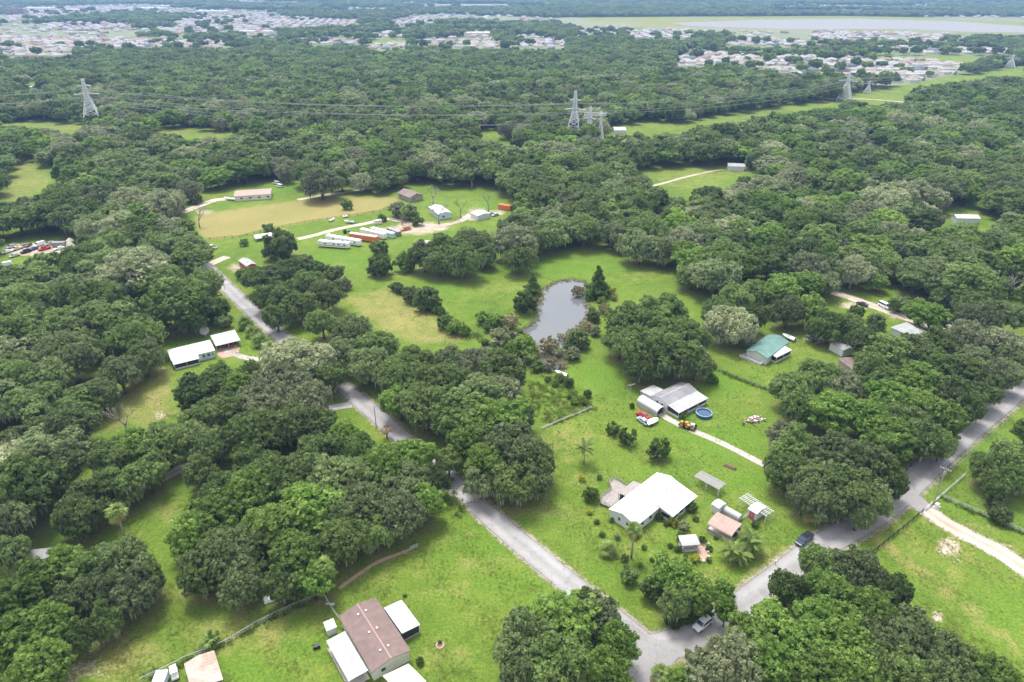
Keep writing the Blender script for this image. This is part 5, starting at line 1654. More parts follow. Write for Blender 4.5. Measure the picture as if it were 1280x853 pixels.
for u in (0.17, 0.5, 0.82):
    for v in (-0.9, 0.75):
        vb = MB()
        x, y = f.L * u, f.W / 2 + v
        zt = 2.85 + 0.85 * (1 - abs(v) / (f.W / 2)) + 0.12
        vb.tube([(x, y, zt - 0.15), (x, y, zt + 0.18)], 0.12, 8).tube([(x, y, zt + 0.18), (x, y, zt + 0.25)], 0.2, 8)
        vb.build('roof_vent', 'white_paint', home)
q = quad4(f, (525, 781), (502, 750), (502.5, 792), (2.35, 2.75))
leanto(home, [q[0], q[1], q[2], q[3]], 0.10, 'white_metal', [(q[0].x - .15, q[0].y - .15, 2.25), (q[1].x + .15, q[1].y - .15, 2.25)], seam=0, name='porch_roof')
s = MB()
xa, xb = sorted((q[0].x, q[1].x))
ya, yb = f.W + 0.05, max(q[0].y, q[1].y) - 0.25
s.box(xa + .15, xb - .15, ya, yb, 0.35, 2.25)
s.build('porch_screen', 'dark_screen', home)
fl = MB()
fl.box(xa, xb, ya, yb + .15, 0.05, 0.32)
fl.build('porch_floor', 'timber', home)
q = quad4(f, (407.4, 801.4), (435.5, 852), (431, 789), (2.35, 2.6))
leanto(home, q, 0.06, 'worn_metal', [(q[0].x + .2, q[0].y + .2, 2.3), (q[1].x - .2, q[1].y + .2, 2.3), ((q[0].x + q[1].x) / 2, q[0].y + .2, 2.3)], seam=0.45, name='carport_roof')
fl = MB()
fl.box(min(q[0].x, q[1].x), max(q[0].x, q[1].x), q[0].y, -0.05, 0.0, 0.06)
fl.build('carport_floor', 'concrete', home)
q = quad4(f, (478, 845), (510.6, 829.6), (500, 868), (2.5, 2.3))
leanto(home, q, 0.07, 'cream_metal', [(q[2].x - .2, q[2].y - .2, 2.2), (q[3].x - .2, q[3].y + .2, 2.2)], seam=0.6, name='canopy_roof')
# white plastic shed, bin, planter, boards
f2 = Frame((411, 799), (406, 785.5), (424, 791), 0)
sh = start('garden_shed', 'small white plastic shed with faceted roof beside the brown-roofed home', 'shed', f2)
w = MB()
Ls, Ws = 2.3, 1.9
w.box(0, Ls, 0, Ws, 0, 1.7)
w.build('wall', 'white_metal', sh)
r = MB()
r.loft([[(-.08, -.08, 1.7), (Ls + .08, -.08, 1.7), (Ls + .08, Ws + .08, 1.7), (-.08, Ws + .08, 1.7)], [(.25, .3, 2.05), (Ls - .25, .3, 2.05), (Ls - .25, Ws - .3, 2.05), (.25, Ws - .3, 2.05)], [(.7, Ws / 2 - .05, 2.2), (Ls - .7, Ws / 2 - .05, 2.2), (Ls - .7, Ws / 2 + .05, 2.2), (.7, Ws / 2 + .05, 2.2)]])
r.build('roof', 'white_paint', sh)
d = MB()
d.box(0.5, 1.8, -0.04, 0.01, 0.08, 1.6)
d.build('door', 'worn_metal', sh)
b0 = g(396.6, 810)
bn = thing('wheelie_bin', 'black wheelie bin lying on the grass beside the carport', 'bin', (b0.x, b0.y, 0), R_(25))
m_ = MB()
m_.loft([[(-.75, -.32, .05), (-.75, .32, .05), (-.75, .32, .68), (-.75, -.32, .68)], [(.45, -.40, .03), (.45, .40, .03), (.45, .40, .80), (.45, -.40, .80)]])
m_.build('body', 'black_paint', bn)
m_ = MB()
m_.box(.46, .56, -.43, .43, .02, .86)
m_.build('lid', 'black_paint', bn)
for s_ in (-1, 1):
    m_ = MB()
    m_.tube([(-.65, s_ * .30, .74), (-.65, s_ * .38, .74)], 0.13, 10)
    m_.build('wheel', 'tyre', bn)
b0 = g(550, 807)
pl = thing('stone_planter', 'round stone planter ring on the lawn by the brown-roofed home', 'planter', (b0.x, b0.y, 0))
for k in range(14):
    a = 2 * math.pi * k / 14
    s = MB()
    s.lathe([(0.20, 0), (0.22, .12), (0.12, .22)], 6, (0.72 * math.cos(a), 0.72 * math.sin(a), 0))
    s.build('stone', 'paver', pl)
s = MB()
s.lathe([(0.62, 0.0), (0.6, 0.12), (0.1, 0.16)], 14)
s.build('soil', 'brown_wood', pl)
b0 = g(413, 758)
bd = thing('leaning_boards', 'two white boards propped by the fence end near the brown-roofed home', 'boards', (b0.x, b0.y, 0), R_(-20))
for k in (0, 1):
    s = MB()
    s.bar((-1.2, 0.3 * k, 0.15), (1.0, 0.25 * k, 0.8 + 0.1 * k), 0.22, 0.05)
    s.build('board', 'white_metal', bd)
# rusty carport
f = Frame((248, 818.8), (230, 830), (256, 850), 2.75)
f = Frame((230, 830), (240, 868), (267.5, 813), 2.4)
rc = start('rusty_carport', 'gabled open carport with a pale rust-streaked metal roof', 'carport', f)
r = MB()
L, W = f.L, f.W
for a, b in ((0, W / 2), (W, W / 2)):
    r.slab([(0, a, 2.4), (L, a, 2.4), (L, b, 2.95), (0, b, 2.95)], 0.06)
    seams(r, (0, a, 2.4), (L, a, 2.4), (0, b, 2.95), 0.7, 0.05, 0.03)
r.build('roof', 'rust_metal', rc)
for x in (0.2, L * 0.5, L - 0.2):
    for y in (0.2, W - 0.2):
        p = MB()
        p.box(x - .06, x + .06, y - .06, y + .06, 0, 2.42)
        p.build('post', 'worn_metal', rc)
bw = MB()
bw.box(0.1, 0.16, 0.3, W - 0.3, 0.0, 2.3)
bw.build('back_wall', 'rust_metal', rc)
container('box_trailer', 'pale blue box trailer beside the rusty carport', 'trailer', (206, 847), (197, 872), 2.1, 1.5, 'light_blue_wall', 'light_blue_wall', ribs=False, wheels=True, z0=0.5)
f = Frame((216, 855), (214.5, 846), (227, 853), 0)
gc = start('golf_cart', 'white golf cart parked between box trailer and rusty carport', 'cart', f)
s = MB()
s.box(-1.0, 1.4, 0, 1.2, 0.35, 0.75)
s.build('body', 'white_paint', gc)
s = MB()
s.slab([(-0.9, .02, 1.85), (1.0, .02, 1.85), (1.0, 1.18, 1.85), (-0.9, 1.18, 1.85)], 0.06)
s.build('roof', 'white_paint', gc)
s = MB()
s.box(-.6, 0.1, .1, 1.1, .76, 1.0).box(-.7, -.6, .1, 1.1, .76, 1.3)
s.build('seat', 'tan_paint', gc)
for x in (-.7, 1.0):
    for y in (0.02, 1.18):
        s = MB()
        s.tube([(x, y - .08, .24), (x, y + .08, .24)], .24, 10)
        s.build('wheel', 'tyre', gc)
        s = MB()
        s.bar((x * 0.85, y + (.05 if y < .5 else -.05), .7), (x * 0.85, y + (.05 if y < .5 else -.05), 1.82), .05)
        s.build('post', 'black_paint', gc)
fence('chain_link_fence', 'grey chain-link fence running behind the rusty carport to the grove', [(177, 853), (215, 835), (232, 826), (280, 807), (320, 783), (345, 770), (372, 758), (402, 745)], 'galv', 1.25, 3.0, (1.22,), (0.04, 0.04), 0.06, mesh=0.5)
fence('chain_link_fence', 'short grey fence from the grove to the corner of the brown-roofed home', [(405, 745), (412, 758), (424, 776)], 'galv', 1.2, 2.5, (1.15,), (0.04, 0.04), 0.06, mesh=0.5)
fence('white_gate', 'small white gate at the edge of the grove above the mown lawn', [(513, 688), (522, 684)], 'white_metal', 1.1, 1.2, (0.3, 0.65, 1.0), cat='gate')
tag(strip('edging_bed', [(424, 736), (440, 724), (470, 704), (500, 692), (515, 686)], 0.9, 0.02, 'paver', 33, 0.25), kind='structure')
b0 = g(338, 755)
fx = Frame((331, 756), (346, 751), (333, 750), 0)
lo = start('chest_freezer', 'white chest freezer left under the trees of the grove', 'freezer', fx)
s = MB()
s.box(0, fx.L, 0, 1.2, 0.05, 0.8)
s.build('body', 'white_paint', lo)
s = MB()
s.box(-.03, fx.L + .03, -.03, 1.23, 0.805, 0.9)
s.build('lid', 'white_metal', lo)

# ------------------------------------------------------------------ the white-roofed house on the outlined lot
f = Frame((760.5, 636.3), (821, 590.5), (804, 651), 3.0)
# x runs along the left eave; make y run towards the front
wh = start('white_house', 'large white house under a bright white metal roof', 'house', f)
pts = {k: f.l(*v, 3.0) for k, v in {'a': (760.5, 636.3), 'b': (821.4, 590.5), 'c': (804, 651), 'e': (873, 618), 'h': (841.4, 644.5), 'v': (825, 635)}.items()}
ys = 1 if pts['c'].y > 0 else -1
xl, xr = min(pts['a'].x, pts['b'].x), max(pts['a'].x, pts['b'].x)
W1 = abs(pts['c'].y)
near_x = pts['a'].x
dirx = 1 if pts['b'].x > pts['a'].x else -1
Lh = xr - xl
We = abs((pts['e'].y + pts['h'].y) / 2)
xe = pts['v'].x
o_ = 0.35
gable(wh, Lh - 2 * o_, W1 - 2 * o_, 2.9, 1.15, o_, 'white_wall', 'white_metal', 0.6, [], [], xl + o_, o_)
# wing on the garden side: a lower roof carried on from the main slope
zr = 2.9 + 1.15 * 0.45
xa, xb = (xe, xr) if dirx > 0 else (xl, xe)
r = MB()
r.slab([(xa, We, 2.55), (xb - 0.02, We, 2.55), (xb - 0.02, W1 * 0.74, zr + 0.20), (xa, W1 * 0.74, zr + 0.20)], 0.13)
seams(r, (xa, We, 2.55), (xb, We, 2.55), (xa, W1 * 0.74, zr + 0.20), 0.6)
r.build('wing_roof', 'white_metal', wh)
w = MB()
w.loft([[(x, W1 - 0.4, 0), (x, We - 0.4, 0), (x, We - 0.4, 2.46), (x, W1 - 0.4, 2.95)] for x in (xa + 0.35, xb - 0.4)])
w.build('wing_wall', 'white_wall', wh)
near = xl + o_ if dirx > 0 else xr - o_
window(wh, near, near, W1 * 0.33, W1 * 0.33 + 0.8, 1.1, 2.2, 'y', -dirx)
window(wh, near, near, W1 * 0.62, W1 * 0.62 + 1.2, 1.1, 2.2, 'y', -dirx)
for u in (0.12, 0.30):
    xx = near + dirx * (abs(xe - near) * u * 2)
    window(wh, min(xx, xx + 1.2 * dirx), max(xx, xx + 1.2 * dirx), W1 - o_, W1 - o_, 1.0, 2.2, 'x', 1)
for k in range(4):
    x0 = xa + 0.8 + k * (xb - xa - 1.6) / 4
    window(wh, x0, x0 + (xb - xa) / 4 - 0.7, We - 0.4, We - 0.4, 0.75, 2.05, 'x', 1)
nx = (xa + 0.35) if dirx > 0 else (xb - 0.4)
window(wh, nx, nx, W1 + 0.4, We - 0.9, 0.8, 2.05, 'y', -dirx, 'white_metal', 'dark_screen')
d = MB()
d.box(nx - 0.05, nx + 0.05, W1 - 0.32, W1 + 0.3, 0.15, 2.1)
d.build('door', 'grey_paint', wh)
ch = f.l(833.5, 612.5, 4.0)
c = MB()
c.tube([(ch.x, ch.y, 3.2), (ch.x, ch.y, 4.9)], 0.14, 8).tube([(ch.x, ch.y, 4.9), (ch.x, ch.y, 5.0)], 0.24, 8)
c.build('stove_pipe', 'galv', wh)
# grey porch roof and deck on the lawn side (y < 0)
pr = [f.l(x, y, 2.6) for x, y in ((773, 615.5), (792, 600.5), (803, 603), (781, 620))]
x0, x1 = sorted((pr[0].x, pr[1].x))
dep_ = max(2.2, -min(pr[0].y, pr[1].y))
leanto(wh, [(x0, -dep_, 2.45), (x1, -dep_, 2.45), (x1, 0.1, 2.8), (x0, 0.1, 2.8)], 0.10, 'timber', [(x0 + .2, -dep_ + .2, 2.35), (x1 - .2, -dep_ + .2, 2.35), ((x0 + x1) / 2, -dep_ + .2, 2.35)], 'timber', 0.5)
s = MB()
s.box(x0 + .3, x1 - .3, -dep_ + .5, 0.28, 0.65, 2.3)
s.build('screen_room', 'dark_screen', wh)
dk = [f.l(x, y, 0.6)[:2] for x, y in ((762, 634), (750, 629), (752, 621), (764, 612), (761.5, 603.5), (767, 598), (784, 608), (776, 618), (774, 626))]
fl = thing('timber_deck', 'grey timber deck with railings behind the white-roofed house', 'deck', (f.o.x, f.o.y, 0), f.rz)
cxd = sum(p[0] for p in dk) / len(dk)
hull_x = sorted(p[0] for p in dk)
n_b = 0
bx0, bx1 = hull_x[0], hull_x[-1]
for k in range(int((bx1 - bx0) / 0.28)):
    xx = bx0 + 0.28 * k + 0.14
    ysn = []
    for (ax, ay), (bx_, by_) in zip(dk, dk[1:] + dk[:1]):
        if (ax - xx) * (bx_ - xx) < 0:
            ysn.append(ay + (by_ - ay) * (xx - ax) / (bx_ - ax))
    ysn.sort()
    for ya, yb in zip(ysn[::2], ysn[1::2]):
        if yb - ya > 0.2:
            m_ = MB()
            m_.box(xx - 0.13, xx + 0.13, ya, min(yb, -0.02 if ya < -0.02 else yb), 0.5, 0.58)
            m_.build('plank', 'timber', fl)
railing(fl, [dk[1], dk[2], dk[3], dk[4], dk[5], dk[6]], 0.5, 0.95)
railing(fl, [dk[1], dk[0]], 0.5, 0.95)
for p in dk:
    m_ = MB()
    m_.box(p[0] - .08, p[0] + .08, p[1] - .08, p[1] + .08, 0, 0.5)
    m_.build('post', 'timber', fl)

# pergolas
def pergola(label, A, B, C, h, nsl, slat_mat):
    f = Frame(A, B, C, h)
    root = start('pergola', label, 'pergola', f)
    L, W = f.L, f.W
    for x in (0.1, L / 2, L - 0.1):
        for y in (0.1, W - 0.1):
            m = MB()
            m.box(x - .09, x + .09, y - .09, y + .09, 0, h - 0.32)
            m.build('post', 'white_metal', root)
    for y in (0.1, W / 2, W - 0.1):
        m = MB()
        m.box(-0.1, L + 0.1, y - .06, y + .06, h - 0.32, h - 0.13)
        m.build('beam', 'white_metal', root)
    sl = MB().box(-0.05, 0.05, -0.2, W + 0.2, h - 0.128, h).mesh('slat', slat_mat)
    for k in range(nsl):
        o = link('slat', sl, root)
        o.location = (L * (k + 0.5) / nsl, 0, 0)
    return root, f
pg, fp = pergola('white slatted pergola closely roofed, on the lawn behind the white-roofed house', (868, 594.8), (899, 611.6), (876.8, 588.7), 2.5, 34, 'worn_metal')
pg, fp = pergola('white open-slat pergola next to the shed with the pink door', (924.2, 621.8), (957.9, 645), (932.9, 615.7), 2.5, 15, 'white_metal')
# small sheds and covers
def box_shed(name, label, A, B, C, h, rise, wall, roof, door=None, doorside='front'):
    f = Frame(A, B, C, 0)
    root = start(name, label, 'shed', f)
    gable(root, f.L, f.W, h, rise, 0.12, wall, roof, 0.5, [], [], 0, 0, 0.08)
    if door:
        d = MB()
        if doorside == 'front':
            d.box(f.L * 0.18, f.L * 0.82, -0.05, 0.01, 0.05, h * 0.92)
        else:
            d.box(-0.05, 0.01, f.W * 0.18, f.W * 0.82, 0.05, h * 0.92)
        do = d.build('door', door, root)
        k = MB()
        if doorside == 'front':
            k.box(f.L * 0.5 - .02, f.L * 0.5 + .02, -0.09, -0.05, h * .4, h * .55)
        else:
            k.box(-.09, -.05, f.W * 0.5 - .02, f.W * 0.5 + .02, h * .4, h * .55)
        k.build('handle', 'galv', do)
    return root, f
box_shed('garden_shed', 'small square white shed beside the grey arched cover', (888.5, 639), (897, 644.5), (896, 632.5), 2.2, 0.35, 'white_wall', 'white_metal', 'white_metal')
box_shed('garden_shed', 'white shed with a pink double door beside the open pergola', (933.5, 645.5), (944, 652), (944, 637), 2.3, 0.4, 'white_wall', 'white_metal', 'pink_door')
f = Frame((902, 642), (922.5, 653.5), (907.5, 637.5), 0)
ac = start('arched_cover', 'low grey arched metal cover between white shed and tan carport', 'shelter', f)
arch_roof(ac, f.L, f.W, 0.9, 1.75, 0.05, 'worn_metal')
for x in (0.05, f.L - 0.11):
    e = MB()
    pp = [(0.06, 0.0), (f.W - 0.06, 0.0)] + [(f.W - y, z - 0.07) for y, z in arch_secs(f.W, 0.9, 1.75)][1:-1]
    e.loft([[(x + dx, y, z) for y, z in pp] for dx in (0, 0.06)])
    e.build('end_wall', 'worn_metal', ac)
for y in (0.0, f.W - 0.05):
    e = MB()
    e.box(0.02, f.L - 0.02, y, y + 0.05, 0, 0.9)
    e.build('side_wall', 'worn_metal', ac)
f = Frame((883.8, 655.3), (914.7, 671.2), (899.7, 641.2), 2.2)
cp = start('tan_carport', 'open carport with a curved tan-pink metal roof', 'carport', f)
arch_roof(cp, f.L, f.W, 2.15, 2.75, 0.06, 'pink_metal')
for x in (0.15, f.L / 2, f.L - 0.15):
    for y in (0.12, f.W - 0.12):
        p = MB()
        p.box(x - .06, x + .06, y - .06, y + .06, 0, 2.15)
        p.build('post', 'worn_metal', cp)
for y in (0.12, f.W - 0.12):
    p = MB()
    p.box(0.2, f.L - 0.2, y - .03, y + .03, 0.1, 1.0)
    p.build('side_panel', 'timber', cp)
fl = MB()
fl.box(0, f.L, 0, f.W, 0.0, 0.05)
fl.build('floor_slab', 'concrete', cp)
f = Frame((852.5, 690.5), (872.5, 689), (854, 681), 0)
gz = start('garden_gazebo', 'little white gazebo with a pyramid roof among garden shrubs', 'gazebo', f)
L, W = f.L, max(2.8, f.W)
for x in (0.15, L - 0.15):
    for y in (0.15, W - 0.15):
        p = MB()
        p.box(x - .09, x + .09, y - .09, y + .09, 0, 2.2)
        p.build('post', 'white_metal', gz)
r = MB()
r.loft([[(-.25, -.25, 2.2), (L + .25, -.25, 2.2), (L + .25, W + .25, 2.2), (-.25, W + .25, 2.2)], [(L * .35, W / 2 - .05, 2.85), (L * .65, W / 2 - .05, 2.85), (L * .65, W / 2 + .05, 2.85), (L * .35, W / 2 + .05, 2.85)]])
r.build('roof', 'worn_metal', gz)
for x in (0.15, L - 0.15):
    p = MB()
    p.box(x - .03, x + .03, 0.3, W - 0.3, 0.3, 0.9)
    p.build('side_rail', 'white_metal', gz)
p = MB()
p.box(0.3, L - 0.3, W - 0.24, W - 0.18, 0.2, 1.9)
p.build('back_screen', 'worn_metal', gz)
p = MB()
p.box(0.7, L - 0.7, 0.9, 1.5, 0.35, 0.45).box(0.7, L - 0.7, 1.5, 1.58, 0.45, 0.95).box(.75, .83, .95, 1.5, .06, .35).box(L - .83, L - .75, .95, 1.5, .06, .35)
p.build('bench', 'white_metal', gz)
p = MB()
p.box(0, L, 0, W, 0, 0.06)
p.build('floor_slab', 'concrete', gz)
sheet('garden_bed', [(873, 680), (880, 679), (884, 690), (885, 700), (876, 701), (873, 692)], 0.03, 'paver')
rk = random.Random(3)
for k, (x, y) in enumerate([(883, 684), (885, 690), (886, 696), (872, 697), (879, 702), (886, 680)]):
    b0 = g(x, y)
    s = MB()
    r0 = rk.uniform(0.3, 0.5)
    s.lathe([(r0 * 0.9, 0), (r0, r0 * 0.4), (r0 * 0.75, r0 * 0.8), (r0 * 0.25, r0 * 0.95)], 7)
    o = s.build('garden_rock', 'rock')
    o.location = (b0.x, b0.y, -0.02)
    tag(o, 'pale rock edging the pinkish bed beside the little gazebo', 'rock', 'rocks around the garden bed')
f = Frame((904.5, 583), (918.5, 588.5), (907, 580.5), 0)
lg = start('log_pile', 'low pile of brown logs on the lawn above the close-slatted pergola', 'logs', f)
for k in range(7):
    s = MB()
    yy = 0.18 + 0.3 * (k % 4) if k < 4 else 0.33 + 0.3 * (k - 4)
    zz = 0.15 if k < 4 else 0.4
    s.tube([(rk.uniform(-.2, .2), yy, zz), (f.L + rk.uniform(-.3, .2), yy, zz)], 0.15, 7)
    s.build('log', 'brown_wood', lg)
fence('white_rail_fence', 'short white rail fence between white shed and pink-door shed', [(925, 652), (933, 646)], 'white_metal', 1.0, 1.2, (0.4, 0.85))
fence('white_board_fence', 'low white board fence crossing the lot below the pond', [(677, 537), (700, 527), (720, 519), (740, 510.5)], 'white_metal', 0.75, 2.4, (0.2, 0.45, 0.68), (0.05, 0.17), 0.13)

# ------------------------------------------------------------------ grey-roofed house by the pond lawn
f = Frame((814, 494.5), (850.6, 477.2), (836, 505.8), 2.8)
gh = start('grey_house', 'white house with a weathered grey metal roof and pale porch roof', 'house', f)
ys = f.l(836, 505.8, 2.8).y
L, W = f.L, f.W
gable(gh, L - 0.5, W - 0.5, 2.7, 0.95, 0.25, 'white_wall', 'grey_metal', 0.75, [], [], 0.25, 0.25, cap='worn_metal')
lx = f.l(814, 494.5, 2.8).x
nearx = 0.25 if lx < L / 2 else L - 0.25
sg = -1 if lx < L / 2 else 1
window(gh, nearx, nearx, W * 0.30, W * 0.30 + 0.9, 1.1, 2.1, 'y', sg)
window(gh, nearx, nearx, W * 0.58, W * 0.58 + 0.9, 1.1, 2.1, 'y', sg)
pe = [f.l(852.5, 514.7, 2.2), f.l(889, 496.4, 2.2)]
ylo = (pe[0].y + pe[1].y) / 2
leanto(gh, [(0, ylo, 2.2), (L, ylo, 2.2), (L, W - 0.2, 2.72), (0, W - 0.2, 2.72)], 0.09, 'worn_metal', [(0.2, ylo - .25, 2.12), (L / 3, ylo - .25, 2.12), (2 * L / 3, ylo - .25, 2.12), (L - .2, ylo - .25, 2.12)], seam=0.8)
s = MB()
s.box(0.35, L - 0.35, W - 0.2, ylo - 0.45, 0.7, 2.1)
s.build('porch_screen', 'dark_screen', gh)
s = MB()
s.box(0.25, L - 0.25, W - 0.22, ylo - 0.35, 0.0, 0.69)
s.build('porch_wall', 'white_wall', gh)
q = [f.l(x, y, 2.4) for x, y in ((800, 488.4), (816.9, 481), (829, 486.6), (813, 494))]
x0, x1 = sorted((q[0].x, q[1].x))
yl = min(q[0].y, q[1].y)
leanto(gh, [(x0, yl, 2.3), (x1, yl, 2.3), (x1, 0.25, 2.62), (x0, 0.25, 2.62)], 0.09, 'worn_metal', [(x0 + .2, yl + .2, 2.2), (x1 - .2, yl + .2, 2.2)], seam=0.8)
s = MB()
s.box(x0 + 0.4, x1 - 0.4, yl + 0.45, 0.22, 0.0, 2.2)
s.build('back_room', 'white_wall', gh)
for u in (0.15, 0.6):
    window(gh, x0 + 0.4, x0 + 0.4, yl + 0.45 + u * (-yl - 0.5), yl + 0.45 + (u + 0.28) * (-yl - 0.5), 0.9, 2.0, 'y', -1, 'white_metal', 'dark_screen')
f = Frame((795.5, 507), (821, 522), (804.5, 502), 0)
qh = start('arched_shed', 'white arched metal shed in front of the grey-roofed house', 'shed', f)
arch_roof(qh, f.L, f.W, 1.6, 2.9, 0.06, 'white_metal')
for y in (0.0, f.W - 0.06):
    e = MB()
    e.box(0.02, f.L - 0.02, y, y + 0.06, 0, 1.62)
    e.build('side_wall', 'worn_metal', qh)
e = MB()
pp = [(0.08, 0.0), (f.W - 0.08, 0.0)] + [(f.W - y, z - 0.08) for y, z in arch_secs(f.W, 1.6, 2.9)][1:-1]
e.loft([[(0.1 + dx, y, z) for y, z in pp] for dx in (0, 0.06)])
e.build('end_wall', 'worn_metal', qh)
e = MB()
e.loft([[(f.L - 0.9 + dx, y, z) for y, z in pp] for dx in (0, 0.06)])
e.build('end_panel', 'dark_screen', qh)
# pool
b0 = g(879.5, 519.5)
po = thing('garden_pool', 'round above-ground pool with a pale blue rim on the lawn', 'pool', (b0.x, b0.y, 0))
s = MB()
s.lathe([(2.35, 0), (2.35, 1.05), (2.22, 1.05), (2.22, 0.75)], 28)
s.build('wall', 'blue_paint', po)
s = MB()
n_ = 28
s.tube([(2.32 * math.cos(2 * math.pi * k / n_), 2.32 * math.sin(2 * math.pi * k / n_), 1.08) for k in range(n_ + 1)], 0.10, 6)
s.build('rim', 'rim_blue', po)
s = MB()
s.lathe([(2.2, 0.80), (0.02, 0.80)], 28)
M['pool_water'] = water_mat('pool_water', (0.02, 0.06, 0.13), 0.08, 0.1)
s.build('water', 'pool_water', po)
# trailer with colourful load
f = Frame((847.5, 534), (868, 540.5), (850, 527.5), 0)
tr = start('utility_trailer', 'black utility trailer piled with yellow and white junk on the drive', 'trailer', f)
L, W = f.L, 2.0
s = MB()
s.box(0, L, 0, W, 0.5, 0.62)
s.build('bed', 'black_paint', tr)
for y in (0.0, W - 0.06):
    s = MB()
    s.box(0, L, y, y + .06, 0.62, 1.35)
    s.build('side_board', 'black_paint', tr)
for x in (L * .4, L * .6):
    for y in (-.1, W + .1):
        s = MB()
        s.tube([(x, y - .1, .36), (x, y + .1, .36)], .36, 10)
        s.build('wheel', 'tyre', tr)
for k in range(9):
    s = MB()
    a, b = rk.uniform(.15, L - 1.3), rk.uniform(.15, W - .9)
    s.box(a, a + rk.uniform(.6, 1.2), b, b + rk.uniform(.4, .75), 0.7, rk.uniform(1.35, 1.85))
    s.build('load_box', rk.choice(['yellow_paint', 'white_paint', 'yellow_paint', 'brown_wood', 'tan_paint']), tr)
s = MB()
for k in range(3):
    s.box(L * (.08 + .33 * k), L * (.08 + .33 * k) + L * .2, -0.03, -0.002, .75, 1.25)
s.build('side_panel', 'yellow_paint', tr)
vehicle('sports_car', 'red car with white stripes parked beside the arched shed', 'car', (795, 516.5), (811.5, 525.5), 'sedan', 'red_paint')
vehicle('parked_car', 'silver grey car parked in front of the red car', 'car', (798, 524), (809, 532.5), 'sedan', 'silver_paint')
boat('dinghy', 'white covered boat on the grass beside the red car', (822, 527), (808, 532.5), 'white_paint', 'white_paint', 2.2, 0.3, True)
# rubbish pile
b0 = g(943, 526)
jp = thing('rubbish_pile', 'heap of red, white and brown scrap on the green lawn', 'rubbish', (b0.x, b0.y, 0), 0.3)
for k in range(60):
    s = MB()
    a, b, c_ = rk.gauss(0, 1.5), rk.gauss(0, .75), rk.uniform(0, .5)
    d1, d2 = Vector((rk.uniform(-.9, .9), rk.uniform(-.6, .6), rk.uniform(.0, .5))), rk.uniform(.25, .7)
    s.bar((a, b, c_ + .05), (a + d1.x, b + d1.y, c_ + d1.z + .1), d2, rk.uniform(.05, .3))
    s.build('scrap', rk.choice(['red_paint', 'tan_paint', 'white_paint', 'brown_wood', 'tan_paint', 'brown_wood', 'rust_metal', 'white_metal']), jp)
def pole(label, base, h, arms=1, transf=False, r=0.13, rz=0.4, mat='palm_bark'):
    b0 = g(*base)
    root = thing('utility_pole', label, 'utility pole', (b0.x, b0.y, 0), rz)
    s = MB()
    s.tube([(0, 0, -0.2), (0, 0, h)], [r * 1.25, r], 9)
    s.build('shaft', mat, root)
    for k in range(arms):
        s = MB()
        s.box(-1.25, 1.25, -.06 - r, .06 - r, h - .5 - .9 * k, h - .36 - .9 * k)
        s.build('crossarm', 'timber', root)
        for x in (-1.1, -.5, .5, 1.1):
            s = MB()
            s.lathe([(.07, 0), (.09, .12), (.04, .24)], 8, (x, -r, h - .36 - .9 * k))
            s.build('insulator', 'white_paint', root)
    if transf:
        s = MB()
        s.lathe([(.26, 0), (.28, .05), (.28, .85), (.2, .95)], 12, (0, .42, h - 2.3))
        s.build('transformer', 'worn_metal', root)
    return root, Vector((b0.x, b0.y, h))
p1, P1 = pole('tall utility pole with crossarm and white transformer by the pasture gate', (1166, 631), 11.5, 1, True, rz=-0.75)
p2, P2 = pole('slim utility pole beside the side lane mouth on the main road', (470.5, 535), 7.5, 0, False, .1)
p3, P3 = pole('short wooden pole at the pond end of the grey-roofed house', (787.5, 497), 5.0, 1, False, .09)
pole('lone bleached pole on the farm grass behind the bare trees', (624, 238), 9.0, 0, False, .16, mat='pale_bark')
def cable(name, label, a, b, sag, r=0.03, group=None, cat='wire', mat='wire'):
    a, b = Vector(a), Vector(b)
    n = 14
    pts = [a.lerp(b, k / n) - Vector((0, 0, sag * 4 * (k / n) * (1 - k / n))) - a for k in range(n + 1)]
    s = MB()
    s.tube(pts, r, 5)
    o = s.build(name, mat)
    o.location = a
    return tag(o, label, cat, group)
d_ = (g(1250, 507) - g(1107, 634)).normalized()
nn = Vector((-d_.y, d_.x, 0))
for k in (-1.1, -.5, .5, 1.1):
    cable('overhead_wire', 'overhead wire following the side road from the pole with the transformer', P1 + nn * k - Vector((0, 0, .1)), P1 + nn * k + d_ * 75 - Vector((0, 0, .1)), 1.0, .025, 'overhead wires along the side road')
fence('black_paddock_fence', 'black post-and-rail fence along the pasture beside the side road', [(1070, 710), (1091, 692), (1122, 667), (1153, 641)], 'black_paint', 1.35, 2.4, (0.4, 0.8, 1.2), (0.05, 0.14), 0.13)
fence('farm_gate', 'grey metal gate across the sandy drive', [(1156.5, 638), (1174, 623)], 'galv', 1.2, 2.4, (0.3, 0.6, 0.9, 1.15), (.04, .06), .1, cat='gate')
fence('pasture_fence', 'grey wire pasture fence running up from the gate beside the pole', [(1175, 622), (1190, 609), (1206, 595)], 'galv', 1.3, 3, (.4, .8, 1.2), (.03, .05), .1, mesh=0.6)
fence('pasture_fence', 'grey wire pasture fence along the sandy drive past the oak', [(1176, 622), (1222, 642), (1255, 657), (1290, 672)], 'galv', 1.3, 3, (.4, .8, 1.2), (.03, .05), .1, mesh=0.6)
fence('yard_fence', 'dark wire fence between the two back lawns', [(893, 462), (930, 477), (968, 492)], 'grey_paint', 1.2, 3, (.5, 1.1), (.03, .05), .1, mesh=0.6)
b0 = g(1170.5, 634)
mbx = thing('meter_box', 'white utility box on a slab by the pasture gate', 'utility box', (b0.x, b0.y, 0), .6)
s = MB()
s.box(-.9, .9, -.7, .7, 0, .12)
s.build('slab', 'concrete', mbx)
s = MB()
s.box(-.5, .5, -.35, .35, .12, 1.0)
s.build('cabinet', 'white_paint', mbx)
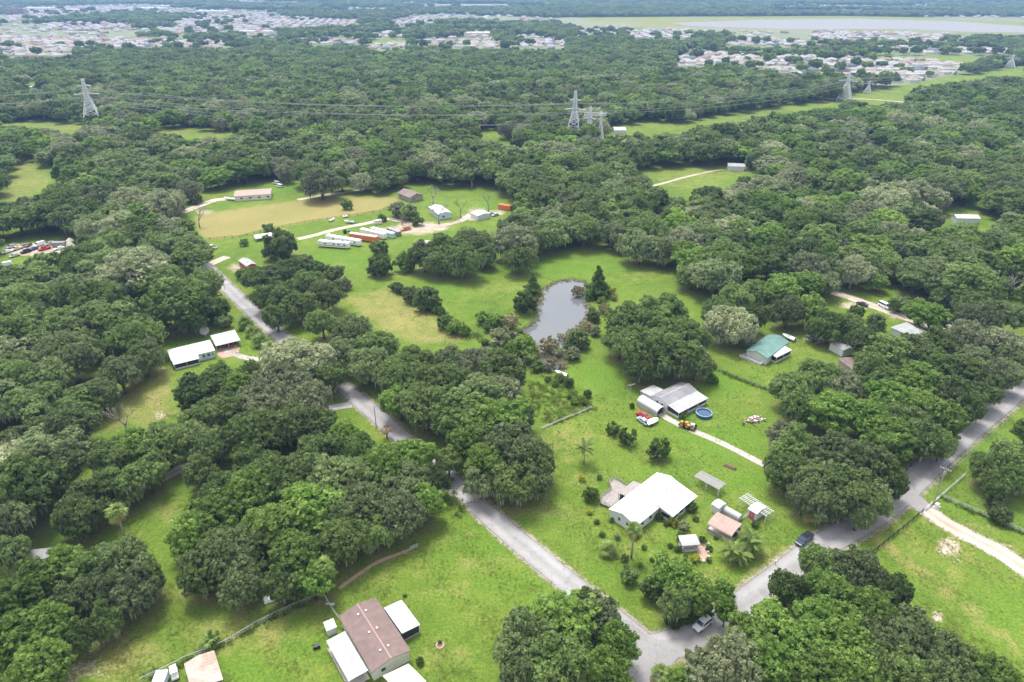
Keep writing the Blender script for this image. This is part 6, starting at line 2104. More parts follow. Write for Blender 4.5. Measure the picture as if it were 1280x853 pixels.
s = MB()
s.box(-.55, .55, -.4, .4, 1.005, 1.08)
s.build('lid', 'white_metal', mbx)

# cars on the road
vehicle('parked_suv', 'white SUV parked on the verge at the lot corner', 'car', (871.5, 787.5), (883.5, 778), 'suv', 'white_paint')
vehicle('pickup_truck', 'black pickup truck parked on the grass verge of the side road', 'truck', (998, 682.5), (1011.5, 671), 'pickup', 'navy_paint')
def mailbox(label, px, rz=0.0):
    b0 = g(*px)
    root = thing('mailbox', label, 'mailbox', (b0.x, b0.y, 0), rz)
    s = MB()
    s.box(-.05, .05, -.05, .05, 0, 1.05)
    s.build('post', 'timber', root)
    s = MB()
    s.loft([[(x, -.12, 1.05), (x, .12, 1.05), (x, .12, 1.2), (x, .06, 1.3), (x, -.06, 1.3), (x, -.12, 1.2)] for x in (-.28, .28)])
    s.build('box', 'galv', root)
mailbox('grey mailbox on a post at the verge of the side road', (969, 706), .7)
mailbox('grey mailbox at the mouth of the lane beside the slim pole', (437, 498), .7)

# ------------------------------------------------------------------ green-roofed house and its yard
f = Frame((939, 433), (960, 418), (951, 443), 3.0)
gr = start('green_house', 'house with a green metal roof and a white porch', 'house', f)
L, W = f.L + 4.0, max(8.0, abs(f.l(984, 428, 3.0).y))
gable(gh if False else gr, L - .8, W - .8, 2.9, 1.1, .4, 'white_wall', 'green_metal', 0.7, [('left', 1.5, 1, 1.0, 1.1)], [], .4, .4)
q = [f.l(x, y, 2.5) for x, y in ((960, 441), (980.6, 432), (990, 437.5), (971, 447))]
x0, x1, y0, y1 = min(p.x for p in q), max(p.x for p in q), min(p.y for p in q), max(p.y for p in q)
pc = [g(960, 441, 2.6), g(980.6, 432, 2.6), g(971, 447, 2.6)]
f2 = Frame((971, 447), (990, 437.5), (960, 441), 2.4)
pch = thing('screen_porch', 'white-roofed screened porch built onto the green-roofed house', 'porch', (f2.o.x, f2.o.y, 0), f2.rz)
leanto(pch, [(0, 0, 2.35), (f2.L, 0, 2.35), (f2.L, f2.W, 2.75), (0, f2.W, 2.75)], .1, 'white_metal', [(.15, .15, 2.28), (f2.L / 2, .15, 2.28), (f2.L - .15, .15, 2.28)], seam=.7)
s = MB()
s.box(.3, f2.L - .3, .3, f2.W - .1, .6, 2.25)
s.build('screen', 'dark_screen', pch)
s = MB()
s.box(.22, f2.L - .22, .22, f2.W - .05, 0, .59)
s.build('base_wall', 'white_wall', pch)
f3 = Frame((924, 446), (950, 457.5), (938, 440), 0)
tw = thing('patio_wall', 'low white wall round the patio of the green-roofed house', 'wall', (f3.o.x, f3.o.y, 0), f3.rz)
s = MB()
s.box(0, f3.L, 0, .25, 0, .9)
s.build('wall_run', 'white_wall', tw)
s = MB()
s.box(f3.L - .25, f3.L, .252, 3.5, 0, .9)
s.build('wall_end', 'white_wall', tw)
s = MB()
s.box(.05, f3.L - .3, .3, 5.0, 0, .25)
s.build('patio_floor', 'concrete', tw)
boat('white_boat', 'white boat parked behind the green-roofed house', (977.5, 421), (993, 427.5), 'white_paint', 'white_paint', 2.3, .4)
vehicle('old_truck', 'dark old pickup at the wood edge behind the green-roofed house', 'truck', (1010, 422), (1023, 427), 'pickup', 'grey_paint')
box_shed('storage_shed', 'white storage shed with a grey-green roof at the wood edge', (1036, 437), (1052, 446.5), (1046, 433), 2.5, .5, 'white_wall', 'grey_shingle', 'white_metal', 'left')
f = Frame((1049, 449), (1069, 464), (1060.6, 444.5), 2.4)
bs = start('brown_shed', 'low shed with a brownish grey roof half under the trees', 'shed', f)
gable(bs, f.L, f.W, 2.2, .5, .2, 'timber', 'maroon_roof', .8)
b0 = g(1023, 430)
wp = thing('timber_pile', 'brown pile of boards beside the dark old pickup', 'boards', (b0.x, b0.y, 0), .4)
for k in range(8):
    s = MB()
    s.bar((rk.uniform(-1.6, -1), rk.uniform(-.7, .7), .1 + .12 * k), (rk.uniform(1, 1.8), rk.uniform(-.7, .7), .15 + .12 * k), .3, .08)
    s.build('board', rk.choice(['brown_wood', 'timber', 'paver']), wp)
f = Frame((1114, 409), (1150, 425), (1132, 402), 2.8)
cg = start('grey_cottage', 'cottage with a pale grey hip roof half hidden in trees', 'house', f)
s = MB()
s.box(.3, f.L - .3, .3, f.W - .3, 0, 2.7)
s.build('wall', 'white_wall', cg)
r = MB()
hh = f.W / 2
r.loft([[(-.2, -.2, 2.7), (f.L + .2, -.2, 2.7), (f.L + .2, f.W + .2, 2.7), (-.2, f.W + .2, 2.7)], [(hh, hh - .03, 4.4), (f.L - hh, hh - .03, 4.4), (f.L - hh, hh + .03, 4.4), (hh, hh + .03, 4.4)]])
r.build('roof', 'grey_shingle', cg)
vehicle('parked_car', 'black sedan on the sandy lane in the east woods', 'car', (1071.5, 380), (1083, 384), 'sedan', 'black_paint')
vehicle('parked_van', 'white van on the sandy lane in the east woods', 'van', (1110, 387), (1100, 382), 'van', 'white_paint')
vehicle('parked_suv', 'dark SUV under the trees beyond the white van', 'car', (1198, 411), (1186, 403), 'suv', 'navy_paint')
vehicle('parked_car', 'dark blue car at the tree-shaded end of the side road', 'car', (1250, 473), (1260, 469), 'sedan', 'blue_paint')

# ------------------------------------------------------------------ long white trailer home on the west side
f = Frame((208.7, 437.5), (262, 425), (228, 448), 2.8)
th = start('trailer_home', 'long white trailer home with a carport and dark screened porch', 'house', f)
L, W = f.L, f.W
gable(th, L - .6, W - .6, 2.7, .55, .3, 'light_blue_wall', 'white_metal', .6, [('back', L * .10, 1.0, 1.1, 1.1), ('back', L * .22, 1.0, .8, 1.1), ('back', L * .03, 1.0, .5, 1.1)], [('back', L * .31, .95, 'white_paint')], .3, .3)
leanto(th, [(L * .40, W + 2.0, 2.2), (L * .98, W + 2.0, 2.2), (L * .98, W - .2, 2.78), (L * .40, W - .2, 2.78)], .1, 'white_metal', [(L * .42, W + 1.85, 2.12), (L * .69, W + 1.85, 2.12), (L * .96, W + 1.85, 2.12)], seam=.6)
s = MB()
s.box(L * .43, L * .95, W - .28, W + 1.75, .55, 2.12)
s.build('porch_screen', 'dark_screen', th)
s = MB()
s.box(L * .43, L * .95, W - .27, W + 1.8, 0, .54)
s.build('porch_wall', 'white_wall', th)
f2 = Frame((269.5, 432.8), (300.7, 425.3), (258.5, 421.2), 2.4)
leanto_root = thing('side_carport', 'flat-roofed open carport joined to the long trailer home', 'carport', (f2.o.x, f2.o.y, 0), f2.rz)
leanto(leanto_root, [(0, 0, 2.35), (f2.L, 0, 2.35), (f2.L, f2.W, 2.6), (0, f2.W, 2.6)], .12, 'worn_metal', [(.15, .15, 2.25), (f2.L * .5, .15, 2.25), (f2.L - .15, .15, 2.25), (.15, f2.W - .15, 2.45), (f2.L - .15, f2.W - .15, 2.45)], seam=.8)
s = MB()
s.box(.1, f2.L - .1, f2.W - .1, f2.W - .02, 0, 2.4)
s.build('back_wall', 'timber', leanto_root)
vehicle('red_car', 'dark red car under the carport of the long trailer home', 'car', (287, 436), (293, 427), 'sedan', 'red_paint')
for k, (x, y, m_) in enumerate([(277, 434, 'grey_paint'), (281, 433, 'brown_wood'), (284, 432.5, 'black_paint')]):
    b0 = g(x, y)
    o = MB().box(-.5, .5, -.4, .4, 0, .8).box(-.35, .35, -.3, .3, .8, 1.2).build('storage_crate', m_)
    o.location = (b0.x, b0.y, .02)
    tag(o, ['grey', 'brown', 'black'][k] + ' storage crate stacked inside the trailer home carport', 'crate')
# satellite dish
b0 = g(257.5, 421)
sd = thing('satellite_dish', 'big pale mesh satellite dish behind the long trailer home', 'satellite dish', (b0.x, b0.y, 0))
s = MB()
s.tube([(0, 0, 0), (0, 0, 2.1)], .12, 9)
s.build('mast', 'galv', sd)
s = MB()
n_, rr_ = 20, 1.65
prof = [(rr_ * t, .62 * t * t) for t in np.linspace(0.02, 1, 7)]
vs, fs = [], []
for r_, z_ in prof:
    for i in range(n_):
        a = 2 * math.pi * i / n_
        vs.append((r_ * math.cos(a), r_ * math.sin(a), z_))
s.add(vs, [(k * n_ + i, k * n_ + (i + 1) % n_, (k + 1) * n_ + (i + 1) % n_, (k + 1) * n_ + i) for k in range(6) for i in range(n_)])
for i in range(0, n_, 2):
    a = 2 * math.pi * i / n_
    s.bar((.1 * math.cos(a), .1 * math.sin(a), -.02), (rr_ * math.cos(a), rr_ * math.sin(a), .60), .04)
dsh = s.build('dish', 'worn_metal', sd)
dsh.location = (0, 0, 2.2)
dsh.rotation_euler = (R_(38), R_(10), 0)
s = MB()
for a in (0, 2.1, 4.2):
    s.bar((rr_ * .8 * math.cos(a), rr_ * .8 * math.sin(a), .42), (0, 0, 1.5), .04)
s.lathe([(.1, 1.45), (.12, 1.6), (.06, 1.7)], 8)
fe = s.build('feed_horn', 'galv', sd)
fe.location, fe.rotation_euler = dsh.location, dsh.rotation_euler

# pond boat
boat('rowing_boat', 'small white boat drawn up on the pond bank', (694, 466), (709, 471), 'white_paint', 'tan_paint', 1.7, -.1, False)

# ------------------------------------------------------------------ the farm behind
def farm_house(name, label, A, B, C, eave, rise, wall, roof, over=.4, wins=(), seam=.9, cat='house'):
    f = Frame(A, B, C, eave)
    root = start(name, label, cat, f)
    gable(root, f.L - 2 * over, f.W - 2 * over, eave, rise, over, wall, roof, seam, wins, [], over, over)
    return root
farm_house('long_barn', 'long low barn with tan roof at the top of the hay field', (292, 246), (338.5, 243), (296, 238.5), 3.0, .7, 'cream_wall', 'pink_metal', .3, [('front', u, 1.1, 1.6, 1.0) for u in (3, 8, 13, 18)], cat='barn')
farm_house('farmhouse', 'maroon-roofed farmhouse at the end of the hay field', (496, 241), (512, 247.5), (509, 235.5), 3.0, 1.6, 'timber', 'maroon_roof', .6, [('front', 2, 1.0, 1.4, 1.2), ('right', 2, 1.0, 1.4, 1.2)], 0)
farm_house('white_farm_building', 'white farm building behind bare trees in the yard', (535.5, 259), (548, 268.5), (548, 254), 3.2, 1.0, 'light_blue_wall', 'white_metal', .3, [('right', 2, 1, 1.4, 1.2)], .8)
farm_house('white_farm_shed', 'small white shed in the dusty yard near the orange container', (587.5, 266), (597, 270.5), (599, 260.5), 2.6, .7, 'white_wall', 'white_metal', .2, (), .8, 'shed')
container('orange_container', 'bright orange shipping container at the wood edge', 'container', (624, 261), (639, 263.5), 2.5, 2.6, 'orange_paint', 'orange_paint')
camper('white_caravan', 'white caravan nearest the pasture in the trailer row', (399, 308), (437, 311), group=None)
camper('white_caravan', 'longer white caravan parked alongside, next to the orange trailer', (409, 301), (451, 308))
container('orange_trailer', 'orange and red trailer with a cream roof in the trailer row', 'trailer', (438, 298.5), (472, 303.5), 2.5, 2.6, 'orange_paint', 'cream_metal', wheels=True, z0=.55)
container('white_box_trailer', 'white box trailer between orange trailer and teal container', 'trailer', (452, 292.5), (482, 299.5), 2.4, 2.4, 'white_paint', 'white_metal', wheels=True, z0=.55)
container('teal_container', 'pale teal container in the trailer row', 'container', (465, 290.5), (492.5, 298), 2.4, 2.5, 'teal_paint', 'white_metal')
container('grey_container', 'grey container at the yard end of the trailer row', 'container', (486, 290), (499.5, 295.5), 2.4, 2.2, 'grey_paint', 'grey_metal')
vehicle('orange_truck', 'orange pickup truck on the reddish yard dirt', 'truck', (500, 289.5), (514, 286.5), 'pickup', 'orange_paint')
f = Frame((521, 306.5), (533, 307.5), (523, 302.5), 2.2)
farm_house('pale_roof_shed', 'open shed with a pale flat roof beside the oak clump', (519.5, 304.5), (533, 305.5), (523, 300), 2.2, .35, 'tan_paint', 'cream_metal', .3, (), .9, 'shed')
f = Frame((320, 303), (342, 299.5), (322, 298), 0)
lw = start('low_shelter', 'low white arched shelter on the trailer pasture', 'shelter', f)
arch_roof(lw, f.L, max(4.0, f.W), 1.5, 2.5, .07, 'white_metal')
for x in (.1, f.L / 2, f.L - .1):
    for y in (.1, max(4.0, f.W) - .1):
        p = MB()
        p.box(x - .06, x + .06, y - .06, y + .06, 0, 1.5)
        p.build('post', 'galv', lw)
farm_house('red_shed', 'red-walled shed with a grey roof at the end of the main road', (297.5, 326), (308, 333.5), (307, 321), 2.5, .7, 'red_paint', 'worn_metal', .15, (), .8, 'shed')
vehicle('white_truck', 'white pickup truck on the grass by the end of the main road', 'truck', (259, 310), (271, 311.5), 'pickup', 'white_paint')
f = Frame((430, 292), (440, 291), (431, 289), 0)
tk = start('green_tractor', 'green tractor beside the farm track', 'tractor', f)
s = MB()
s.box(1.4, 3.2, -.4, .4, .7, 1.45)
s.build('bonnet', 'green_paint', tk)
s = MB()
s.box(0, 1.4, -.55, .55, .6, 1.3).box(.2, 1.35, -.6, .6, 2.3, 2.42)
s.build('cab', 'green_paint', tk)
s = MB()
s.box(.3, 1.3, -.52, .52, 1.31, 2.29)
s.build('cab_glass', 'glass', tk)
for x, r_, y in ((.4, .8, .75), (2.7, .5, .6)):
    for s_ in (-1, 1):
        s = MB()
        s.tube([(x, s_ * y, r_), (x, s_ * (y + .35), r_)], r_, 14)
        s.build('wheel', 'tyre', tk)
boat('cabin_boat', 'white and blue boat on the grass by the hay field fence', (430.5, 278.5), (443.5, 279.5), 'white_paint', 'grey_paint', 2.3, .4)
boat('open_skiff', 'small white skiff on the grass beside the cabin boat', (418, 275), (412, 278), 'white_paint', 'white_paint', 1.6, .2)
boat('open_skiff', 'white skiff by the hay field fence above the cabin boat', (428, 273), (434.5, 271.5), 'white_paint', 'white_paint', 1.6, .2)
boat('barn_boat', 'white boat on a trailer in front of the long barn', (280, 249.5), (297, 251.5), 'white_paint', 'white_paint', 2.4, .5)
vehicle('motorhome', 'white motorhome parked beside the long barn', 'motorhome', (343, 233), (356, 235.5), 'van', 'white_paint')
vehicle('parked_van', 'white van behind the motorhome by the long barn', 'van', (340, 229.5), (352, 231.5), 'van', 'white_paint')
container('cream_box', 'cream box trailer beside the farm track', 'trailer', (468.5, 281), (477, 279.5), 2.2, 2.0, 'cream_wall', 'cream_metal', ribs=False)
vehicle('parked_car', 'dark car beside the small white yard shed', 'car', (608, 270), (616, 268), 'sedan', 'grey_paint')
vehicle('parked_car', 'silver car at the yard end by the orange container', 'car', (615, 271), (623, 269), 'sedan', 'silver_paint')
fence('hay_field_fence', 'brown post fence along the lower edge of the hay field', [(262, 300), (300, 297), (334, 288), (381, 279), (437, 271), (475, 265), (499, 254)], 'brown_wood', 1.3, 4.0, (.6, 1.15), (.05, .1), .16)
bare_tree('bare_tree', 'leafless pale tree in front of the white farm building', (549, 280), 15, seed=4)
bare_tree('bare_tree', 'sparse tree with tufts of leaves right of the white farm building', (576, 272), 12, seed=9, tuft=('bright', 6))
bare_tree('bare_tree', 'bare grey tree behind the small white yard shed', (610, 266), 12, seed=15, spread=.55)
bare_tree('bare_tree', 'bare tree standing between the farmhouse and the white building', (541, 256), 13, seed=23)
bare_tree('bare_tree', 'thin yard tree with a few green tufts by the orange truck', (503, 281), 10, seed=31, tuft=('oak', 14))
bare_tree('bare_tree', 'bleached dead tree over the east woods', (1230, 440), 15, seed=44, mat='pale_bark')
bare_tree('bare_tree', 'dead grey tree rising from the west woods edge', (118, 375), 12, seed=57)
bare_tree('bare_tree', 'pale dead tree by the lane to the barn', (233, 237), 14, seed=61)

for k, (x, y, hh, ph) in enumerate([(90, 560, 13, 'in the west woods above the sandy track'), (30, 590, 13, 'deep in the dark west woods'), (160, 545, 12, 'at the lower end of the dry west clearing'), (700, 262, 15, 'in the woods between farm and pylons'), (880, 330, 15, 'in the woods behind the pond oaks'), (1040, 330, 15, 'above the sandy lane in the east woods'),
                                     (1180, 365, 15, 'beyond the parked van in the east woods'), (980, 265, 16, 'in the wide woods east of the pond'), (340, 520, 13, 'in the moss-hung grove'), (1250, 380, 15, 'near the east edge woods'), (590, 235, 15, 'at the back of the farmyard'), (250, 285, 13, 'at the lower corner of the hay field'), (440, 640, 14, 'in the grove by the brown-roofed home')]):
    bare_tree('dead_tree', f'bleached dead tree poking up {ph}', (x, y), hh, seed=200 + k, levels=4, spread=.7)
# the yard full of cars at the west edge
yard = [((4, 317.5), (14, 315), 'sedan', 'white_paint', 'white car'), ((10, 311.5), (19, 309), 'suv', 'silver_paint', 'silver SUV'), ((17, 314), (26, 311), 'pickup', 'tan_paint', 'tan pickup'), ((25, 311), (33, 307.5), 'sedan', 'grey_paint', 'grey car'),
        ((33, 309.5), (38, 306.5), 'sedan', 'brown_wood', 'brown car'), ((45, 309), (55, 306), 'van', 'white_paint', 'white van'), ((58, 307.5), (67, 305.5), 'suv', 'silver_paint', 'pale SUV'), ((3, 334), (13, 332), 'van', 'white_paint', 'white van')]
extra = [((38, 314), (46, 311.5), 'sedan', 'blue_paint', 'blue car', 'below the white van in the west car yard'), ((28, 317.5), (37, 315), 'suv', 'black_paint', 'black SUV', 'below the tan pickup in the west car yard'), ((70, 313), (79, 311), 'sedan', 'white_paint', 'white car', 'in front of the long container in the car yard'),
         ((52, 313.5), (60, 311.5), 'pickup', 'red_paint', 'red pickup', 'in front of the pale SUV in the car yard'), ((14, 322.5), (23, 320), 'sedan', 'silver_paint', 'silver car', 'at the lower side of the west car yard')]
for a, b, kd, pt, nm_, where in extra:
    vehicle('yard_car', f'{nm_} {where}', 'car', a, b, kd, pt, 'vehicles in the west car yard', detail=False)
for k, (a, b, kd, pt, nm_) in enumerate(yard):
    where = ['at the gate end of the west car yard', 'behind the white car in the west car yard', 'in the middle row of the west car yard', 'beside the tan pickup in the west car yard', 'beside the grey car in the west car yard', 'in the west car yard near the sand heap', 'beside the long grey container in the car yard', 'apart from the rest below the car yard'][k]
    vehicle('yard_car', f'{nm_} {where}', 'car', a, b, kd, pt, 'vehicles in the west car yard', detail=False)
container('yard_container', 'long grey-brown container in the west car yard', 'container', (67, 309), (83, 308.5), 2.4, 2.3, 'timber', 'grey_metal')
b0 = g(89, 306)
s = MB()
s.lathe([(4.2, 0), (3.2, .9), (1.8, 2.3), (.5, 3.4), (.1, 3.6)], 14)
o = s.build('sand_heap', 'cream_metal', None, True)
o.location = (b0.x, b0.y, -.05)
tag(o, 'pointed heap of pale sand in the west car yard', 'sand heap')
# half-hidden roofs
farm_house('hidden_house', 'half-hidden house with a pale grey roof on the west edge', (27, 700), (62, 697), (40, 686), 2.8, 1.0, 'white_wall', 'worn_metal', .4, (), .8)
farm_house('woods_house', 'white house with red-brown roof in the small woods gap', (1092, 180), (1102, 180), (1093, 176), 3.0, 1.2, 'white_wall', 'maroon_roof', .4, (), 0)
farm_house('woods_house', 'long white-roofed house glimpsed in the east woods', (1196, 273), (1226, 273.5), (1200, 268.5), 3.0, .9, 'white_wall', 'white_metal', .3, (), 0)
farm_house('clearing_house', 'white house in the small clearing beyond the west pylon', (36, 109), (46, 109), (37, 104.5), 3.2, 1.2, 'white_wall', 'white_metal', .4, (), 0)
farm_house('clearing_house', 'white house on the power line corridor behind the pylons', (768, 163), (783, 163), (770, 159), 3.2, 1.0, 'white_wall', 'white_metal', .4, (), 0)
farm_house('clearing_house', 'low grey house at the end of the little east clearing', (910, 208), (932, 209), (913, 204), 3.0, 1.0, 'white_wall', 'grey_shingle', .4, (), 0)
farm_house('grove_house', 'weathered house roof showing through the big grove', (372, 668), (398, 662), (378, 650), 3.0, 1.0, 'white_wall', 'worn_metal', .4, (), .8)

# palms
palm('palmetto', 'palmetto between the two clumps beside the trailer home drive', (317, 420), 1.0, 30, 'fan', 1.7, dead=1)
palm('palmetto', 'smaller palmetto at the road end of the trailer home drive', (336, 438), .8, 26, 'fan', 1.5, dead=2)
palm('sabal_palm', 'tall sabal palm in front of the white-roofed house', (789, 698), 8.2, 30, 'fan', 1.15)
palm('sabal_palm', 'short broad sabal palm on the road side of the white-roofed house', (760, 692), 1.2, 26, 'fan', 1.25, dead=2)
palm('queen_palm', 'single feathery palm on the lawn behind the white-roofed house', (730, 580), 5.0, 20, 'feather', 1.1)
palm('palm_clump', 'clump of feathery palms inside the lot near the pickup', (917, 700), 2.6, 42, 'feather', 1.0, stems=3, dead=0)
palm('palm_clump', 'taller clump of feathery palms beside the tan carport', (934, 688), 3.0, 42, 'feather', 1.0, stems=3, dead=0)
palm('sabal_palm', 'lone sabal palm with yellowing leaves on the west lawn', (159, 679), 9.0, 30, 'fan', 1.3, dead=9)
palm('sabal_palm', 'sabal palm at the edge of the grove above the boards', (410, 742), 7.5, 28, 'fan', 1.25, dead=7)
palm('palmetto', 'large dark palmetto at the foot of the bend grove', (1014, 652), 2.5, 26, 'fan', 1.6, dead=2)
palm('palmetto', 'palmetto clump beside the main road near the trailer home', (308, 410), 1.2, 34, 'fan', 1.9, dead=1)
palm('palmetto', 'palmetto clump with yellow leaves beside the trailer home drive', (326, 432), 1.2, 34, 'fan', 1.9, dead=3)
palm('dying_palm', 'dying palm with brown fronds at the main road edge', (484, 549), 4.0, 14, 'fan', 1.15, dead=14)
palm('young_palm', 'small palm in the shrubs beside the gazebo', (869, 702), .4, 10, 'feather', .45, dead=0)
palm('sabal_palm', 'sabal palm in the oaks behind the white gate', (948, 262), 9.0, 26, 'fan', 1.3, dead=4)
palm('palmetto', 'low palmetto behind the rusty carport', (264, 806), .6, 22, 'fan', 1.2, dead=3)
palm('palmetto', 'palmetto in the near thicket beside the junction', (826, 850), 1.5, 22, 'fan', 1.2, dead=2)
palm('palmetto', 'palmetto at the back wall of the long trailer home', (216, 418), 1.5, 20, 'fan', 1.6, dead=5)

# ------------------------------------------------------------------ power line
PYL = []
def pylon(label, base, h, spread, rz, arms, name='lattice_pylon', t=.72, root=None):
    b0 = g(*base)
    # h is given as the pixel row of the tip
    lo_, hi_ = 5.0, 90.0
    for _ in range(30):
        mid_ = (lo_ + hi_) / 2
        if proj((b0.x, b0.y, mid_))[1] > h:
            lo_ = mid_
        else:
            hi_ = mid_
    h = lo_
    off = Vector((0, 0, 0))
    if root is None:
        root = thing(name, label, 'pylon', (b0.x, b0.y, 0), rz)
        PYL.append(root)
    else:
        d0 = b0 - root.location
        off = Vector((d0.x * math.cos(rz) + d0.y * math.sin(rz), -d0.x * math.sin(rz) + d0.y * math.cos(rz), 0))
    wst = h * .62
    def corner(z, k):
        q = (z / wst) if z < wst else 1.0
        w = spread * (1 - q) + spread * .22 * q if z < wst else spread * (.22 - .14 * (z - wst) / (h - wst))
        return Vector(((1, 1, -1, -1)[k] * w, (1, -1, -1, 1)[k] * w, z)) + off
    zs = [0, h * .12, h * .23, h * .33, h * .42, h * .50, h * .57, wst, h * .70, h * .78, h * .86, h * .93, h]
    for k in range(4):
        s = MB()
        for a, b in zip(zs[:-1], zs[1:]):
            s.bar(corner(a, k), corner(b, k), t, t)
        s.build('leg', 'galv', root)
    for k in range(4):
        s = MB()
        for a, b in zip(zs[:-1], zs[1:]):
            s.bar(corner(a, k), corner(b, (k + 1) % 4), t * .6).bar(corner(a, (k + 1) % 4), corner(b, k), t * .6).bar(corner(b, k), corner(b, (k + 1) % 4), t * .6)
        s.build('bracing', 'galv', root)
    tips = []
    for z, hw in arms:
        s = MB()
        for y in (-.9, .9):
            s.bar((-hw, 0, z * h), (0, y, z * h + 1.2), t * .7).bar((hw, 0, z * h), (0, y, z * h + 1.2), t * .7).bar((-hw, 0, z * h), (hw, 0, z * h), t * .8)
            s.bar((-hw * .5, y * .5, z * h), (-hw * .5, y * .5, z * h + .65), t * .5).bar((hw * .5, y * .5, z * h), (hw * .5, y * .5, z * h + .65), t * .5)
            s.bar((-hw * .75, 0, z * h), (-hw * .4, y * .6, z * h + .7), t * .5).bar((hw * .75, 0, z * h), (hw * .4, y * .6, z * h + .7), t * .5)
        s.build('crossarm', 'galv', root)
        for x in (-hw, hw):
            i = MB()
            i.tube([(x, 0, z * h - .1), (x, 0, z * h - 2.2)], .16, 6)
            i.build('insulator', 'grey_paint', root)
            c, s_ = math.cos(rz), math.sin(rz)
            tips.append(Vector((b0.x + x * c, b0.y + x * s_, z * h - 2.2)))
    return tips
T1 = pylon('lattice pylon with wide crossarm at the west end of the line', (120, 162), 99, 8.6, .35, [(.70, 10.5), (.86, 5.5)])
T2 = pylon('tall lattice pylon of the pair above the woods', (717, 178), 114, 7.2, -.25, [(.64, 8.5), (.82, 4.5)])
T3 = pylon('shorter twin-peaked lattice pylon beside the tall one', (736, 178), 134, 4.5, -.4, [(.66, 5.0)])
pylon('', (750, 176), 140, 2.4, -.4, [], root=PYL[-1])
_q = g(750, 176) - PYL[-1].location
_q = Vector((_q.x * math.cos(-.4) + _q.y * math.sin(-.4), -_q.x * math.sin(-.4) + _q.y * math.cos(-.4), 0))
s = MB()
for dz in (0, 1.6):
    for dy in (-.8, .8):
        s.bar((-5, dy, 21 + dz), (_q.x + 4, _q.y + dy, 20 + dz), .35)
for k in range(9):
    a_ = Vector((-5, 0, 21)).lerp(Vector((_q.x + 4, _q.y, 20)), k / 9)
    b_ = Vector((-5, 0, 22.6)).lerp(Vector((_q.x + 4, _q.y, 21.6)), (k + 1) / 9)
    s.bar(a_, b_, .25)
s.build('portal_beam', 'galv', PYL[-1])
T4 = pylon('lattice pylon by the bright green corridor near the housing estate', (1055, 126), 91, 7.0, -.6, [(.70, 10), (.86, 5)])
T5 = pylon('faint far lattice pylon at the end of the corridor', (1262, 85), 68, 7.0, -.6, [(.70, 10), (.86, 5)])
T6 = pylon('small far pylon in front of the estate houses', (1084, 117), 101, 4.0, -.6, [(.72, 6), (.9, 3)], t=.4)
wl_ = 'thin power line strung between the lattice pylons'
Wst = [t + Vector((-330, -30, 0)) for t in T1]
for a, b in ((Wst, T1), (T1, T2), (T2, T4), (T4, T5)):
    for k in range(4):
        cable('power_line', wl_, a[k], b[k], 7.0 if (a[k] - b[k]).length > 250 else 3, .15, 'power lines between the pylons', 'power line')
for k in range(2):
    cable('power_line', 'thin power line from the shorter twin pylon towards the west', T3[k], T3[k] + (T1[k] - T2[k]) + Vector((0, 14, 0)), 9.0, .15, 'power lines of the lower circuit', 'power line')

# ------------------------------------------------------------------ the housing estates
def estate_house(seed, roof):
    r = random.Random(seed)
    L, W, h, rs_ = r.uniform(13, 19), r.uniform(10, 13), 2.9, r.uniform(2.2, 3.2)
    s = MB()
    s.box(-L / 2, L / 2, -W / 2, W / 2, 0, h)
    s.mat(1)
    k = W / 2 + .5
    s.loft([[(-L / 2 - .5, -k, h), (L / 2 + .5, -k, h), (L / 2 + .5, k, h), (-L / 2 - .5, k, h)], [(-L / 2 + k * .9, -.05, h + rs_), (L / 2 - k * .9, -.05, h + rs_), (L / 2 - k * .9, .05, h + rs_), (-L / 2 + k * .9, .05, h + rs_)]])
    gx = L * .22
    s.mat(0).box(gx - 3, gx + 3, -W / 2 - 4.5, -W / 2 + .1, 0, h - .1)
    s.mat(1).loft([[(gx - 3.4, y, h - .1), (gx + 3.4, y, h - .1), (gx, y, h + 1.9)] for y in (-W / 2 - 5, -W / 2 + 2.5)])
    s.mat(2).box(gx - 2.3, gx + 2.3, -W / 2 - 4.56, -W / 2 - 4.502, 0.1, 2.2)
    for u in (-.35, -.12):
        s.box(L * u - .7, L * u + .7, -W / 2 - .05, -W / 2 - .002, 1, 2.2)
    return s.mesh('estate_house', [r.choice(['cream_wall', 'white_wall', 'tan_paint', 'grey_shingle']), roof, 'grey_paint'])
M['roof_pale'] = surf('roof_pale', (0.31, 0.31, 0.315), .9, .12, .3)
M['roof_tan'] = surf('roof_tan', (0.30, 0.26, 0.225), .9, .12, .3)
M['roof_dark'] = surf('roof_dark', (0.13, 0.135, 0.15), .9, .15, .3)
M['roof_clay'] = surf('roof_clay', (0.25, 0.175, 0.145), .9, .15, .3)
HM = [(estate_house(1, 'roof_pale'), 'pale grey'), (estate_house(2, 'roof_pale'), 'pale grey'), (estate_house(3, 'roof_dark'), 'dark grey'), (estate_house(4, 'roof_tan'), 'tan'), (estate_house(5, 'roof_tan'), 'tan'), (estate_house(6, 'roof_clay'), 'clay brown'), (estate_house(7, 'roof_pale'), 'pale grey')]
places = ['in the large estate beyond the east corridor', 'in the estate row at the far east edge', 'in the estate strip beyond the west woods', 'in the wide estate on the west plain', 'in the far northwest estate'] + ['in a small estate in the far woods'] * 20
sites = []
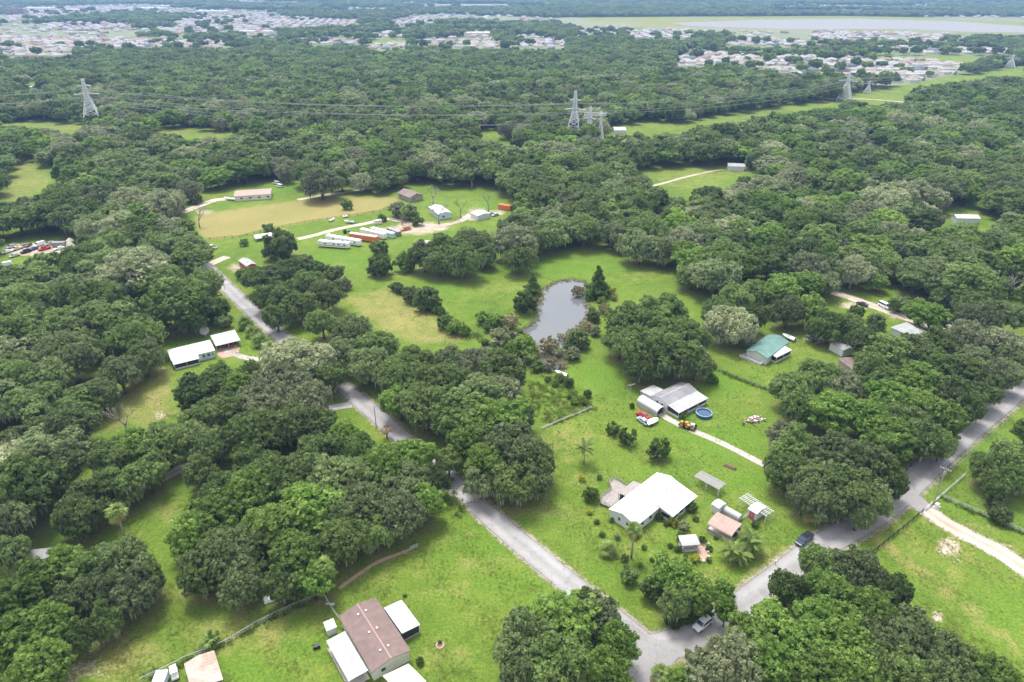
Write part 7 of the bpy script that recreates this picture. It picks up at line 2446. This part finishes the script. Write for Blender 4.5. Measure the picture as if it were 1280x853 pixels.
for ti, poly in enumerate(TOWNS):
    q = np.array(gp(poly))
    a = R_((8, 3, -4, 10, 0)[ti] if ti < 5 else 0)
    rows = np.arange(q[:, 1].min(), q[:, 1].max(), 30.0 if ti < 3 else 36.0)
    for j, yy in enumerate(rows):
        for xx in np.arange(q[:, 0].min(), q[:, 0].max(), 22.0 if ti < 3 else 26.0):
            x = xx + rnd.uniform(-2, 2)
            y = yy + rnd.uniform(-2, 2) + (6 if j % 2 else 0)
            x, y = x * math.cos(a) - (y - q[0, 1]) * math.sin(a), (x - q[0, 0]) * math.sin(a) * .3 + y
            px, py, dep = proj((x, y, 0))
            if inpoly(np.array([px]), np.array([py]), poly)[0] and rnd.random() > .14:
                sites.append((float(dep), x, y, ti, a + (math.pi if j % 2 else 0) + rnd.uniform(-.06, .06)))
sites.sort()
for dep, x, y, ti, a in sites[:300]:
    me, nm_ = HM[rnd.choice((0, 1, 2, 3, 3, 4, 4, 5, 6)) % 7]
    o = link('estate_house', me)
    o.location, o.rotation_euler = (x, y, 0), (0, 0, a)
    tag(o, f'{nm_} hip-roofed house {places[ti]}', 'house', f'{nm_} roofed houses {places[ti]}')
rem = sites[300:]
_gx, _gy = np.meshgrid(np.arange(-5200, 5200, 46.0), np.arange(1500, 6800, 60.0))
_gx, _gy = (_gx + rng.uniform(-9, 9, _gx.shape)).ravel(), (_gy + rng.uniform(-9, 9, _gy.shape)).ravel()
_px, _py, _d = proj(np.stack([_gx, _gy, 0 * _gx], -1))
_ok = (_px > -60) & (_px < 1340) & (_py < 61) & (far_gap(_gx, _gy) > np.where(_px < 600, 0.05, 0.28)) & (rng.uniform(0, 1, len(_gx)) > 0.25)
for _p_ in LAKES + [MARSH] + FARFIELDS + TOWNS:
    _ok &= ~inpoly(_px, _py, _p_)
rem = rem + [(0, float(a_), float(b_), 0, 0) for a_, b_ in zip(_gx[_ok], _gy[_ok])]
if rem:
    rp = np.array([(s_[1], s_[2], 0) for s_ in rem])
    instancer('distant_estate', rp, rng.integers(0, 7, len(rem)), np.full(len(rem), 1.05), np.full(len(rem), 1.1), [h_[0] for h_ in HM], 'distant rooftops of the estates on the plain')
# tower blocks and water tower on the skyline
for k, (x0, x1) in enumerate(((7, 12), (15, 20), (23, 31))):
    a, b = g(x0, 20), g(x1, 20)
    o = MB()
    wd = b.x - a.x
    ht = 24 + 3 * (k == 1)
    o.box(0, wd, 0, 22, 0, ht).mat(1)
    for fl_ in range(6):
        o.box(1, wd - 1, -.25, -.01, 3 + fl_ * 3.6, 4.8 + fl_ * 3.6)
    o.mat(0).box(wd * .3, wd * .6, 6, 14, ht, ht + 4)
    ob = o.build('apartment_block', ['pink_metal', 'glass'])
    ob.location = (a.x, a.y, 0)
    tag(ob, ['narrow', 'slightly taller', 'widest'][k] + ' pinkish apartment block on the northwest skyline', 'building')
b0 = g(436, 9)
wt = thing('water_tower', 'white water tower on the far skyline', 'water tower', (b0.x, b0.y, 0))
s = MB()
s.lathe([(3.5, 0), (2.2, 6), (2.0, 26), (3.5, 30)], 14)
s.build('shaft', 'white_paint', wt)
s = MB()
s.lathe([(3.4, 29), (11, 35), (12, 40), (9, 45), (2, 48)], 18)
s.build('tank', 'white_paint', wt, True)
# pale commercial roofs on the plain
cm = [(45, 13, 120), (85, 15, 90), (180, 13, 150), (205, 10, 110), (150, 23, 80), (262, 17, 120), (330, 6, 140), (300, 44, 60), (690, 16, 110), (596, 46, 60), (345, 44, 70), (520, 17, 110), (720, 6, 160), (1020, 6, 160)]
for k, (x, y, w_) in enumerate(cm):
    a = g(x, y)
    o = MB()
    o.box(-w_ / 2, w_ / 2, 0, w_ * .5, 0, 8).mat(1).box(-w_ / 2 - .3, w_ / 2 + .3, -.3, w_ * .5 + .3, 8.0, 8.6)
    for i in range(3):
        o.box(-w_ * .3 + i * w_ * .25, -w_ * .3 + i * w_ * .25 + 6, w_ * .2, w_ * .2 + 5, 8.6, 10)
    ob = o.build('warehouse', ['cream_wall', 'white_metal'])
    ob.location = (a.x, a.y, 0)
    tag(ob, 'flat white-roofed warehouse on the hazy far plain', 'warehouse', 'pale warehouses on the plain')

# ------------------------------------------------------------------ rough grass and reeds (nobody could count them)
def tuft_mesh(seed, n, h, spread, mat):
    rs = np.random.default_rng(seed)
    a = rs.uniform(0, 2 * math.pi, n)
    r = spread * np.sqrt(rs.uniform(0, 1, n))
    p = np.stack([r * np.cos(a), r * np.sin(a), 0 * a], 1)
    ln = h * rs.uniform(0.5, 1.1, n)[:, None]
    d = np.stack([np.cos(a) * 0.55, np.sin(a) * 0.55, np.ones(n)], 1) + rs.normal(0, 0.22, (n, 3))
    d /= np.linalg.norm(d, axis=1)[:, None]
    w = np.stack([-np.sin(a), np.cos(a), 0 * a], 1) * (0.10 * h)
    q = np.stack([p - w, p + w, p + d * ln + w * 0.25, p + d * ln - w * 0.25], 1)
    return quads_mesh('tuft', q, rs.uniform(0.1, 0.9, n), LM[mat])
T_GRASS = [tuft_mesh(k, 14, 0.34, 0.34, 'grass') for k in range(4)]
T_REED = [tuft_mesh(20 + k, 22, 0.8, 0.5, 'reed') for k in range(3)] + [tuft_mesh(30 + k, 18, 0.6, 0.5, 'grass') for k in range(2)]
nG = 60000
px_, py_ = rng.uniform(60, 1290, nG), rng.uniform(330, 860, nG)
okg = np.zeros(nG, bool)
for p in (MEADOW, LOT_OPEN, SW_LAWN, W_CLEAR, W_LAWN, W_HOUSE):
    okg |= inpoly(px_, py_, p)
okg &= ~inpoly(px_, py_, POND)
px_, py_ = px_[okg], py_[okg]
P_ = np.array([tuple(g(a, b)) for a, b in zip(px_, py_)])
keepg = np.ones(len(P_), bool)
for rd, wd in zip(roads_g, (3.2, 3.7, 3.4, 2.2)):
    keepg &= pdist(P_[:, 0], P_[:, 1], rd) > wd
cl = np.sin(P_[:, 0] * 0.16 + 1.0) * np.cos(P_[:, 1] * 0.13) + 0.6 * np.sin(P_[:, 0] * 0.41 + P_[:, 1] * 0.37) + rng.normal(0, 0.5, len(P_))
keepg &= cl > 0.25
for cx, cy, r in ((815, 622, 46), (900, 640, 0), (845, 497, 34), (470, 798, 44), (955, 437, 22)):
    if r:
        keepg &= np.hypot(px_ - cx, (py_ - cy) * 1.4) > r
P_ = P_[keepg]
instancer('rough_grass', P_, rng.integers(0, 4, len(P_)), rng.uniform(0.5, 1.3, len(P_)), rng.uniform(0.4, 1.2, len(P_)), T_GRASS, 'tufts of rough grass over lawns and pasture')
rd_ = []
rr_ = random.Random(8)
for (ax, ay), (bx, by) in zip(pond_g, pond_g[1:] + pond_g[:1]):
    n_ = int(math.hypot(bx - ax, by - ay) / 0.22)
    for k in range(n_):
        t = rr_.random()
        nx, ny = (by - ay), -(bx - ax)
        q_ = math.hypot(nx, ny) or 1
        o_ = rr_.gauss(0, 0.8)
        rd_.append((ax + (bx - ax) * t + nx / q_ * o_, ay + (by - ay) * t + ny / q_ * o_, -0.35))
for k in range(260):     # the reedy bar across the near end
    t = rr_.random()
    p = g(668 + 44 * t + rr_.gauss(0, 2), 447 - 3 * t + rr_.gauss(0, 3.2), -0.3)
    rd_.append((p.x, p.y, -0.38))
rd_ = np.array(rd_)
instancer('pond_reeds', rd_, rng.integers(0, 5, len(rd_)), rng.uniform(0.6, 1.4, len(rd_)), rng.uniform(0.5, 1.3, len(rd_)), T_REED, 'reeds and sedge along the pond edge')
# weeds grown up along the fence behind the carport and the lot boundary
wd_ = []
for line, s_ in (([(177, 853), (215, 835), (232, 826), (280, 807), (320, 783), (345, 770), (372, 758), (402, 745)], 0.45), ([(490, 356), (560, 398), (610, 430), (680, 470), (742, 511)], 1.1), ([(1176, 622), (1222, 642), (1290, 672)], 0.4), ([(893, 462), (968, 492)], 0.4), ([(560, 600), (572, 632), (577, 652)], 0.8)):
    L_ = gp(line)
    for (ax, ay), (bx, by) in zip(L_[:-1], L_[1:]):
        for k in range(int(math.hypot(bx - ax, by - ay) * 3.2)):
            t = rr_.random()
            wd_.append((ax + (bx - ax) * t + rr_.gauss(0, s_), ay + (by - ay) * t + rr_.gauss(0, s_), 0))
for k in range(420):     # the weedy corner between lot and pond
    p = g(rr_.uniform(655, 735), rr_.uniform(478, 530))
    if inpoly(*proj(p)[:2], [(660, 478), (690, 474), (742, 508), (690, 535), (668, 520)]):
        wd_.append((p.x, p.y, 0))
wd_ = np.array(wd_)
T_WEED = [tuft_mesh(50 + k, 26, 0.7, 0.45, 'bright') for k in range(2)] + [tuft_mesh(60 + k, 22, 0.7, 0.5, 'grass') for k in range(2)]
instancer('fence_weeds', wd_, rng.integers(0, 4, len(wd_)), rng.uniform(0.6, 1.5, len(wd_)), rng.uniform(0.6, 1.5, len(wd_)), T_WEED, 'tall weeds along fences and the lot boundary')

# ------------------------------------------------------------------ the air
mb = MB()
mb.box(-16000, 16000, -1200, 19000, -3.0, 135.0)
m, n, l, b = nt('haze_air')
n.remove(b)
pv = n.new('ShaderNodeVolumePrincipled')
pv.inputs['Color'].default_value = (0.33, 0.55, 0.95, 1)
pv.inputs['Density'].default_value = 0.000125
pv.inputs['Anisotropy'].default_value = 0.0
l.new(pv.outputs[0], n['Material Output'].inputs['Volume'])
tag(mb.build('haze', m), 'thin blue haze over the far country', kind='stuff')
